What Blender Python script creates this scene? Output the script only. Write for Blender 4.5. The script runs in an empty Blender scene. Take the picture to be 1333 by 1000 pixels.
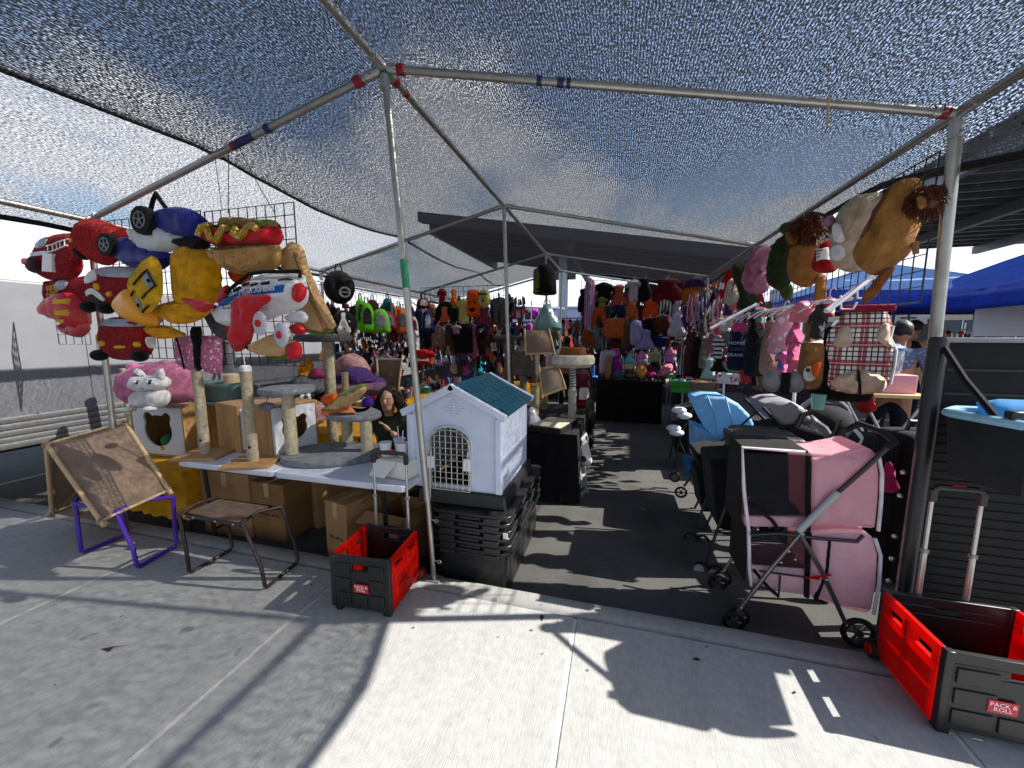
import bpy, bmesh, math, random
import numpy as np
from mathutils import Vector, Matrix, noise
from mathutils.geometry import delaunay_2d_cdt
random.seed(7)
S = bpy.context.scene
COL = S.collection
PI = math.pi
R = math.radians

# ---------------------------------------------------------------- camera, sky, sun, exposure
cd = bpy.data.cameras.new('camera')
cam = bpy.data.objects.new('camera', cd); COL.objects.link(cam)
cam.location = (0, 0, 1.6)
cam.rotation_euler = (R(90 - 7.18), 0, R(15.27))
cd.sensor_width = 36.0; cd.lens = 36.0 * 500 / 1333
cd.clip_start = .05; cd.clip_end = 900
S.camera = cam
SUN_AZ = math.atan2(.97, .25); SUN_EL = R(39.6)
sd = bpy.data.lights.new('sun', 'SUN'); sd.energy = 4.5; sd.angle = R(.5); sd.color = (1, .95, .87)
sun = bpy.data.objects.new('sun', sd); COL.objects.link(sun)
sun.rotation_euler = Vector((-math.sin(SUN_AZ) * math.cos(SUN_EL), -math.cos(SUN_AZ) * math.cos(SUN_EL), -math.sin(SUN_EL))).to_track_quat('-Z', 'Y').to_euler()
W = bpy.data.worlds.new('World'); S.world = W; W.use_nodes = True
def build_world():
    nt = W.node_tree; nt.nodes.clear(); N = nt.nodes.new; lk = nt.links.new
    out = N('ShaderNodeOutputWorld'); bg = N('ShaderNodeBackground'); sky = N('ShaderNodeTexSky')
    sky.sky_type = 'NISHITA'; sky.sun_disc = False; sky.sun_elevation = SUN_EL; sky.sun_rotation = SUN_AZ
    sky.dust_density = 1.0
    bg.inputs[1].default_value = .092
    tc = N('ShaderNodeTexCoord'); sep = N('ShaderNodeSeparateXYZ'); lk(tc.outputs['Generated'], sep.inputs[0])
    den = N('ShaderNodeMath'); den.operation = 'ADD'; lk(sep.outputs[2], den.inputs[0]); den.inputs[1].default_value = .28
    den2 = N('ShaderNodeMath'); den2.operation = 'MAXIMUM'; lk(den.outputs[0], den2.inputs[0]); den2.inputs[1].default_value = .05
    dv = N('ShaderNodeVectorMath'); dv.operation = 'DIVIDE'; cmb = N('ShaderNodeCombineXYZ')
    for i in range(3): lk(den2.outputs[0], cmb.inputs[i])
    lk(tc.outputs['Generated'], dv.inputs[0]); lk(cmb.outputs[0], dv.inputs[1])
    nz = N('ShaderNodeTexNoise'); nz.inputs['Scale'].default_value = 1.55; nz.inputs['Detail'].default_value = 9; nz.inputs['Roughness'].default_value = .56
    mp = N('ShaderNodeMapping'); mp.inputs['Location'].default_value = (3.9, 2.6, 0); mp.inputs['Scale'].default_value = (1, .8, .4)
    lk(dv.outputs[0], mp.inputs[0]); lk(mp.outputs[0], nz.inputs['Vector'])
    hz = N('ShaderNodeMapRange'); lk(sep.outputs[2], hz.inputs[0]); hz.inputs[1].default_value = .62; hz.inputs[2].default_value = .02
    hz.inputs[3].default_value = -.04; hz.inputs[4].default_value = .27; 
    ad = N('ShaderNodeMath'); ad.operation = 'ADD'; lk(nz.outputs[0], ad.inputs[0]); lk(hz.outputs[0], ad.inputs[1])
    cr = N('ShaderNodeMapRange'); cr.interpolation_type = 'SMOOTHSTEP'; lk(ad.outputs[0], cr.inputs[0]); cr.inputs[1].default_value = .52; cr.inputs[2].default_value = .7
    mx = N('ShaderNodeMix'); mx.data_type = 'RGBA'; lk(cr.outputs[0], mx.inputs[0]); lk(sky.outputs[0], mx.inputs[6]); mx.inputs[7].default_value = (4.9, 5.1, 5.5, 1)
    lk(mx.outputs[2], bg.inputs[0]); lk(bg.outputs[0], out.inputs[0])
build_world()
S.view_settings.view_transform = 'Standard'; S.view_settings.look = 'None'; S.view_settings.gamma = 1
S.view_settings.use_curve_mapping = False
S.view_settings.exposure = 1.36
S.render.engine = 'CYCLES'
S.cycles.max_bounces = 6; S.cycles.diffuse_bounces = 3; S.cycles.glossy_bounces = 2; S.cycles.transmission_bounces = 4; S.cycles.transparent_max_bounces = 10
S.cycles.use_denoising = True; S.cycles.caustics_reflective = False; S.cycles.caustics_refractive = False

# ---------------------------------------------------------------- materials
MC = {}
def lin(c):
    if isinstance(c, str):
        c = tuple(int(c[i:i + 2], 16) / 255 for i in (0, 2, 4))
        c = tuple(v / 12.92 if v < .04045 else ((v + .055) / 1.055) ** 2.4 for v in c)
    return tuple(c[:3])
# kind: rough, spec, sheen, colour noise scale, colour noise amount, bump scale, bump strength
KIND = dict(fabric=(.9, .2, .05, 9, .22, 420, .35), plush=(.95, .1, .12, 16, .3, 230, .9), knit=(.95, .1, .3, 60, .5, 160, .8),
            plastic=(.38, .5, 0, 5, .08, 60, .04), metal=(.35, .5, 0, 14, .12, 90, .05), paint=(.45, .5, 0, 3, .1, 30, .04),
            card=(.85, .2, 0, 6, .16, 90, .12), paper=(.8, .2, 0, 4, .06, 40, .05), satin=(.4, .22, .1, 6, .15, 26, .5),
            skin=(.55, .4, 0, 12, .12, 90, .1), hair=(.5, .4, 0, 40, .5, 120, .8), rope=(.95, .1, 0, 30, .25, 0, 0), sequin=(.25, .8, 0, 130, .9, 150, 1.0),
            rubber=(.7, .3, 0, 8, .1, 60, .1), film=(.25, .5, 0, 8, .05, 20, .3))
def mat(kind, c, metal=None):
    key = (kind, c, metal)
    if key in MC: return MC[key]
    ro, sp, sh, cs, ca, bs, bst = KIND[kind]
    m = bpy.data.materials.new('%s_%d' % (kind, len(MC))); MC[key] = m; m.use_nodes = True; m['k'] = kind
    nt = m.node_tree; b = nt.nodes['Principled BSDF']; N = nt.nodes.new; lk = nt.links.new
    col = lin(c)
    b.inputs['Roughness'].default_value = ro; b.inputs['Specular IOR Level'].default_value = sp
    if sh: b.inputs['Sheen Weight'].default_value = sh
    b.inputs['Metallic'].default_value = metal if metal is not None else (.85 if kind == 'metal' else 0)
    tc = N('ShaderNodeTexCoord'); nz = N('ShaderNodeTexNoise'); nz.inputs['Scale'].default_value = cs; nz.inputs['Detail'].default_value = 5
    lk(tc.outputs['Object'], nz.inputs['Vector'])
    mx = N('ShaderNodeMix'); mx.data_type = 'RGBA'; mr = N('ShaderNodeMapRange')
    mr.inputs[1].default_value = .3; mr.inputs[2].default_value = .7
    lk(nz.outputs[0], mr.inputs[0]); lk(mr.outputs[0], mx.inputs[0])
    mx.inputs[6].default_value = tuple(max(0, v * (1 - ca)) for v in col) + (1,)
    mx.inputs[7].default_value = tuple(min(1, v * (1 + ca * .8) + .004) for v in col) + (1,)
    lk(mx.outputs[2], b.inputs['Base Color'])
    if kind == 'rope':
        wv = N('ShaderNodeTexWave'); wv.bands_direction = 'Z'; wv.inputs['Scale'].default_value = 45; wv.inputs['Distortion'].default_value = 1.2
        lk(tc.outputs['Object'], wv.inputs['Vector'])
        bp = N('ShaderNodeBump'); bp.inputs['Strength'].default_value = .7; bp.inputs['Distance'].default_value = .006
        lk(wv.outputs['Fac'], bp.inputs['Height']); lk(bp.outputs[0], b.inputs['Normal'])
    elif bst:
        n2 = N('ShaderNodeTexNoise'); n2.inputs['Scale'].default_value = bs; n2.inputs['Detail'].default_value = 3
        lk(tc.outputs['Object'], n2.inputs['Vector'])
        bp = N('ShaderNodeBump'); bp.inputs['Strength'].default_value = bst; bp.inputs['Distance'].default_value = .006
        lk(n2.outputs[0], bp.inputs['Height']); lk(bp.outputs[0], b.inputs['Normal'])
    return m
def nodes_mat(name, rough=.6):
    m = bpy.data.materials.new(name); m.use_nodes = True
    b = m.node_tree.nodes['Principled BSDF']; b.inputs['Roughness'].default_value = rough
    return m, m.node_tree, b, m.node_tree.nodes.new, m.node_tree.links.new
def ramp(nt, src, stops):
    r = nt.nodes.new('ShaderNodeValToRGB'); e = r.color_ramp.elements
    while len(e) < len(stops): e.new(.5)
    for k, (p, c) in zip(e, stops): k.position = p; k.color = tuple(lin(c)) + (1,)
    nt.links.new(src, r.inputs[0]); return r.outputs[0]
def noise_node(nt, scale, detail=5, vec=None, sc=None, rough=.5):
    n = nt.nodes.new('ShaderNodeTexNoise'); n.inputs['Scale'].default_value = scale; n.inputs['Detail'].default_value = detail; n.inputs['Roughness'].default_value = rough
    if vec is None: vec = nt.nodes.new('ShaderNodeTexCoord').outputs['Object']
    if sc:
        mp = nt.nodes.new('ShaderNodeMapping'); mp.inputs['Scale'].default_value = sc; nt.links.new(vec, mp.inputs[0]); vec = mp.outputs[0]
    nt.links.new(vec, n.inputs['Vector']); return n.outputs[0]
def mul(nt, a, b, f=1.0, mode='MULTIPLY'):
    m = nt.nodes.new('ShaderNodeMix'); m.data_type = 'RGBA'; m.blend_type = mode; m.inputs[0].default_value = f
    nt.links.new(a, m.inputs[6]); nt.links.new(b, m.inputs[7]); return m.outputs[2]
def bump(nt, b, h, st, dist=.01):
    n = nt.nodes.new('ShaderNodeBump'); n.inputs['Strength'].default_value = st; n.inputs['Distance'].default_value = dist
    nt.links.new(h, n.inputs['Height']); nt.links.new(n.outputs[0], b.inputs['Normal'])
def concrete(name, base, dark):
    m, nt, b, N, lk = nodes_mat(name, .85)
    geo = N('ShaderNodeNewGeometry').outputs['Position']
    c1 = ramp(nt, noise_node(nt, .9, 8, geo), [(.15, dark), (.8, base)])
    c2 = ramp(nt, noise_node(nt, 26, 6, geo), [(.25, (.84, .84, .84)), (.6, (1, 1, 1))])
    c3 = ramp(nt, noise_node(nt, 6, 6, geo, (1, .25, 1)), [(.28, (.86, .86, .87)), (.5, (1, 1, 1))])
    st = ramp(nt, noise_node(nt, 7, 2, geo), [(.262, (.4, .4, .4)), (.29, (1, 1, 1))])
    br = noise_node(nt, 70, 3, geo, (3.2, .22, 1))
    c4 = ramp(nt, br, [(.3, (.8, .8, .8)), (.65, (1, 1, 1))])
    lk(mul(nt, mul(nt, mul(nt, c1, c2), mul(nt, c3, c4, .7)), st, .6), b.inputs['Base Color'])
    bump(nt, b, br, .5, .004)
    return m
def asphalt():
    m, nt, b, N, lk = nodes_mat('asphalt', .88)
    geo = N('ShaderNodeNewGeometry').outputs['Position']
    c1 = ramp(nt, noise_node(nt, .6, 7, geo), [(.3, (.07, .069, .066)), (.7, (.115, .112, .106))])
    sp = noise_node(nt, 150, 4, geo)
    c2 = ramp(nt, sp, [(.3, (.55, .55, .55)), (.7, (1, 1, 1))])
    c3 = ramp(nt, noise_node(nt, 4, 6, geo), [(.3, (.7, .7, .7)), (.55, (1, 1, 1))])
    lk(mul(nt, mul(nt, c1, c2), c3), b.inputs['Base Color']); bump(nt, b, sp, .8, .006)
    return m
def wood(name, a, c, sc=(1, 14, 14)):
    m, nt, b, N, lk = nodes_mat(name, .55)
    g = noise_node(nt, 6, 6, None, sc)
    lk(ramp(nt, g, [(.3, a), (.7, c)]), b.inputs['Base Color']); bump(nt, b, g, .15, .003)
    return m
def net_mat(name, strand, thr, glow, scl=150):
    # knitted shade cloth: strands with small holes between, the holes are real transparency
    m = bpy.data.materials.new(name); m.use_nodes = True; nt = m.node_tree; nt.nodes.clear(); N = nt.nodes.new; lk = nt.links.new
    out = N('ShaderNodeOutputMaterial'); mix = N('ShaderNodeMixShader'); tr = N('ShaderNodeBsdfTransparent')
    df = N('ShaderNodeBsdfDiffuse'); tl = N('ShaderNodeBsdfTranslucent'); m2 = N('ShaderNodeMixShader'); m2.inputs[0].default_value = glow
    df.inputs[0].default_value = lin(strand) + (1,); tl.inputs[0].default_value = lin(strand) + (1,)
    uv = N('ShaderNodeUVMap').outputs[0]
    a = noise_node(nt, 1, 2, uv, (scl * 1.15, scl * .38, 1), .6)
    big = noise_node(nt, 1, 4, uv, (9, 1.1, 1), .5)
    fine = noise_node(nt, 1, 1, uv, (scl * .8, 24, 1))
    s1 = N('ShaderNodeMath'); s1.operation = 'MULTIPLY_ADD'; lk(big, s1.inputs[0]); s1.inputs[1].default_value = .025; lk(a, s1.inputs[2])
    s2 = N('ShaderNodeMath'); s2.operation = 'MULTIPLY_ADD'; lk(fine, s2.inputs[0]); s2.inputs[1].default_value = .16; lk(s1.outputs[0], s2.inputs[2])
    wv = N('ShaderNodeTexWave'); wv.bands_direction = 'X'; wv.inputs['Scale'].default_value = 22; wv.inputs['Distortion'].default_value = 2.5; wv.inputs['Detail'].default_value = 1; wv.inputs['Detail Scale'].default_value = 3; lk(uv, wv.inputs['Vector'])
    s3 = N('ShaderNodeMath'); s3.operation = 'MULTIPLY_ADD'; lk(wv.outputs['Fac'], s3.inputs[0]); s3.inputs[1].default_value = .12; lk(s2.outputs[0], s3.inputs[2]); s2 = s3
    cr = N('ShaderNodeMapRange'); lk(s2.outputs[0], cr.inputs[0]); cr.inputs[1].default_value = thr - .075; cr.inputs[2].default_value = thr + .075
    lk(df.outputs[0], m2.inputs[1]); lk(tl.outputs[0], m2.inputs[2])
    lk(cr.outputs[0], mix.inputs[0]); lk(m2.outputs[0], mix.inputs[1]); lk(tr.outputs[0], mix.inputs[2]); lk(mix.outputs[0], out.inputs[0])
    return m
def plaid_mat():
    m, nt, b, N, lk = nodes_mat('plaid_fabric', .9)
    tc = N('ShaderNodeTexCoord').outputs['Object']; sp = N('ShaderNodeSeparateXYZ'); lk(tc, sp.inputs[0])
    def band(axis, period, lo, hi, off=0):
        a = N('ShaderNodeMath'); a.operation = 'MULTIPLY_ADD'; lk(sp.outputs[axis], a.inputs[0]); a.inputs[1].default_value = 1 / period; a.inputs[2].default_value = off + 50
        f = N('ShaderNodeMath'); f.operation = 'FRACT'; lk(a.outputs[0], f.inputs[0])
        g = N('ShaderNodeMath'); g.operation = 'GREATER_THAN'; lk(f.outputs[0], g.inputs[0]); g.inputs[1].default_value = lo
        l = N('ShaderNodeMath'); l.operation = 'LESS_THAN'; lk(f.outputs[0], l.inputs[0]); l.inputs[1].default_value = hi
        mm = N('ShaderNodeMath'); mm.operation = 'MULTIPLY'; lk(g.outputs[0], mm.inputs[0]); lk(l.outputs[0], mm.inputs[1]); return mm.outputs[0]
    def lay(prev, fac, col, f=1):
        mx = N('ShaderNodeMix'); mx.data_type = 'RGBA'; sc = N('ShaderNodeMath'); sc.operation = 'MULTIPLY'; lk(fac, sc.inputs[0]); sc.inputs[1].default_value = f; lk(sc.outputs[0], mx.inputs[0])
        if prev is None: mx.inputs[6].default_value = (.72, .7, .66, 1)
        else: lk(prev, mx.inputs[6])
        mx.inputs[7].default_value = lin(col) + (1,); return mx.outputs[2]
    c = None
    for ax in (0, 2):
        c = lay(c, band(ax, .115, .0, .34, .1), '8a0c22', .85)
        c = lay(c, band(ax, .115, .13, .17, .1), 'e8d8d4', .8)
        c = lay(c, band(ax, .115, .5, .565, .1), '141416', .95)
        c = lay(c, band(ax, .115, .76, .825, .1), '141416', .95)
    lk(c, b.inputs['Base Color']); bump(nt, b, noise_node(nt, 420), .3, .004)
    return m
def sequin_pattern(name, a, c, scale=90):
    m, nt, b, N, lk = nodes_mat(name, .3)
    v = N('ShaderNodeTexVoronoi'); v.inputs['Scale'].default_value = scale; lk(N('ShaderNodeTexCoord').outputs['Object'], v.inputs['Vector'])
    lk(ramp(nt, v.outputs['Color'], [(.2, a), (.75, a), (.9, c)]), b.inputs['Base Color']); b.inputs['Metallic'].default_value = .35
    bump(nt, b, v.outputs['Distance'], .8, .006); return m
def stripes(name, a, c, period, axis=0, rough=.9, duty=.5):
    m, nt, b, N, lk = nodes_mat(name, rough)
    sp = N('ShaderNodeSeparateXYZ'); lk(N('ShaderNodeTexCoord').outputs['Object'], sp.inputs[0])
    q = N('ShaderNodeMath'); q.operation = 'MULTIPLY_ADD'; lk(sp.outputs[axis], q.inputs[0]); q.inputs[1].default_value = 1 / period; q.inputs[2].default_value = 50.2
    f = N('ShaderNodeMath'); f.operation = 'FRACT'; lk(q.outputs[0], f.inputs[0])
    g = N('ShaderNodeMath'); g.operation = 'GREATER_THAN'; lk(f.outputs[0], g.inputs[0]); g.inputs[1].default_value = duty
    lk(ramp(nt, g.outputs[0], [(.3, a), (.7, c)]), b.inputs['Base Color']); return m
def spots(name, a, c, scale, thr=.3, rough=.9):
    m, nt, b, N, lk = nodes_mat(name, rough)
    v = N('ShaderNodeTexVoronoi'); v.inputs['Scale'].default_value = scale; lk(N('ShaderNodeTexCoord').outputs['Object'], v.inputs['Vector'])
    lk(ramp(nt, v.outputs['Distance'], [(thr, c), (thr + .03, a)]), b.inputs['Base Color'])
    bump(nt, b, noise_node(nt, 300), .4, .004); return m
def clear_mat():
    m = bpy.data.materials.new('clear_film'); m.use_nodes = True; nt = m.node_tree; nt.nodes.clear(); N = nt.nodes.new; lk = nt.links.new
    out = N('ShaderNodeOutputMaterial'); mix = N('ShaderNodeMixShader'); tr = N('ShaderNodeBsdfTransparent'); gl = N('ShaderNodeBsdfGlossy'); gl.inputs['Roughness'].default_value = .18
    df = N('ShaderNodeBsdfDiffuse'); df.inputs[0].default_value = (.7, .72, .76, 1); m2 = N('ShaderNodeMixShader'); m2.inputs[0].default_value = .5
    n = ramp(nt, noise_node(nt, 14, 4), [(.4, (.18, .18, .18)), (.65, (.62, .62, .62))])
    lk(gl.outputs[0], m2.inputs[1]); lk(df.outputs[0], m2.inputs[2]); lk(n, mix.inputs[0]); lk(tr.outputs[0], mix.inputs[1]); lk(m2.outputs[0], mix.inputs[2]); lk(mix.outputs[0], out.inputs[0])
    return m
def thin_mat(name, c, w, rough):
    # thin plastic or nylon that lets sunlight glow through it
    m, nt, b, N, lk = nodes_mat(name, rough); b.inputs['Base Color'].default_value = lin(c) + (1,); b.inputs['Specular IOR Level'].default_value = .3
    n = noise_node(nt, 7, 5); r_ = ramp(nt, n, [(.3, tuple(v * .85 for v in lin(c))), (.7, lin(c))]); lk(r_, b.inputs['Base Color'])
    bump(nt, b, noise_node(nt, 11, 5, None, (1, 1, 2.2)), .75, .02)
    t = N('ShaderNodeBsdfTranslucent'); t.inputs[0].default_value = lin(c) + (1,); x = N('ShaderNodeMixShader'); x.inputs[0].default_value = w
    lk(b.outputs[0], x.inputs[1]); lk(t.outputs[0], x.inputs[2]); lk(x.outputs[0], nt.nodes['Material Output'].inputs[0]); return m
def mesh_mat(col, op):
    m = bpy.data.materials.new('fine_mesh'); m.use_nodes = True; nt = m.node_tree; nt.nodes.clear(); N = nt.nodes.new; lk = nt.links.new
    out = N('ShaderNodeOutputMaterial'); mix = N('ShaderNodeMixShader'); tr = N('ShaderNodeBsdfTransparent'); df = N('ShaderNodeBsdfDiffuse'); df.inputs[0].default_value = lin(col) + (1,)
    mix.inputs[0].default_value = op; lk(tr.outputs[0], mix.inputs[1]); lk(df.outputs[0], mix.inputs[2]); lk(mix.outputs[0], out.inputs[0]); return m

# ---------------------------------------------------------------- mesh builders
def V(*a): return Vector(a)
class MB:
    def __init__(s): s.v = []; s.f = []
    def add(s, v, f):
        n = len(s.v); s.v += [tuple(p) for p in v]; s.f += [tuple(i + n for i in q) for q in f]; return s
    def box(s, c, d, rot=None, tap=1.0):
        x, y, z = (k / 2 for k in d); p = []
        for sz in (-1, 1):
            t = tap if sz > 0 else 1
            p += [V(-x * t, -y * t, sz * z), V(x * t, -y * t, sz * z), V(x * t, y * t, sz * z), V(-x * t, y * t, sz * z)]
        if rot: p = [rot @ q for q in p]
        c = Vector(c)
        return s.add([q + c for q in p], [(3, 2, 1, 0), (4, 5, 6, 7), (0, 1, 5, 4), (1, 2, 6, 5), (2, 3, 7, 6), (3, 0, 4, 7)])
    def tube(s, pts, r, n=8, closed=False, r2=None):
        pts = [Vector(p) for p in pts]; m = len(pts); rings = []; up = None
        for i, p in enumerate(pts):
            a = pts[i - 1] if (i or closed) else p; b = pts[(i + 1) % m] if (i < m - 1 or closed) else p
            t = (b - a).normalized() if (b - a).length > 1e-9 else V(0, 0, 1)
            if up is None: up = t.orthogonal().normalized()
            up = (up - t * up.dot(t)); up = up.normalized() if up.length > 1e-6 else t.orthogonal().normalized()
            w = t.cross(up); rr = r if r2 is None else r + (r2 - r) * i / max(1, m - 1)
            rings.append([p + (up * math.cos(2 * PI * k / n) + w * math.sin(2 * PI * k / n)) * rr for k in range(n)])
        v = [q for g in rings for q in g]; f = []
        for i in range(m if closed else m - 1):
            j = (i + 1) % m
            for k in range(n): f.append((i * n + k, i * n + (k + 1) % n, j * n + (k + 1) % n, j * n + k))
        if not closed: f += [tuple(range(n - 1, -1, -1)), tuple((m - 1) * n + k for k in range(n))]
        return s.add(v, f)
    def lathe(s, prof, c=(0, 0, 0), n=20, M=None):
        c = Vector(c); v = []; f = []
        for r, z in prof:
            for k in range(n):
                a = 2 * PI * k / n; q = V(r * math.cos(a), r * math.sin(a), z)
                v.append((M @ q if M else q) + c)
        for i in range(len(prof) - 1):
            for k in range(n): f.append((i * n + k, i * n + (k + 1) % n, (i + 1) * n + (k + 1) % n, (i + 1) * n + k))
        f += [tuple(range(n - 1, -1, -1)), tuple((len(prof) - 1) * n + k for k in range(n))]
        return s.add(v, f)
    def disc(s, c, r, h, axis='y', n=20):
        M = {'z': None, 'y': Matrix.Rotation(R(90), 3, 'X'), 'x': Matrix.Rotation(R(90), 3, 'Y')}[axis]
        return s.lathe([(r * .96, -h / 2), (r, -h / 2 + min(h * .2, r * .1)), (r, h / 2 - min(h * .2, r * .1)), (r * .96, h / 2)], c, n, M)
    def torus(s, c, r, w, axis='y', n=24, k=8):
        a = []
        for i in range(n):
            t = 2 * PI * i / n; x, y = r * math.cos(t), r * math.sin(t)
            a.append(Vector(c) + (V(x, 0, y) if axis == 'y' else V(x, y, 0) if axis == 'z' else V(0, x, y)))
        return s.tube(a, w, k, True)
    def ell(s, c, r, n=14, m=9, amp=0, fq=6, M=None, seed=0):
        c = Vector(c); v = []; f = []
        for i in range(1, m):
            t = PI * i / m
            for k in range(n):
                a = 2 * PI * k / n; q = V(math.sin(t) * math.cos(a), math.sin(t) * math.sin(a), math.cos(t))
                g = 1 + (amp * noise.noise(q * fq * .3 + V(seed, seed, seed)) if amp else 0); q = V(q.x * r[0], q.y * r[1], q.z * r[2]) * g
                v.append((M @ q if M else q) + c)
        tq = V(0, 0, r[2]); b0 = len(v); v += [(M @ tq if M else tq) + c, (M @ -tq if M else -tq) + c]
        for i in range(m - 2):
            for k in range(n): f.append((i * n + k, (i + 1) * n + k, (i + 1) * n + (k + 1) % n, i * n + (k + 1) % n))
        for k in range(n): f += [(b0, k, (k + 1) % n), (b0 + 1, (m - 2) * n + (k + 1) % n, (m - 2) * n + k)]
        return s.add(v, f)
    def prism(s, pts, d, y=0.0):     # outline in local x,z pushed d along y (starting at y)
        n = len(pts); ar = sum(pts[i][0] * pts[(i + 1) % n][1] - pts[(i + 1) % n][0] * pts[i][1] for i in range(n))
        if ar < 0: pts = pts[::-1]
        v = [(x, y, z) for x, z in pts] + [(x, y + d, z) for x, z in pts]
        return s.add(v, [tuple(range(n)), tuple(range(2 * n - 1, n - 1, -1))] + [(i, n + i, n + (i + 1) % n, (i + 1) % n) for i in range(n)])
    def mesh(s, name, mtl, smooth=True, ang=40):
        me = bpy.data.meshes.new(name); me.from_pydata(s.v, [], s.f); me.materials.append(mtl)
        if smooth:
            me.polygons.foreach_set('use_smooth', [True] * len(me.polygons))
            try: me.set_sharp_from_angle(angle=R(ang))
            except Exception: pass
        me.update(); return me
    def to(s, name, mtl, par=None, loc=(0, 0, 0), rot=0, bev=0, smooth=True, label=None, ang=40):
        o = bpy.data.objects.new(name, s.mesh(name, mtl, smooth, ang)); COL.objects.link(o)
        o.location = loc; o.rotation_euler = (0, 0, R(rot)) if not isinstance(rot, tuple) else tuple(R(k) for k in rot)
        if par: o.parent = par
        if label: o['label'] = label
        if bev:
            b = o.modifiers.new('b', 'BEVEL'); b.width = bev; b.segments = 2; b.limit_method = 'ANGLE'; b.angle_limit = R(40)
        return o
def tag(o, label, cat, group=None):
    o['label'] = label; o['category'] = cat
    if group: o['group'] = group
    return o
def T(name, label, cat, loc=(0, 0, 0), rot=0, group=None):
    o = bpy.data.objects.new(name, None); COL.objects.link(o); o.empty_display_size = .1
    o.location = loc; o.rotation_euler = (0, 0, R(rot)) if not isinstance(rot, tuple) else tuple(R(k) for k in rot)
    return tag(o, label, cat, group)
def struct(o, kind='structure'): o['kind'] = kind; return o
def kids(o): return [c for c in o.children]
def dup(o, loc, rot=None, label=None, par=None):
    c = o.copy(); COL.objects.link(c)
    if par: c.parent = par
    if loc is not None: c.location = loc
    if rot is not None: c.rotation_euler = (0, 0, R(rot)) if not isinstance(rot, tuple) else tuple(R(k) for k in rot)
    if label: c['label'] = label
    for k in kids(o): dup(k, None, par=c)
    return c
def rnd(pts, k=3, sharp=()):          # Catmull-Rom rounding of a closed outline
    n = len(pts); out = []
    for i in range(n):
        p0, p1, p2, p3 = (Vector(pts[(i + j) % n]).to_2d() for j in (-1, 0, 1, 2))
        if i in sharp: p0 = p1
        if (i + 1) % n in sharp: p3 = p2
        for q in range(k):
            t = q / k
            out.append(tuple(.5 * ((2 * p1) + (p2 - p0) * t + (2 * p0 - 5 * p1 + 4 * p2 - p3) * t * t + (3 * p1 - p0 - 3 * p2 + p3) * t ** 3)))
    return out
FUR = [0]
def fur(o, mtl, dens=36000, ln=.005, front=True):
    me = o.data; rg = random.Random(len(me.vertices)); v = []; f = []
    for p in me.polygons:
        if front and p.normal.y > .35: continue
        q = [me.vertices[i].co for i in p.vertices]; n = p.area * dens; n = int(n) + (rg.random() < n - int(n))
        for _ in range(n):
            a, b = rg.random(), rg.random()
            if a + b > 1: a, b = 1 - a, 1 - b
            j = rg.randrange(1, len(q) - 1); c = q[0] + (q[j] - q[0]) * a + (q[j + 1] - q[0]) * b
            d = (p.normal + V(rg.gauss(0, .45), rg.gauss(0, .45), rg.gauss(-.25, .45))).normalized() * ln * rg.uniform(.6, 1.3); t = V(rg.gauss(0, 1), rg.gauss(0, 1), rg.gauss(0, 1)).normalized() * .0017
            k = len(v); v += [c - t, c + t, c + d]; f.append((k, k + 1, k + 2))
    if v:
        w = MB(); w.v = [tuple(x) for x in v]; w.f = f; w = w.to('fur', mtl, o, smooth=False); w['kind'] = 'stuff'
TS = [1.0]
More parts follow.
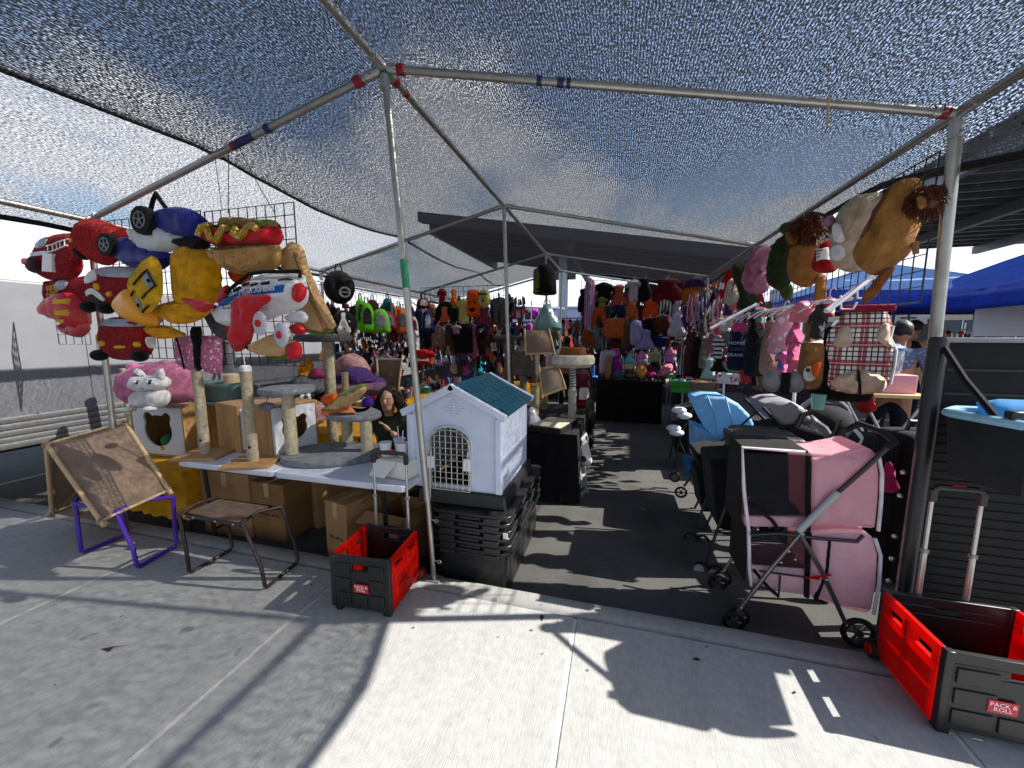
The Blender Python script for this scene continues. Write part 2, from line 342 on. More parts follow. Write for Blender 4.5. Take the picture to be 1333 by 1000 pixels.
class Pillow:
    """soft closed shape: outline in local x,z inflated along y; front is -y"""
    def __init__(s, pts, T, Rr=None, k=3, back=.6, amp=.16, fq=9, fold=.14, seed=0, sharp=(), step=None):
        s.o = rnd(pts, k, sharp) if k > 1 else [tuple(p) for p in pts]; a = np.array(s.o); s.A = a; s.B = np.roll(a, -1, 0)
        s.T = T * TS[0]; s.back = back; s.amp = amp; s.fq = fq; s.fold = fold; s.seed = seed
        s.w = a[:, 0].max() - a[:, 0].min(); s.h = a[:, 1].max() - a[:, 1].min()
        g = step or max(s.w, s.h) / 13; s.g = g
        P = []
        x = a[:, 0].min()
        xs = np.arange(a[:, 0].min() + g * .5, a[:, 0].max(), g); zs = np.arange(a[:, 1].min() + g * .5, a[:, 1].max(), g)
        for i, z in enumerate(zs):
            for x in xs + (g * .25 if i % 2 else -g * .25):
                if s.inside(x, z) and s.dist(x, z) > g * .35: P.append((x, z))
        s.P = P; s.dm = max([s.dist(*p) for p in P] or [g]); s.R = Rr or s.dm * .7
    def inside(s, x, z):
        A, B = s.A, s.B; c = (A[:, 1] > z) != (B[:, 1] > z)
        with np.errstate(divide='ignore', invalid='ignore'): xi = (B[:, 0] - A[:, 0]) * (z - A[:, 1]) / (B[:, 1] - A[:, 1]) + A[:, 0]
        return bool((c & (x < xi)).sum() % 2)
    def dist(s, x, z):
        A, B = s.A, s.B; d = B - A; p = np.array([x, z]) - A; q = np.clip((p * d).sum(1) / np.maximum((d * d).sum(1), 1e-12), 0, 1)[:, None]
        return float(np.sqrt((((p - d * q)) ** 2).sum(1).min()))
    def hf(s, x, z):
        if not s.inside(x, z): return 0.0
        t = min(s.dist(x, z) / s.R, 1); h = s.T * math.sqrt(max(0, 1 - (1 - t) ** 2))
        q = V(x, s.seed * 3.7, z) * s.fq
        n = 1 + s.amp * noise.noise(q) + .5 * s.amp * noise.noise(q * 2.7)
        if s.fold: n += s.fold * t * noise.noise(V(x * s.fq * 2.5, s.seed, z * s.fq * .35))
        return h * n
    def add(s, mb):
        n = len(s.o); co = [Vector(p) for p in s.o] + [Vector(p) for p in s.P]
        vs, es, fs, _, _, _ = delaunay_2d_cdt(co, [(i, (i + 1) % n) for i in range(n)], [], 1, 1e-5)
        m = len(vs); h = [s.hf(v.x, v.y) if s.dist(v.x, v.y) > 1e-4 else 0 for v in vs]
        f = []
        for q in fs:
            q = list(q); a = sum(vs[q[i]].x * vs[q[(i + 1) % len(q)]].y - vs[q[(i + 1) % len(q)]].x * vs[q[i]].y for i in range(len(q)))
            if a < 0: q = q[::-1]
            f.append(tuple(q))
        bi = [i for i in range(m) if h[i] <= 1e-6]; bm = {i: i for i in bi}; v = [(p.x, -hh, p.y) for p, hh in zip(vs, h)]
        for i in range(m):
            if i not in bm: bm[i] = len(v); v.append((vs[i].x, h[i] * s.back, vs[i].y))
        f += [tuple(bm[i] for i in q[::-1]) for q in f]
        return mb.add(v, f)
    def to(s, name, mtl, par=None, **k):
        o = s.add(MB()).to(name, mtl, par, **k)
        if FUR[0] and mtl.get('k') == 'plush': fur(o, mtl)
        return o
    def patch(s, pts, name, mtl, par, off=.004, k=3, th=.004, sharp=(), **kw):
        o = rnd(pts, k, sharp) if k > 1 else [tuple(p) for p in pts]; a = np.array(o); n = len(o)
        g = max(a[:, 0].max() - a[:, 0].min(), a[:, 1].max() - a[:, 1].min()) / 7
        q = object.__new__(Pillow); q.A = a; q.B = np.roll(a, -1, 0)
        P = [(x, z) for x in np.arange(a[:, 0].min() + g / 2, a[:, 0].max(), g) for z in np.arange(a[:, 1].min() + g / 2, a[:, 1].max(), g) if q.inside(x, z) and q.dist(x, z) > g * .3]
        vs, es, fs, _, _, _ = delaunay_2d_cdt([Vector(p) for p in o + P], [(i, (i + 1) % n) for i in range(n)], [], 1, 1e-5)
        v = []; bd = []
        for p in vs:
            e = q.dist(p.x, p.y) < 1e-4; bd.append(e); v.append((p.x, -s.hf(p.x, p.y) - (off if e else off + th), p.y))
        f = []
        for t in fs:
            t = list(t); ar = sum(vs[t[i]].x * vs[t[(i + 1) % len(t)]].y - vs[t[(i + 1) % len(t)]].x * vs[t[i]].y for i in range(len(t)))
            f.append(tuple(t if ar > 0 else t[::-1]))
        nb = len(v); v += [(x, y + off + th + .004, z) for x, y, z in v]; f += [tuple(i + nb for i in t[::-1]) for t in f]
        loop = []
        for i in range(n):
            a0 = min(range(nb), key=lambda j: (vs[j].x - o[i][0]) ** 2 + (vs[j].y - o[i][1]) ** 2); loop.append(a0)
        ar = sum(o[i][0] * o[(i + 1) % n][1] - o[(i + 1) % n][0] * o[i][1] for i in range(n))
        if ar < 0: loop = loop[::-1]
        f += [(loop[i], loop[i] + nb, loop[(i + 1) % n] + nb, loop[(i + 1) % n]) for i in range(n) if loop[i] != loop[(i + 1) % n]]
        return MB().add(v, f).to(name, mtl, par, **kw)
def circ(cx, cz, rx, rz=None, n=12, a0=0, a1=360):
    rz = rz or rx; full = a1 - a0 >= 360
    return [(cx + rx * math.cos(R(a0 + (a1 - a0) * i / (n if full else n - 1))), cz + rz * math.sin(R(a0 + (a1 - a0) * i / (n if full else n - 1)))) for i in range(n)]
def rect(x0, z0, x1, z1): return [(x0, z0), (x1, z0), (x1, z1), (x0, z1)]
def rrect(x0, z0, x1, z1, r, n=4):
    out = []
    for cx, cz, a in ((x1 - r, z0 + r, -90), (x1 - r, z1 - r, 0), (x0 + r, z1 - r, 90), (x0 + r, z0 + r, 180)):
        out += [(cx + r * math.cos(R(a + 90 * i / n)), cz + r * math.sin(R(a + 90 * i / n))) for i in range(n + 1)]
    return out
def writing(txt, size, mtl, par, loc, rot=(90, 0, 0), name='lettering', ext=.0008, align='CENTER', shear=0, sp=1.0):
    cu = bpy.data.curves.new(name, 'FONT'); cu.body = txt; cu.size = size; cu.align_x = align; cu.align_y = 'CENTER'; cu.extrude = ext; cu.shear = shear; cu.space_line = .8; cu.space_character = sp
    cu.resolution_u = 2; cu.materials.append(mtl); t = bpy.data.objects.new('t', cu); COL.objects.link(t)
    me = bpy.data.meshes.new_from_object(t.evaluated_get(bpy.context.evaluated_depsgraph_get())); bpy.data.objects.remove(t)
    o = bpy.data.objects.new(name, me); COL.objects.link(o); o.location = loc; o.rotation_euler = tuple(R(k) for k in rot)
    if par: o.parent = par
    return o
def lerp(a, b, t): return tuple(x + (y - x) * t for x, y in zip(a, b))
def arc(p, q, sag, n=8, up=(0, 0, -1)): return [tuple(Vector(lerp(p, q, i / n)) + Vector(up) * sag * 4 * (i / n) * (1 - i / n)) for i in range(n + 1)]

STEEL = mat('metal', 'b9bab8'); DSTEEL = mat('metal', '6d6e70'); WIRE = mat('plastic', '141416'); GWIRE = mat('metal', '8f9398')
BLK = mat('plastic', '18191b'); BLKF = mat('fabric', '0b0b0c'); WHT = mat('plastic', 'e6e8ec'); WHTF = mat('fabric', 'dcdcdf'); RED = thin_mat('translucent_red', 'e01408', .5, .4)
GREY = mat('plastic', '7d8084'); CARD = mat('card', '9a7650'); CARD2 = mat('card', '86653f'); PAPER = mat('paper', 'e6e4de')
OAK = wood('oak_veneer', '9c7445', 'c79d68'); OAKV = wood('oak_veneer_upright', '94703f', 'bf9560', (14, 14, 1)); PINE = wood('pine_pole', 'b59468', 'd9bd90', (20, 20, 3)); 
FIRE = mat('plush', '92060f'); FIRE2 = mat('plush', 'a80a12'); YEL = mat('plush', 'e2a40c'); ROPE = mat('rope', 'c3b79c'); FURG = mat('plush', '7f8289'); FURD = mat('plush', '4d4f54')
CREAM = mat('plush', 'd8cfbd'); TAN = mat('plush', 'b08a55'); GOLDC = mat('fabric', 'd99a16'); DARKMESH = mesh_mat('2a2a2d', .6)

# ================================================================ ground
def plane_obj(name, x0, y0, x1, y1, z, m):
    return struct(MB().add([(x0, y0, z), (x1, y0, z), (x1, y1, z), (x0, y1, z)], [(0, 1, 2, 3)]).to(name, m, smooth=False))
GZ = -.12
ASPH = asphalt()
lot = plane_obj('parking_lot', -420, -420, 420, 420, GZ, ASPH)
LINEP = concrete('line_paint', (.62, .62, .6), (.4, .4, .39))
for x0, y0, x1, y1 in ((-4.62, 2.5, -4.54, 7), (-6.9, 2.4, -6.82, 7), (-9.3, 2.4, -9.22, 7), (4.6, 7.0, 4.7, 13), (7.2, 7, 7.3, 13), (9.8, 7, 9.9, 13), (-.95, 8.9, .2, 9.0)):  # last strip is pale paint standing in for sunlit asphalt
    plane_obj('parking_line', x0, y0, x1, y1, GZ + .004, LINEP)
walk = bpy.data.objects.new('sidewalk', None); COL.objects.link(walk); struct(walk); walk['label'] = 'pale grey concrete sidewalk of wide slabs in front of the stall'
CONC = concrete('sidewalk_concrete', (.43, .43, .415), (.36, .362, .36)); CONK = concrete('kerb_concrete', (.37, .368, .352), (.25, .25, .245))
JOINT = concrete('joint_filler', (.62, .61, .58), (.5, .49, .46))
MB().box((-.5, -.2, -.0590), (24, 4.46, .112)).to('joint_bed', JOINT, walk, smooth=False)
xs = [-.18 + 1.55 * k for k in range(-7, 8)]
for a, b in zip(xs, xs[1:]):
    MB().box(((a + b) / 2, -.205, -.06), (b - a - .016, 4.49, .12)).to('paving_slab', CONC, walk, bev=.006)
for a, b in zip(xs[::2], xs[2::2]):
    mb = MB(); w = b - a - .014; c = (a + b) / 2
    for yy, ln in ((2.052, 0), ):
        pr_ = [(2.058, -.13), (2.205, -.13), (2.205, -.03), (2.19, -.008), (2.17, 0), (2.09, .002), (2.07, -.006), (2.058, -.016)]
        n = 14; v = []; f = []; m_ = len(pr_)
        for i in range(n + 1):
            x = c - w / 2 + w * i / n
            v += [(x, y + .006 * noise.noise(V(x * 3, y, z)), z + .004 * noise.noise(V(x * 5, y * 9, 2))) for y, z in pr_]
        for i in range(n):
            for k in range(m_): f.append((i * m_ + k, (i + 1) * m_ + k, (i + 1) * m_ + (k + 1) % m_, i * m_ + (k + 1) % m_))
        f += [tuple(range(m_)), tuple(n * m_ + k for k in range(m_ - 1, -1, -1))]
        mb.add(v, f)
    mb.to('kerb', CONK, walk)

# ================================================================ canopy frame
RX = -1.29; RZ = 3.06; LX = -3.82; LZ = 2.45; EX = 1.5; EZ = 2.63; YE = 2.42
Y2 = 4.384; Y3 = 7.078; Y4 = 9.0; Y0 = -2.3
fr = T('pipe_canopy', 'silver pipe frame of the shaded stall with ridge pole, posts and cross pipes', 'canopy frame')
PIPE = mat('metal', 'a9a9a4')
def pipe(name, pts, r=.021, par=fr, m=PIPE): return MB().tube(pts, r, 10).to(name, m, par)
rp = pipe('pole', [(-1.145, 2.13, .55), (RX, 2.05, RZ)], .021)
MB().tube([(-1.118, 2.14, 0), (-1.145, 2.13, .58)], .017, 10).to('lower_tube', PIPE, rp)
for z in (.14, .42):
    t = (z) / .58; x = -1.118 - .027 * t
    MB().tube([(x + .015, 2.135, z), (x + .045, 2.125, z)], .004, 6).torus((x + .055, 2.125, z), .011, .003, 'y', 12, 6).to('eye_bolt', STEEL, rp)
MB().box((-1.118, 2.14, .005), (.09, .07, .01)).to('foot_plate', STEEL, rp)
pipe('pole', [(-1.2, Y2, GZ), (RX, Y2, RZ)]); pipe('pole', [(-1.25, Y3, GZ), (RX, Y3, RZ)])
YR = {2.05: YE, Y2: 5.158, Y3: 7.6, Y4: 9.6}
for Y in (2.05, Y2, Y3, Y4):
    lp = pipe('pole', [(LX - .05 if Y == 2.05 else LX, Y, GZ), (LX, Y, LZ)])
    pipe('cross_pipe', [(LX, Y, LZ), (RX, Y, RZ)]); pipe('cross_pipe', [(RX, Y, RZ), (EX, YR[Y], EZ)])
rpo = pipe('pole', [(1.71, 2.63, GZ), (EX, YE, EZ)], .026)
pipe('pole', [(1.53, YR[Y3], GZ), (EX, YR[Y3], EZ)]); pipe('pole', [(1.5, YR[Y4], GZ), (EX, YR[Y4], EZ)]); pipe('pole', [(RX, Y4, GZ), (RX, Y4, RZ)])
pipe('ridge_pipe', [(RX, Y0, RZ), (RX, Y4, RZ)]); pipe('eave_pipe', [(LX, Y0, LZ), (LX, Y4, LZ)]); pipe('eave_pipe', [(EX, Y0, EZ), (EX, YR[Y4], EZ)])
for Y in (Y0,):
    for x, z in ((LX, LZ), (RX, RZ), (EX, EZ)): pipe('pole', [(x, Y, GZ), (x, Y, z)])
    pipe('cross_pipe', [(LX, Y, LZ), (RX, Y, RZ)]); pipe('cross_pipe', [(RX, Y, RZ), (EX, Y, EZ)])
def fitting(c, dirs, ln=.11):
    for d in dirs:
        d = Vector(d).normalized(); MB().tube([Vector(c), Vector(c) + d * ln], .0262, 10).to('corner_fitting', STEEL, fr)
        MB().tube([Vector(c) + d * ln * .7 + V(0, -.024, -.01), Vector(c) + d * ln * .7 + V(0, -.05, -.02)], .005, 6).to('eye_bolt', STEEL, fr)
dl = (LX - RX, 0, LZ - RZ); dr = (EX - RX, .37, EZ - RZ)
for Y in (2.05, Y2, Y3): fitting((RX, Y, RZ), (dl, dr, (0, 1, 0), (0, -1, 0), (.03, 0, -1)))
for Y in (2.05, Y2): fitting((EX, YR[Y], EZ), ((-dr[0], 2.05 - YE if Y == 2.05 else Y - YR[Y], -dr[2]), (0, 1, 0), (0, -1, 0), (0, 0, -1))); fitting((LX, Y, LZ), ((-dl[0], 0, -dl[2]), (0, 1, 0), (0, 0, -1)))
def tape(a, b, t0, t1, c, r=.0235):
    MB().tube([lerp(a, b, t0), lerp(a, b, (t0 + t1) / 2), lerp(a, b, t1)], r, 12).to('tape_band', mat('plastic', c), fr)
A = (RX, 2.05, RZ); tape(A, (LX, 2.05, LZ), .055, .075, '8a1420', .0285); tape(A, (LX, 2.05, LZ), .37, .43, '23275f'); tape(A, (LX, 2.05, LZ), .318, .332, '23275f', .026); tape(A, (LX, 2.05, LZ), .432, .44, '8a1420', .025)
tape(A, (EX, YE, EZ), .028, .042, '8a1420', .0295); tape(A, (EX, YE, EZ), .30, .309, '1d2350', .025); tape(A, (EX, YE, EZ), .338, .35, '1d2350', .025); tape(A, (EX, YE, EZ), .355, .362, '1d2350', .025); tape(A, (EX, YE, EZ), .972, .985, '8a1420', .0275)
tape(A, (RX, Y4, RZ), .012, .018, '8a1420', .0285); tape(A, (RX, Y4, RZ), .03, .034, '8a1420', .024)
tape((-1.145, 2.13, .55), A, .986, .998, '1d6a48', .0285); tape((-1.145, 2.13, .55), A, .53, .595, '1d7a50', .0228)

# ================================================================ shade nets
def netz(x, y):
    if x < RX: t = (x - RX) / (LX - RX); z = RZ + .035 + (LZ + .03 - RZ) * t; s = t
    else: t = (x - RX) / (EX - RX); z = RZ + .035 + (EZ + .03 - RZ) * t; s = t
    ys = [Y0, 2.05, Y2, Y3, Y4]
    for a, b in zip(ys, ys[1:]):
        if a <= y <= b:
            q = (y - a) / (b - a); z -= .085 * math.sin(PI * q) * min(1, .25 + math.sin(PI * min(1, max(0, s)))) * (1.35 if a == Y3 else 1)
    z += .012 * noise.noise(V(x * 2.2, y * 2.2, 3)) + .006 * noise.noise(V(x * 9, y * 1.2, 8))
    return z
def net(name, label, m, xs, ys, drop=None, zoff=0.0):
    v = []; f = []; uv = []
    for y in ys:
        for x in xs:
            xx = min(max(x, LX - .03), EX + .05); z = netz(xx, y) + zoff
            if x != xx: z -= abs(x - xx) * (1.0 if not drop else drop(y)); xx = xx + (x - xx) * .22
            v.append((xx, y, z)); uv.append((x, y))
    n = len(xs)
    for j in range(len(ys) - 1):
        for i in range(n - 1): f.append((j * n + i, j * n + i + 1, (j + 1) * n + i + 1, (j + 1) * n + i))
    me = bpy.data.meshes.new(name); me.from_pydata(v, [], f); me.materials.append(m)
    l = me.uv_layers.new(name='UVMap')
    for p in me.polygons:
        p.use_smooth = True
        for li, vi in zip(p.loop_indices, p.vertices): l.data[li].uv = uv[vi]
    o = bpy.data.objects.new(name, me); COL.objects.link(o); tag(o, label, 'shade net', 'shade nets over the stall')
    return o
def fr_(a, b, n): return [a + (b - a) * i / n for i in range(n + 1)]
NETD = net_mat('shade_net_dark', (.085, .09, .11), .737, .06, 165)
NETL = net_mat('shade_net_pale', (.2, .2, .205), .668, .4, 165)
rdrop = lambda y: 1.35 if y < 2.0 else max(.35, 1.35 - (y - 2.0) * .9)
n1 = net('shade_net', 'large dark blue grey net stretched over the ridge and the aisle side of the stall', NETD, fr_(-2.62, EX + .05, 34) + [EX + .12, EX + .22, EX + .34], fr_(Y0 - .2, Y4, 60), rdrop)
n2 = net('shade_net', 'paler grey net strip along the eave beside the white trailer', NETL, [LX - .38, LX - .2] + fr_(LX - .03, -2.58, 12), fr_(Y0 - .2, 4.6, 36), lambda y: .42 if y < 2.2 else .3, .012)
n3 = net('shade_net', 'dark net strip at the far end of the eave above the bags', NETD, [LX - .3, LX - .16] + fr_(LX - .03, -2.58, 10), fr_(4.55, Y4, 24), lambda y: .6, .004)
HEM = mat('fabric', '17171a')
def hem(par, pts, r=.014): MB().tube(pts, r, 6).to('hem', HEM, par)
hem(n1, [(-2.6, y, netz(-2.6, y) - .004) for y in fr_(Y0, 4.6, 34)], .011)
hem(n1, [(EX + .05 + .29 * .22 + .01 * math.sin(y * 7), y, netz(EX + .05, y) - .29 * rdrop(y)) for y in fr_(Y0, Y4, 60)], .022)
hem(n2, [(LX - .03 - .35 * .22, y, netz(LX - .03, y) + .012 - .35 * (.42 if y < 2.2 else .3)) for y in fr_(Y0, 4.6, 40)], .02)
hem(n3, [(LX - .03 - .27 * .22, y, netz(LX - .03, y) - .27 * .6) for y in fr_(4.55, Y4, 30)], .024)
LEAF = mat('card', '3a2c1c'); mb = MB(); rg = random.Random(5)
for i in range(46):
    x, y = rg.uniform(-4.6, 2.2), rg.uniform(.75, 2.0) if i % 3 else rg.uniform(1.85, 2.03); a = rg.uniform(0, 6.3); s = rg.uniform(.004, .012) if i > 3 else rg.uniform(.018, .03); c, d = math.cos(a) * s, math.sin(a) * s
    mb.add([(x - c, y - d, .003), (x + d * .4, y - c * .4, .006), (x + c, y + d, .004), (x - d * .4, y + c * .4, .008)], [(0, 1, 2), (0, 2, 3)])
x, y, _ = (-2.449,1.187,.0); mb.add([(x - .06, y - .02, .004), (x, y + .005, .012), (x + .05, y + .035, .004), (x + .01, y - .02, .006)], [(0, 1, 2), (0, 3, 1)])
struct(mb.to('leaf_litter', LEAF), 'stuff')
# strings dangling from the pipes
def string(a, b, c='1f3a30', sag=.03, label=None, r=.0028):
    o = MB().tube(arc(a, b, sag, 8), r, 5).to('string', mat('fabric', c)); tag(o, label, 'string', 'strings tied to the canopy pipes'); return o
string((-2.426,2.05,2.822), (-2.484,2.05,2.393), '1d4636', .004, 'straight green string holding up the wire panel above the hot dog bag')
string((-2.355,2.05,2.79), (-2.105,2.05,2.363), '1d5a42', .012, 'slanting green string running to the end of the wire panel')
string((-2.554,2.05,2.777), (-2.532,2.05,2.425), '9a8d78', .02, 'loose pale thread hanging above the blue bag')
string((.826,2.05,2.612), (.831,2.05,2.482), 'b09a70', .012, 'short tan string dangling from the front cross pipe', .004)

# ================================================================ white trailer
tr = T('box_trailer', 'long white box trailer with ribbed lower rail parked beside the stall', 'trailer', (-5.27, 4, GZ))
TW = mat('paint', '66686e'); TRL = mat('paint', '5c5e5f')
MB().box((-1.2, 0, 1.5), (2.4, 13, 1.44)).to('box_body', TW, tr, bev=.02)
for i, yy in enumerate(fr_(-6.5, 6.5, 5)[1:-1]): MB().box((.004, yy, 1.5), (.008, .05, 1.42)).to('panel_seam', TW, tr)
for i, z in enumerate((.962, .902, .842, .782, .732)):
    MB().prism([(-.02, -.028), (.006, -.028), (.011, -.02), (.011, .02), (.006, .028), (-.02, .028)], 13, -6.5).to('side_rail', TRL, tr, (0.004 + .003 * i, 0, z), bev=0)
for k in range(34): MB().ell((.012, -6.3 + k * .38, .805 + .19), (.006, .009, .009), 8, 6).to('rivet', DSTEEL, tr)
MB().box((-1.2, 0, .70), (2.2, 12.8, .08)).to('chassis', BLK, tr)
for y in (1.0, 2.05):
    w = MB().torus((-.18, y, .34), .25, .09, 'x', 28, 10).to('wheel', mat('rubber', '0e0e0f'), tr); MB().disc((-.14, y, .34), .19, .06, 'x').to('rim', DSTEEL, w)

# ================================================================ solar carports behind
CSTEEL = mat('paint', '73787f'); CPAN = mat('rubber', '3c4048')
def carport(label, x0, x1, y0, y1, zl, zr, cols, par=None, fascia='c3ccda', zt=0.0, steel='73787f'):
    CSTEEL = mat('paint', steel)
    o = T('solar_carport', label, 'carport', ((x0 + x1) / 2, (y0 + y1) / 2, GZ)); ox, oy = o.location.x, o.location.y
    z = lambda x: zl + (zr - zl) * (x - x0) / (x1 - x0) - GZ
    zz = lambda x, y: z(x) + zt * (y - oy)
    def quad(xa, xb, ya, yb, t, nm, m, dz=0):
        v = []
        for d in (0, t):
            for xx, yy in ((xa, ya), (xb, ya), (xb, yb), (xa, yb)): v.append((xx - ox, yy - oy, zz(xx, yy) + d + dz))
        return MB().add(v, [(3, 2, 1, 0), (4, 5, 6, 7), (0, 1, 5, 4), (1, 2, 6, 5), (2, 3, 7, 6), (3, 0, 4, 7)]).to(nm, m, o, smooth=False)
    nx = max(3, int((x1 - x0) / 1.05)); ny = max(2, int((y1 - y0) / 2.0)); dx = (x1 - x0) / nx; dy = (y1 - y0) / ny
    for i in range(nx):
        for j in range(ny): quad(x0 + i * dx + .02, x0 + (i + 1) * dx - .02, y0 + j * dy + .03, y0 + (j + 1) * dy - .03, .05, 'solar_panel', CPAN, .2)
    for k in fr_(y0 + .15, y1 - .25, ny * 3): quad(x0, x1, k, k + .09, .16, 'purlin', CSTEEL, .03)
    for k in fr_(x0 + .3, x1 - .5, max(2, int((x1 - x0) / 3.2))): quad(k, k + .2, y0 + .1, y1 - .1, .3, 'beam', CSTEEL, -.28)
    quad(x0, x1, y0 - .06, y0, .3, 'fascia', mat('paint', fascia), 0.01)
    for cx, cy in cols:
        h = zz(cx, cy) - .28
        c = MB().box((cx - ox, cy - oy, h / 2), (.26, .26, h)).to('column', mat('paint', 'b6bfcd'), o, bev=.015)
        MB().box((cx - ox, cy - oy, h - .5), (.75, .12, .32)).to('bracket', CSTEEL, c)
    return o
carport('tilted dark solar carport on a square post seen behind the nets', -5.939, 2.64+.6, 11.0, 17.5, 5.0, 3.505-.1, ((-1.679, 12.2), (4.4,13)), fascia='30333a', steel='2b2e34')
carport('open solar carport with purlins showing beyond the blue tents', 7.2, 26, 7.0, 22, 5.5, 5.6, ((17.5, 14), (12.5, 14.2)), zt=-.02)

# ================================================================ wire panels
def wire_grid(label, loc, rot, w, h, px=.075, pz=.075, m=None, r=.0032, group='wire display panels', name='wire_panel'):
    m = m or WIRE
    o = T(name, label, 'wire panel', loc, rot, group)
    MB().tube([(0, 0, 0), (w, 0, 0), (w, 0, -h), (0, 0, -h)], r * 1.5, 6, True).to('frame', m, o)
    mb = MB(); nx = max(1, round(w / px)); nz = max(1, round(h / pz))
    for i in range(1, nx): mb.tube([(w * i / nx, -.004, 0), (w * i / nx, -.004, -h)], r, 4)
    for i in range(1, nz): mb.tube([(0, .002, -h * i / nz), (w, .002, -h * i / nz)], r, 4)
    mb.to('wire_lattice', m, o); return o
wire_grid('black wire panel hung from the front cross pipe behind the red and blue plush bags', (-3.639,2.06,2.433), 0, 0.9039999999999999, 1.0)
wire_grid('black wire panel behind the hot dog and airplane plush bags', (-2.7,2.06,2.422), 0, 0.7340000000000002, 1.02)
wire_grid('grey wire panel leaning by the trailer under the fire helmet', (-4.891,2.3,2.042), 8, .34, .52, .085, .085, GWIRE)

TS[0] = .62; FUR[0] = 1
def soft(name, label, cat, loc, T_, pts, m, rot=0, group=None, part='body', **k):
    o = T(name, label, cat, loc, rot, group); p = Pillow(pts, T_, **k); p.to(part, m, o); return o, p
LW = mat('fabric', 'd9d7d2'); GLASS = mat('satin', '8d939b'); YL = mat('fabric', 'd9ac2a'); BK = mat('plush', '121214'); GOLD = sequin_pattern('gold_sequins', (.42, .25, .02), (.8, .62, .2)); REDSAT = mat('satin', 'b5091c'); PG = 'plush backpacks on the front wire panels'
def wheel_patch(par, p, c, r, yoff=.0):
    cx, cz = c; y = -p.hf(cx, cz) - .008
    w = MB().disc((cx, y, cz), r, .05, 'y', 18).to('wheel', BK, par)
    mb = MB().torus((cx, y - .028, cz), r * .55, .004, 'y', 16, 5)
    for k in range(5):
        a = 2 * PI * k / 5 + .3; mb.tube([(cx, y - .028, cz), (cx + r * .55 * math.cos(a), y - .028, cz + r * .55 * math.sin(a))], .004, 5)
    mb.to('hubcap', GREY, w)
# --- fire engine with ladder
o, p = soft('plush_backpack', 'red plush fire engine bag with white ladder and hanging paper tag', 'backpack', (-3.98,1.93,2.17), .085, [(-.268,-.053),(-.199,.082),(-.079,.146),(.178,.156),(.26,.077),(.254,-.066),(.178,-.155),(-.029,-.169),(-.198,-.135)], FIRE, group=PG)
p.patch([(-.12,.121),(-.012,.136),(-.01,.071),(-.125,.061)], 'windscreen', GLASS, o)
p.patch([(-.235,.007),(-.159,.03),(-.001,.033),(-.006,.011),(-.148,.002),(-.226,-.027)], 'bumper', LW, o, off=.008)
p.patch([(-.252,-.026),(-.174,.003),(-.092,-.023),(-.098,-.089),(-.184,-.113),(-.248,-.082)], 'snout', mat('plush', '3c1a1e'), o, off=.012, th=.02)
p.patch([(-.233,-.021),(-.186,-.013),(-.157,-.036),(-.188,-.057),(-.231,-.049)], 'nose', mat('fabric', 'c5707a'), o, off=.036, th=.012)
la, lb = [(.015,.064)][0], [(.225,.105)][0]; mb = MB()
for dz in (0, -.045): mb.tube([(la[0] + (lb[0] - la[0]) * t, -p.hf(la[0] + (lb[0] - la[0]) * t, la[1] + dz + (lb[1] - la[1]) * t) - .006, la[1] + dz + (lb[1] - la[1]) * t) for t in (0, .25, .5, .75, 1)], .005, 6)
for t in (.08, .28, .48, .68, .88):
    x, z = la[0] + (lb[0] - la[0]) * t, la[1] + (lb[1] - la[1]) * t; mb.tube([(x, -p.hf(x, z) - .006, z), (x, -p.hf(x, z - .045) - .006, z - .045)], .004, 5)
mb.to('ladder', LW, o)
def paper_tag(par, p, pts, loop=None):
    q = p.patch(pts, 'paper_tag', PAPER, par, off=.02, k=1, th=.001); return q
paper_tag(o, p, [(-.022,.017),(.095,.006),(.051,-.117),(-.059,-.107)])
# --- red rear view
o, p = soft('plush_backpack', 'plain red plush car bag seen from behind under the corner of the eave', 'backpack', (-3.383,1.88,2.231), .1, [(-.282,.033),(-.213,.13),(-.113,.163),(.075,.119),(.252,.043),(.246,-.03),(.151,-.114),(.023,-.158),(-.139,-.119),(-.252,-.052)], FIRE2, group=PG)
wheel_patch(o, p, [(.178,-.045)][0], .07); p.patch([(-.293,-.018),(-.22,-.053),(-.197,-.096),(-.262,-.103),(-.294,-.065)], 'mirror', BK, o, th=.02); p.patch([(-.22,.024),(-.189,.022),(-.194,-.003),(-.225,-.002)], 'light', YL, o, k=1)
# --- fire truck front, upper
def truck(label, o0, out, ws, lights, extras, wheels):
    o, p = soft('plush_backpack', label, 'backpack', o0, .09, out, FIRE, group=PG)
    p.patch(ws, 'windscreen', GLASS, o)
    for q in lights: p.patch(circ(q[0], q[1], .022, .02, 10), 'headlight', YL, o, th=.012)
    for nm, q, mm in extras: p.patch(q, nm, mm, o, off=.006)
    for q in wheels: MB().ell((q[0], -.05, q[1]), (.05, .05, .04)).to('wheel', BK, o)
    return o
truck('red plush fire truck bag with a white side window amid the red cluster', (-3.302,1.9,1.93), [(-.319,.005),(-.257,.113),(-.11,.143),(.241,.117),(.316,.05),(.288,-.08),(.177,-.133),(-.071,-.139),(-.269,-.108)], [(-.106,.128),(.254,.107),(.266,.052),(-.078,.07)], [(-.024,-.051),(.226,-.063)], [('side_window', [(-.252,.098),(-.155,.114),(-.129,.046),(-.258,.029)], LW), ('bumper', [(-.277,-.028),(-.171,-.01),(-.09,-.075),(-.11,-.096),(-.186,-.047),(-.276,-.06)], LW), ('lamp', [(-.149,.02),(-.119,.019),(-.118,-.017),(-.149,-.016)], YL), ('mouth', [(-.236,-.061),(-.179,-.052),(-.106,-.117),(-.178,-.126),(-.236,-.104)], mat('plush', '35121a'))], [(-.088,-.144),(-.257,-.13)])
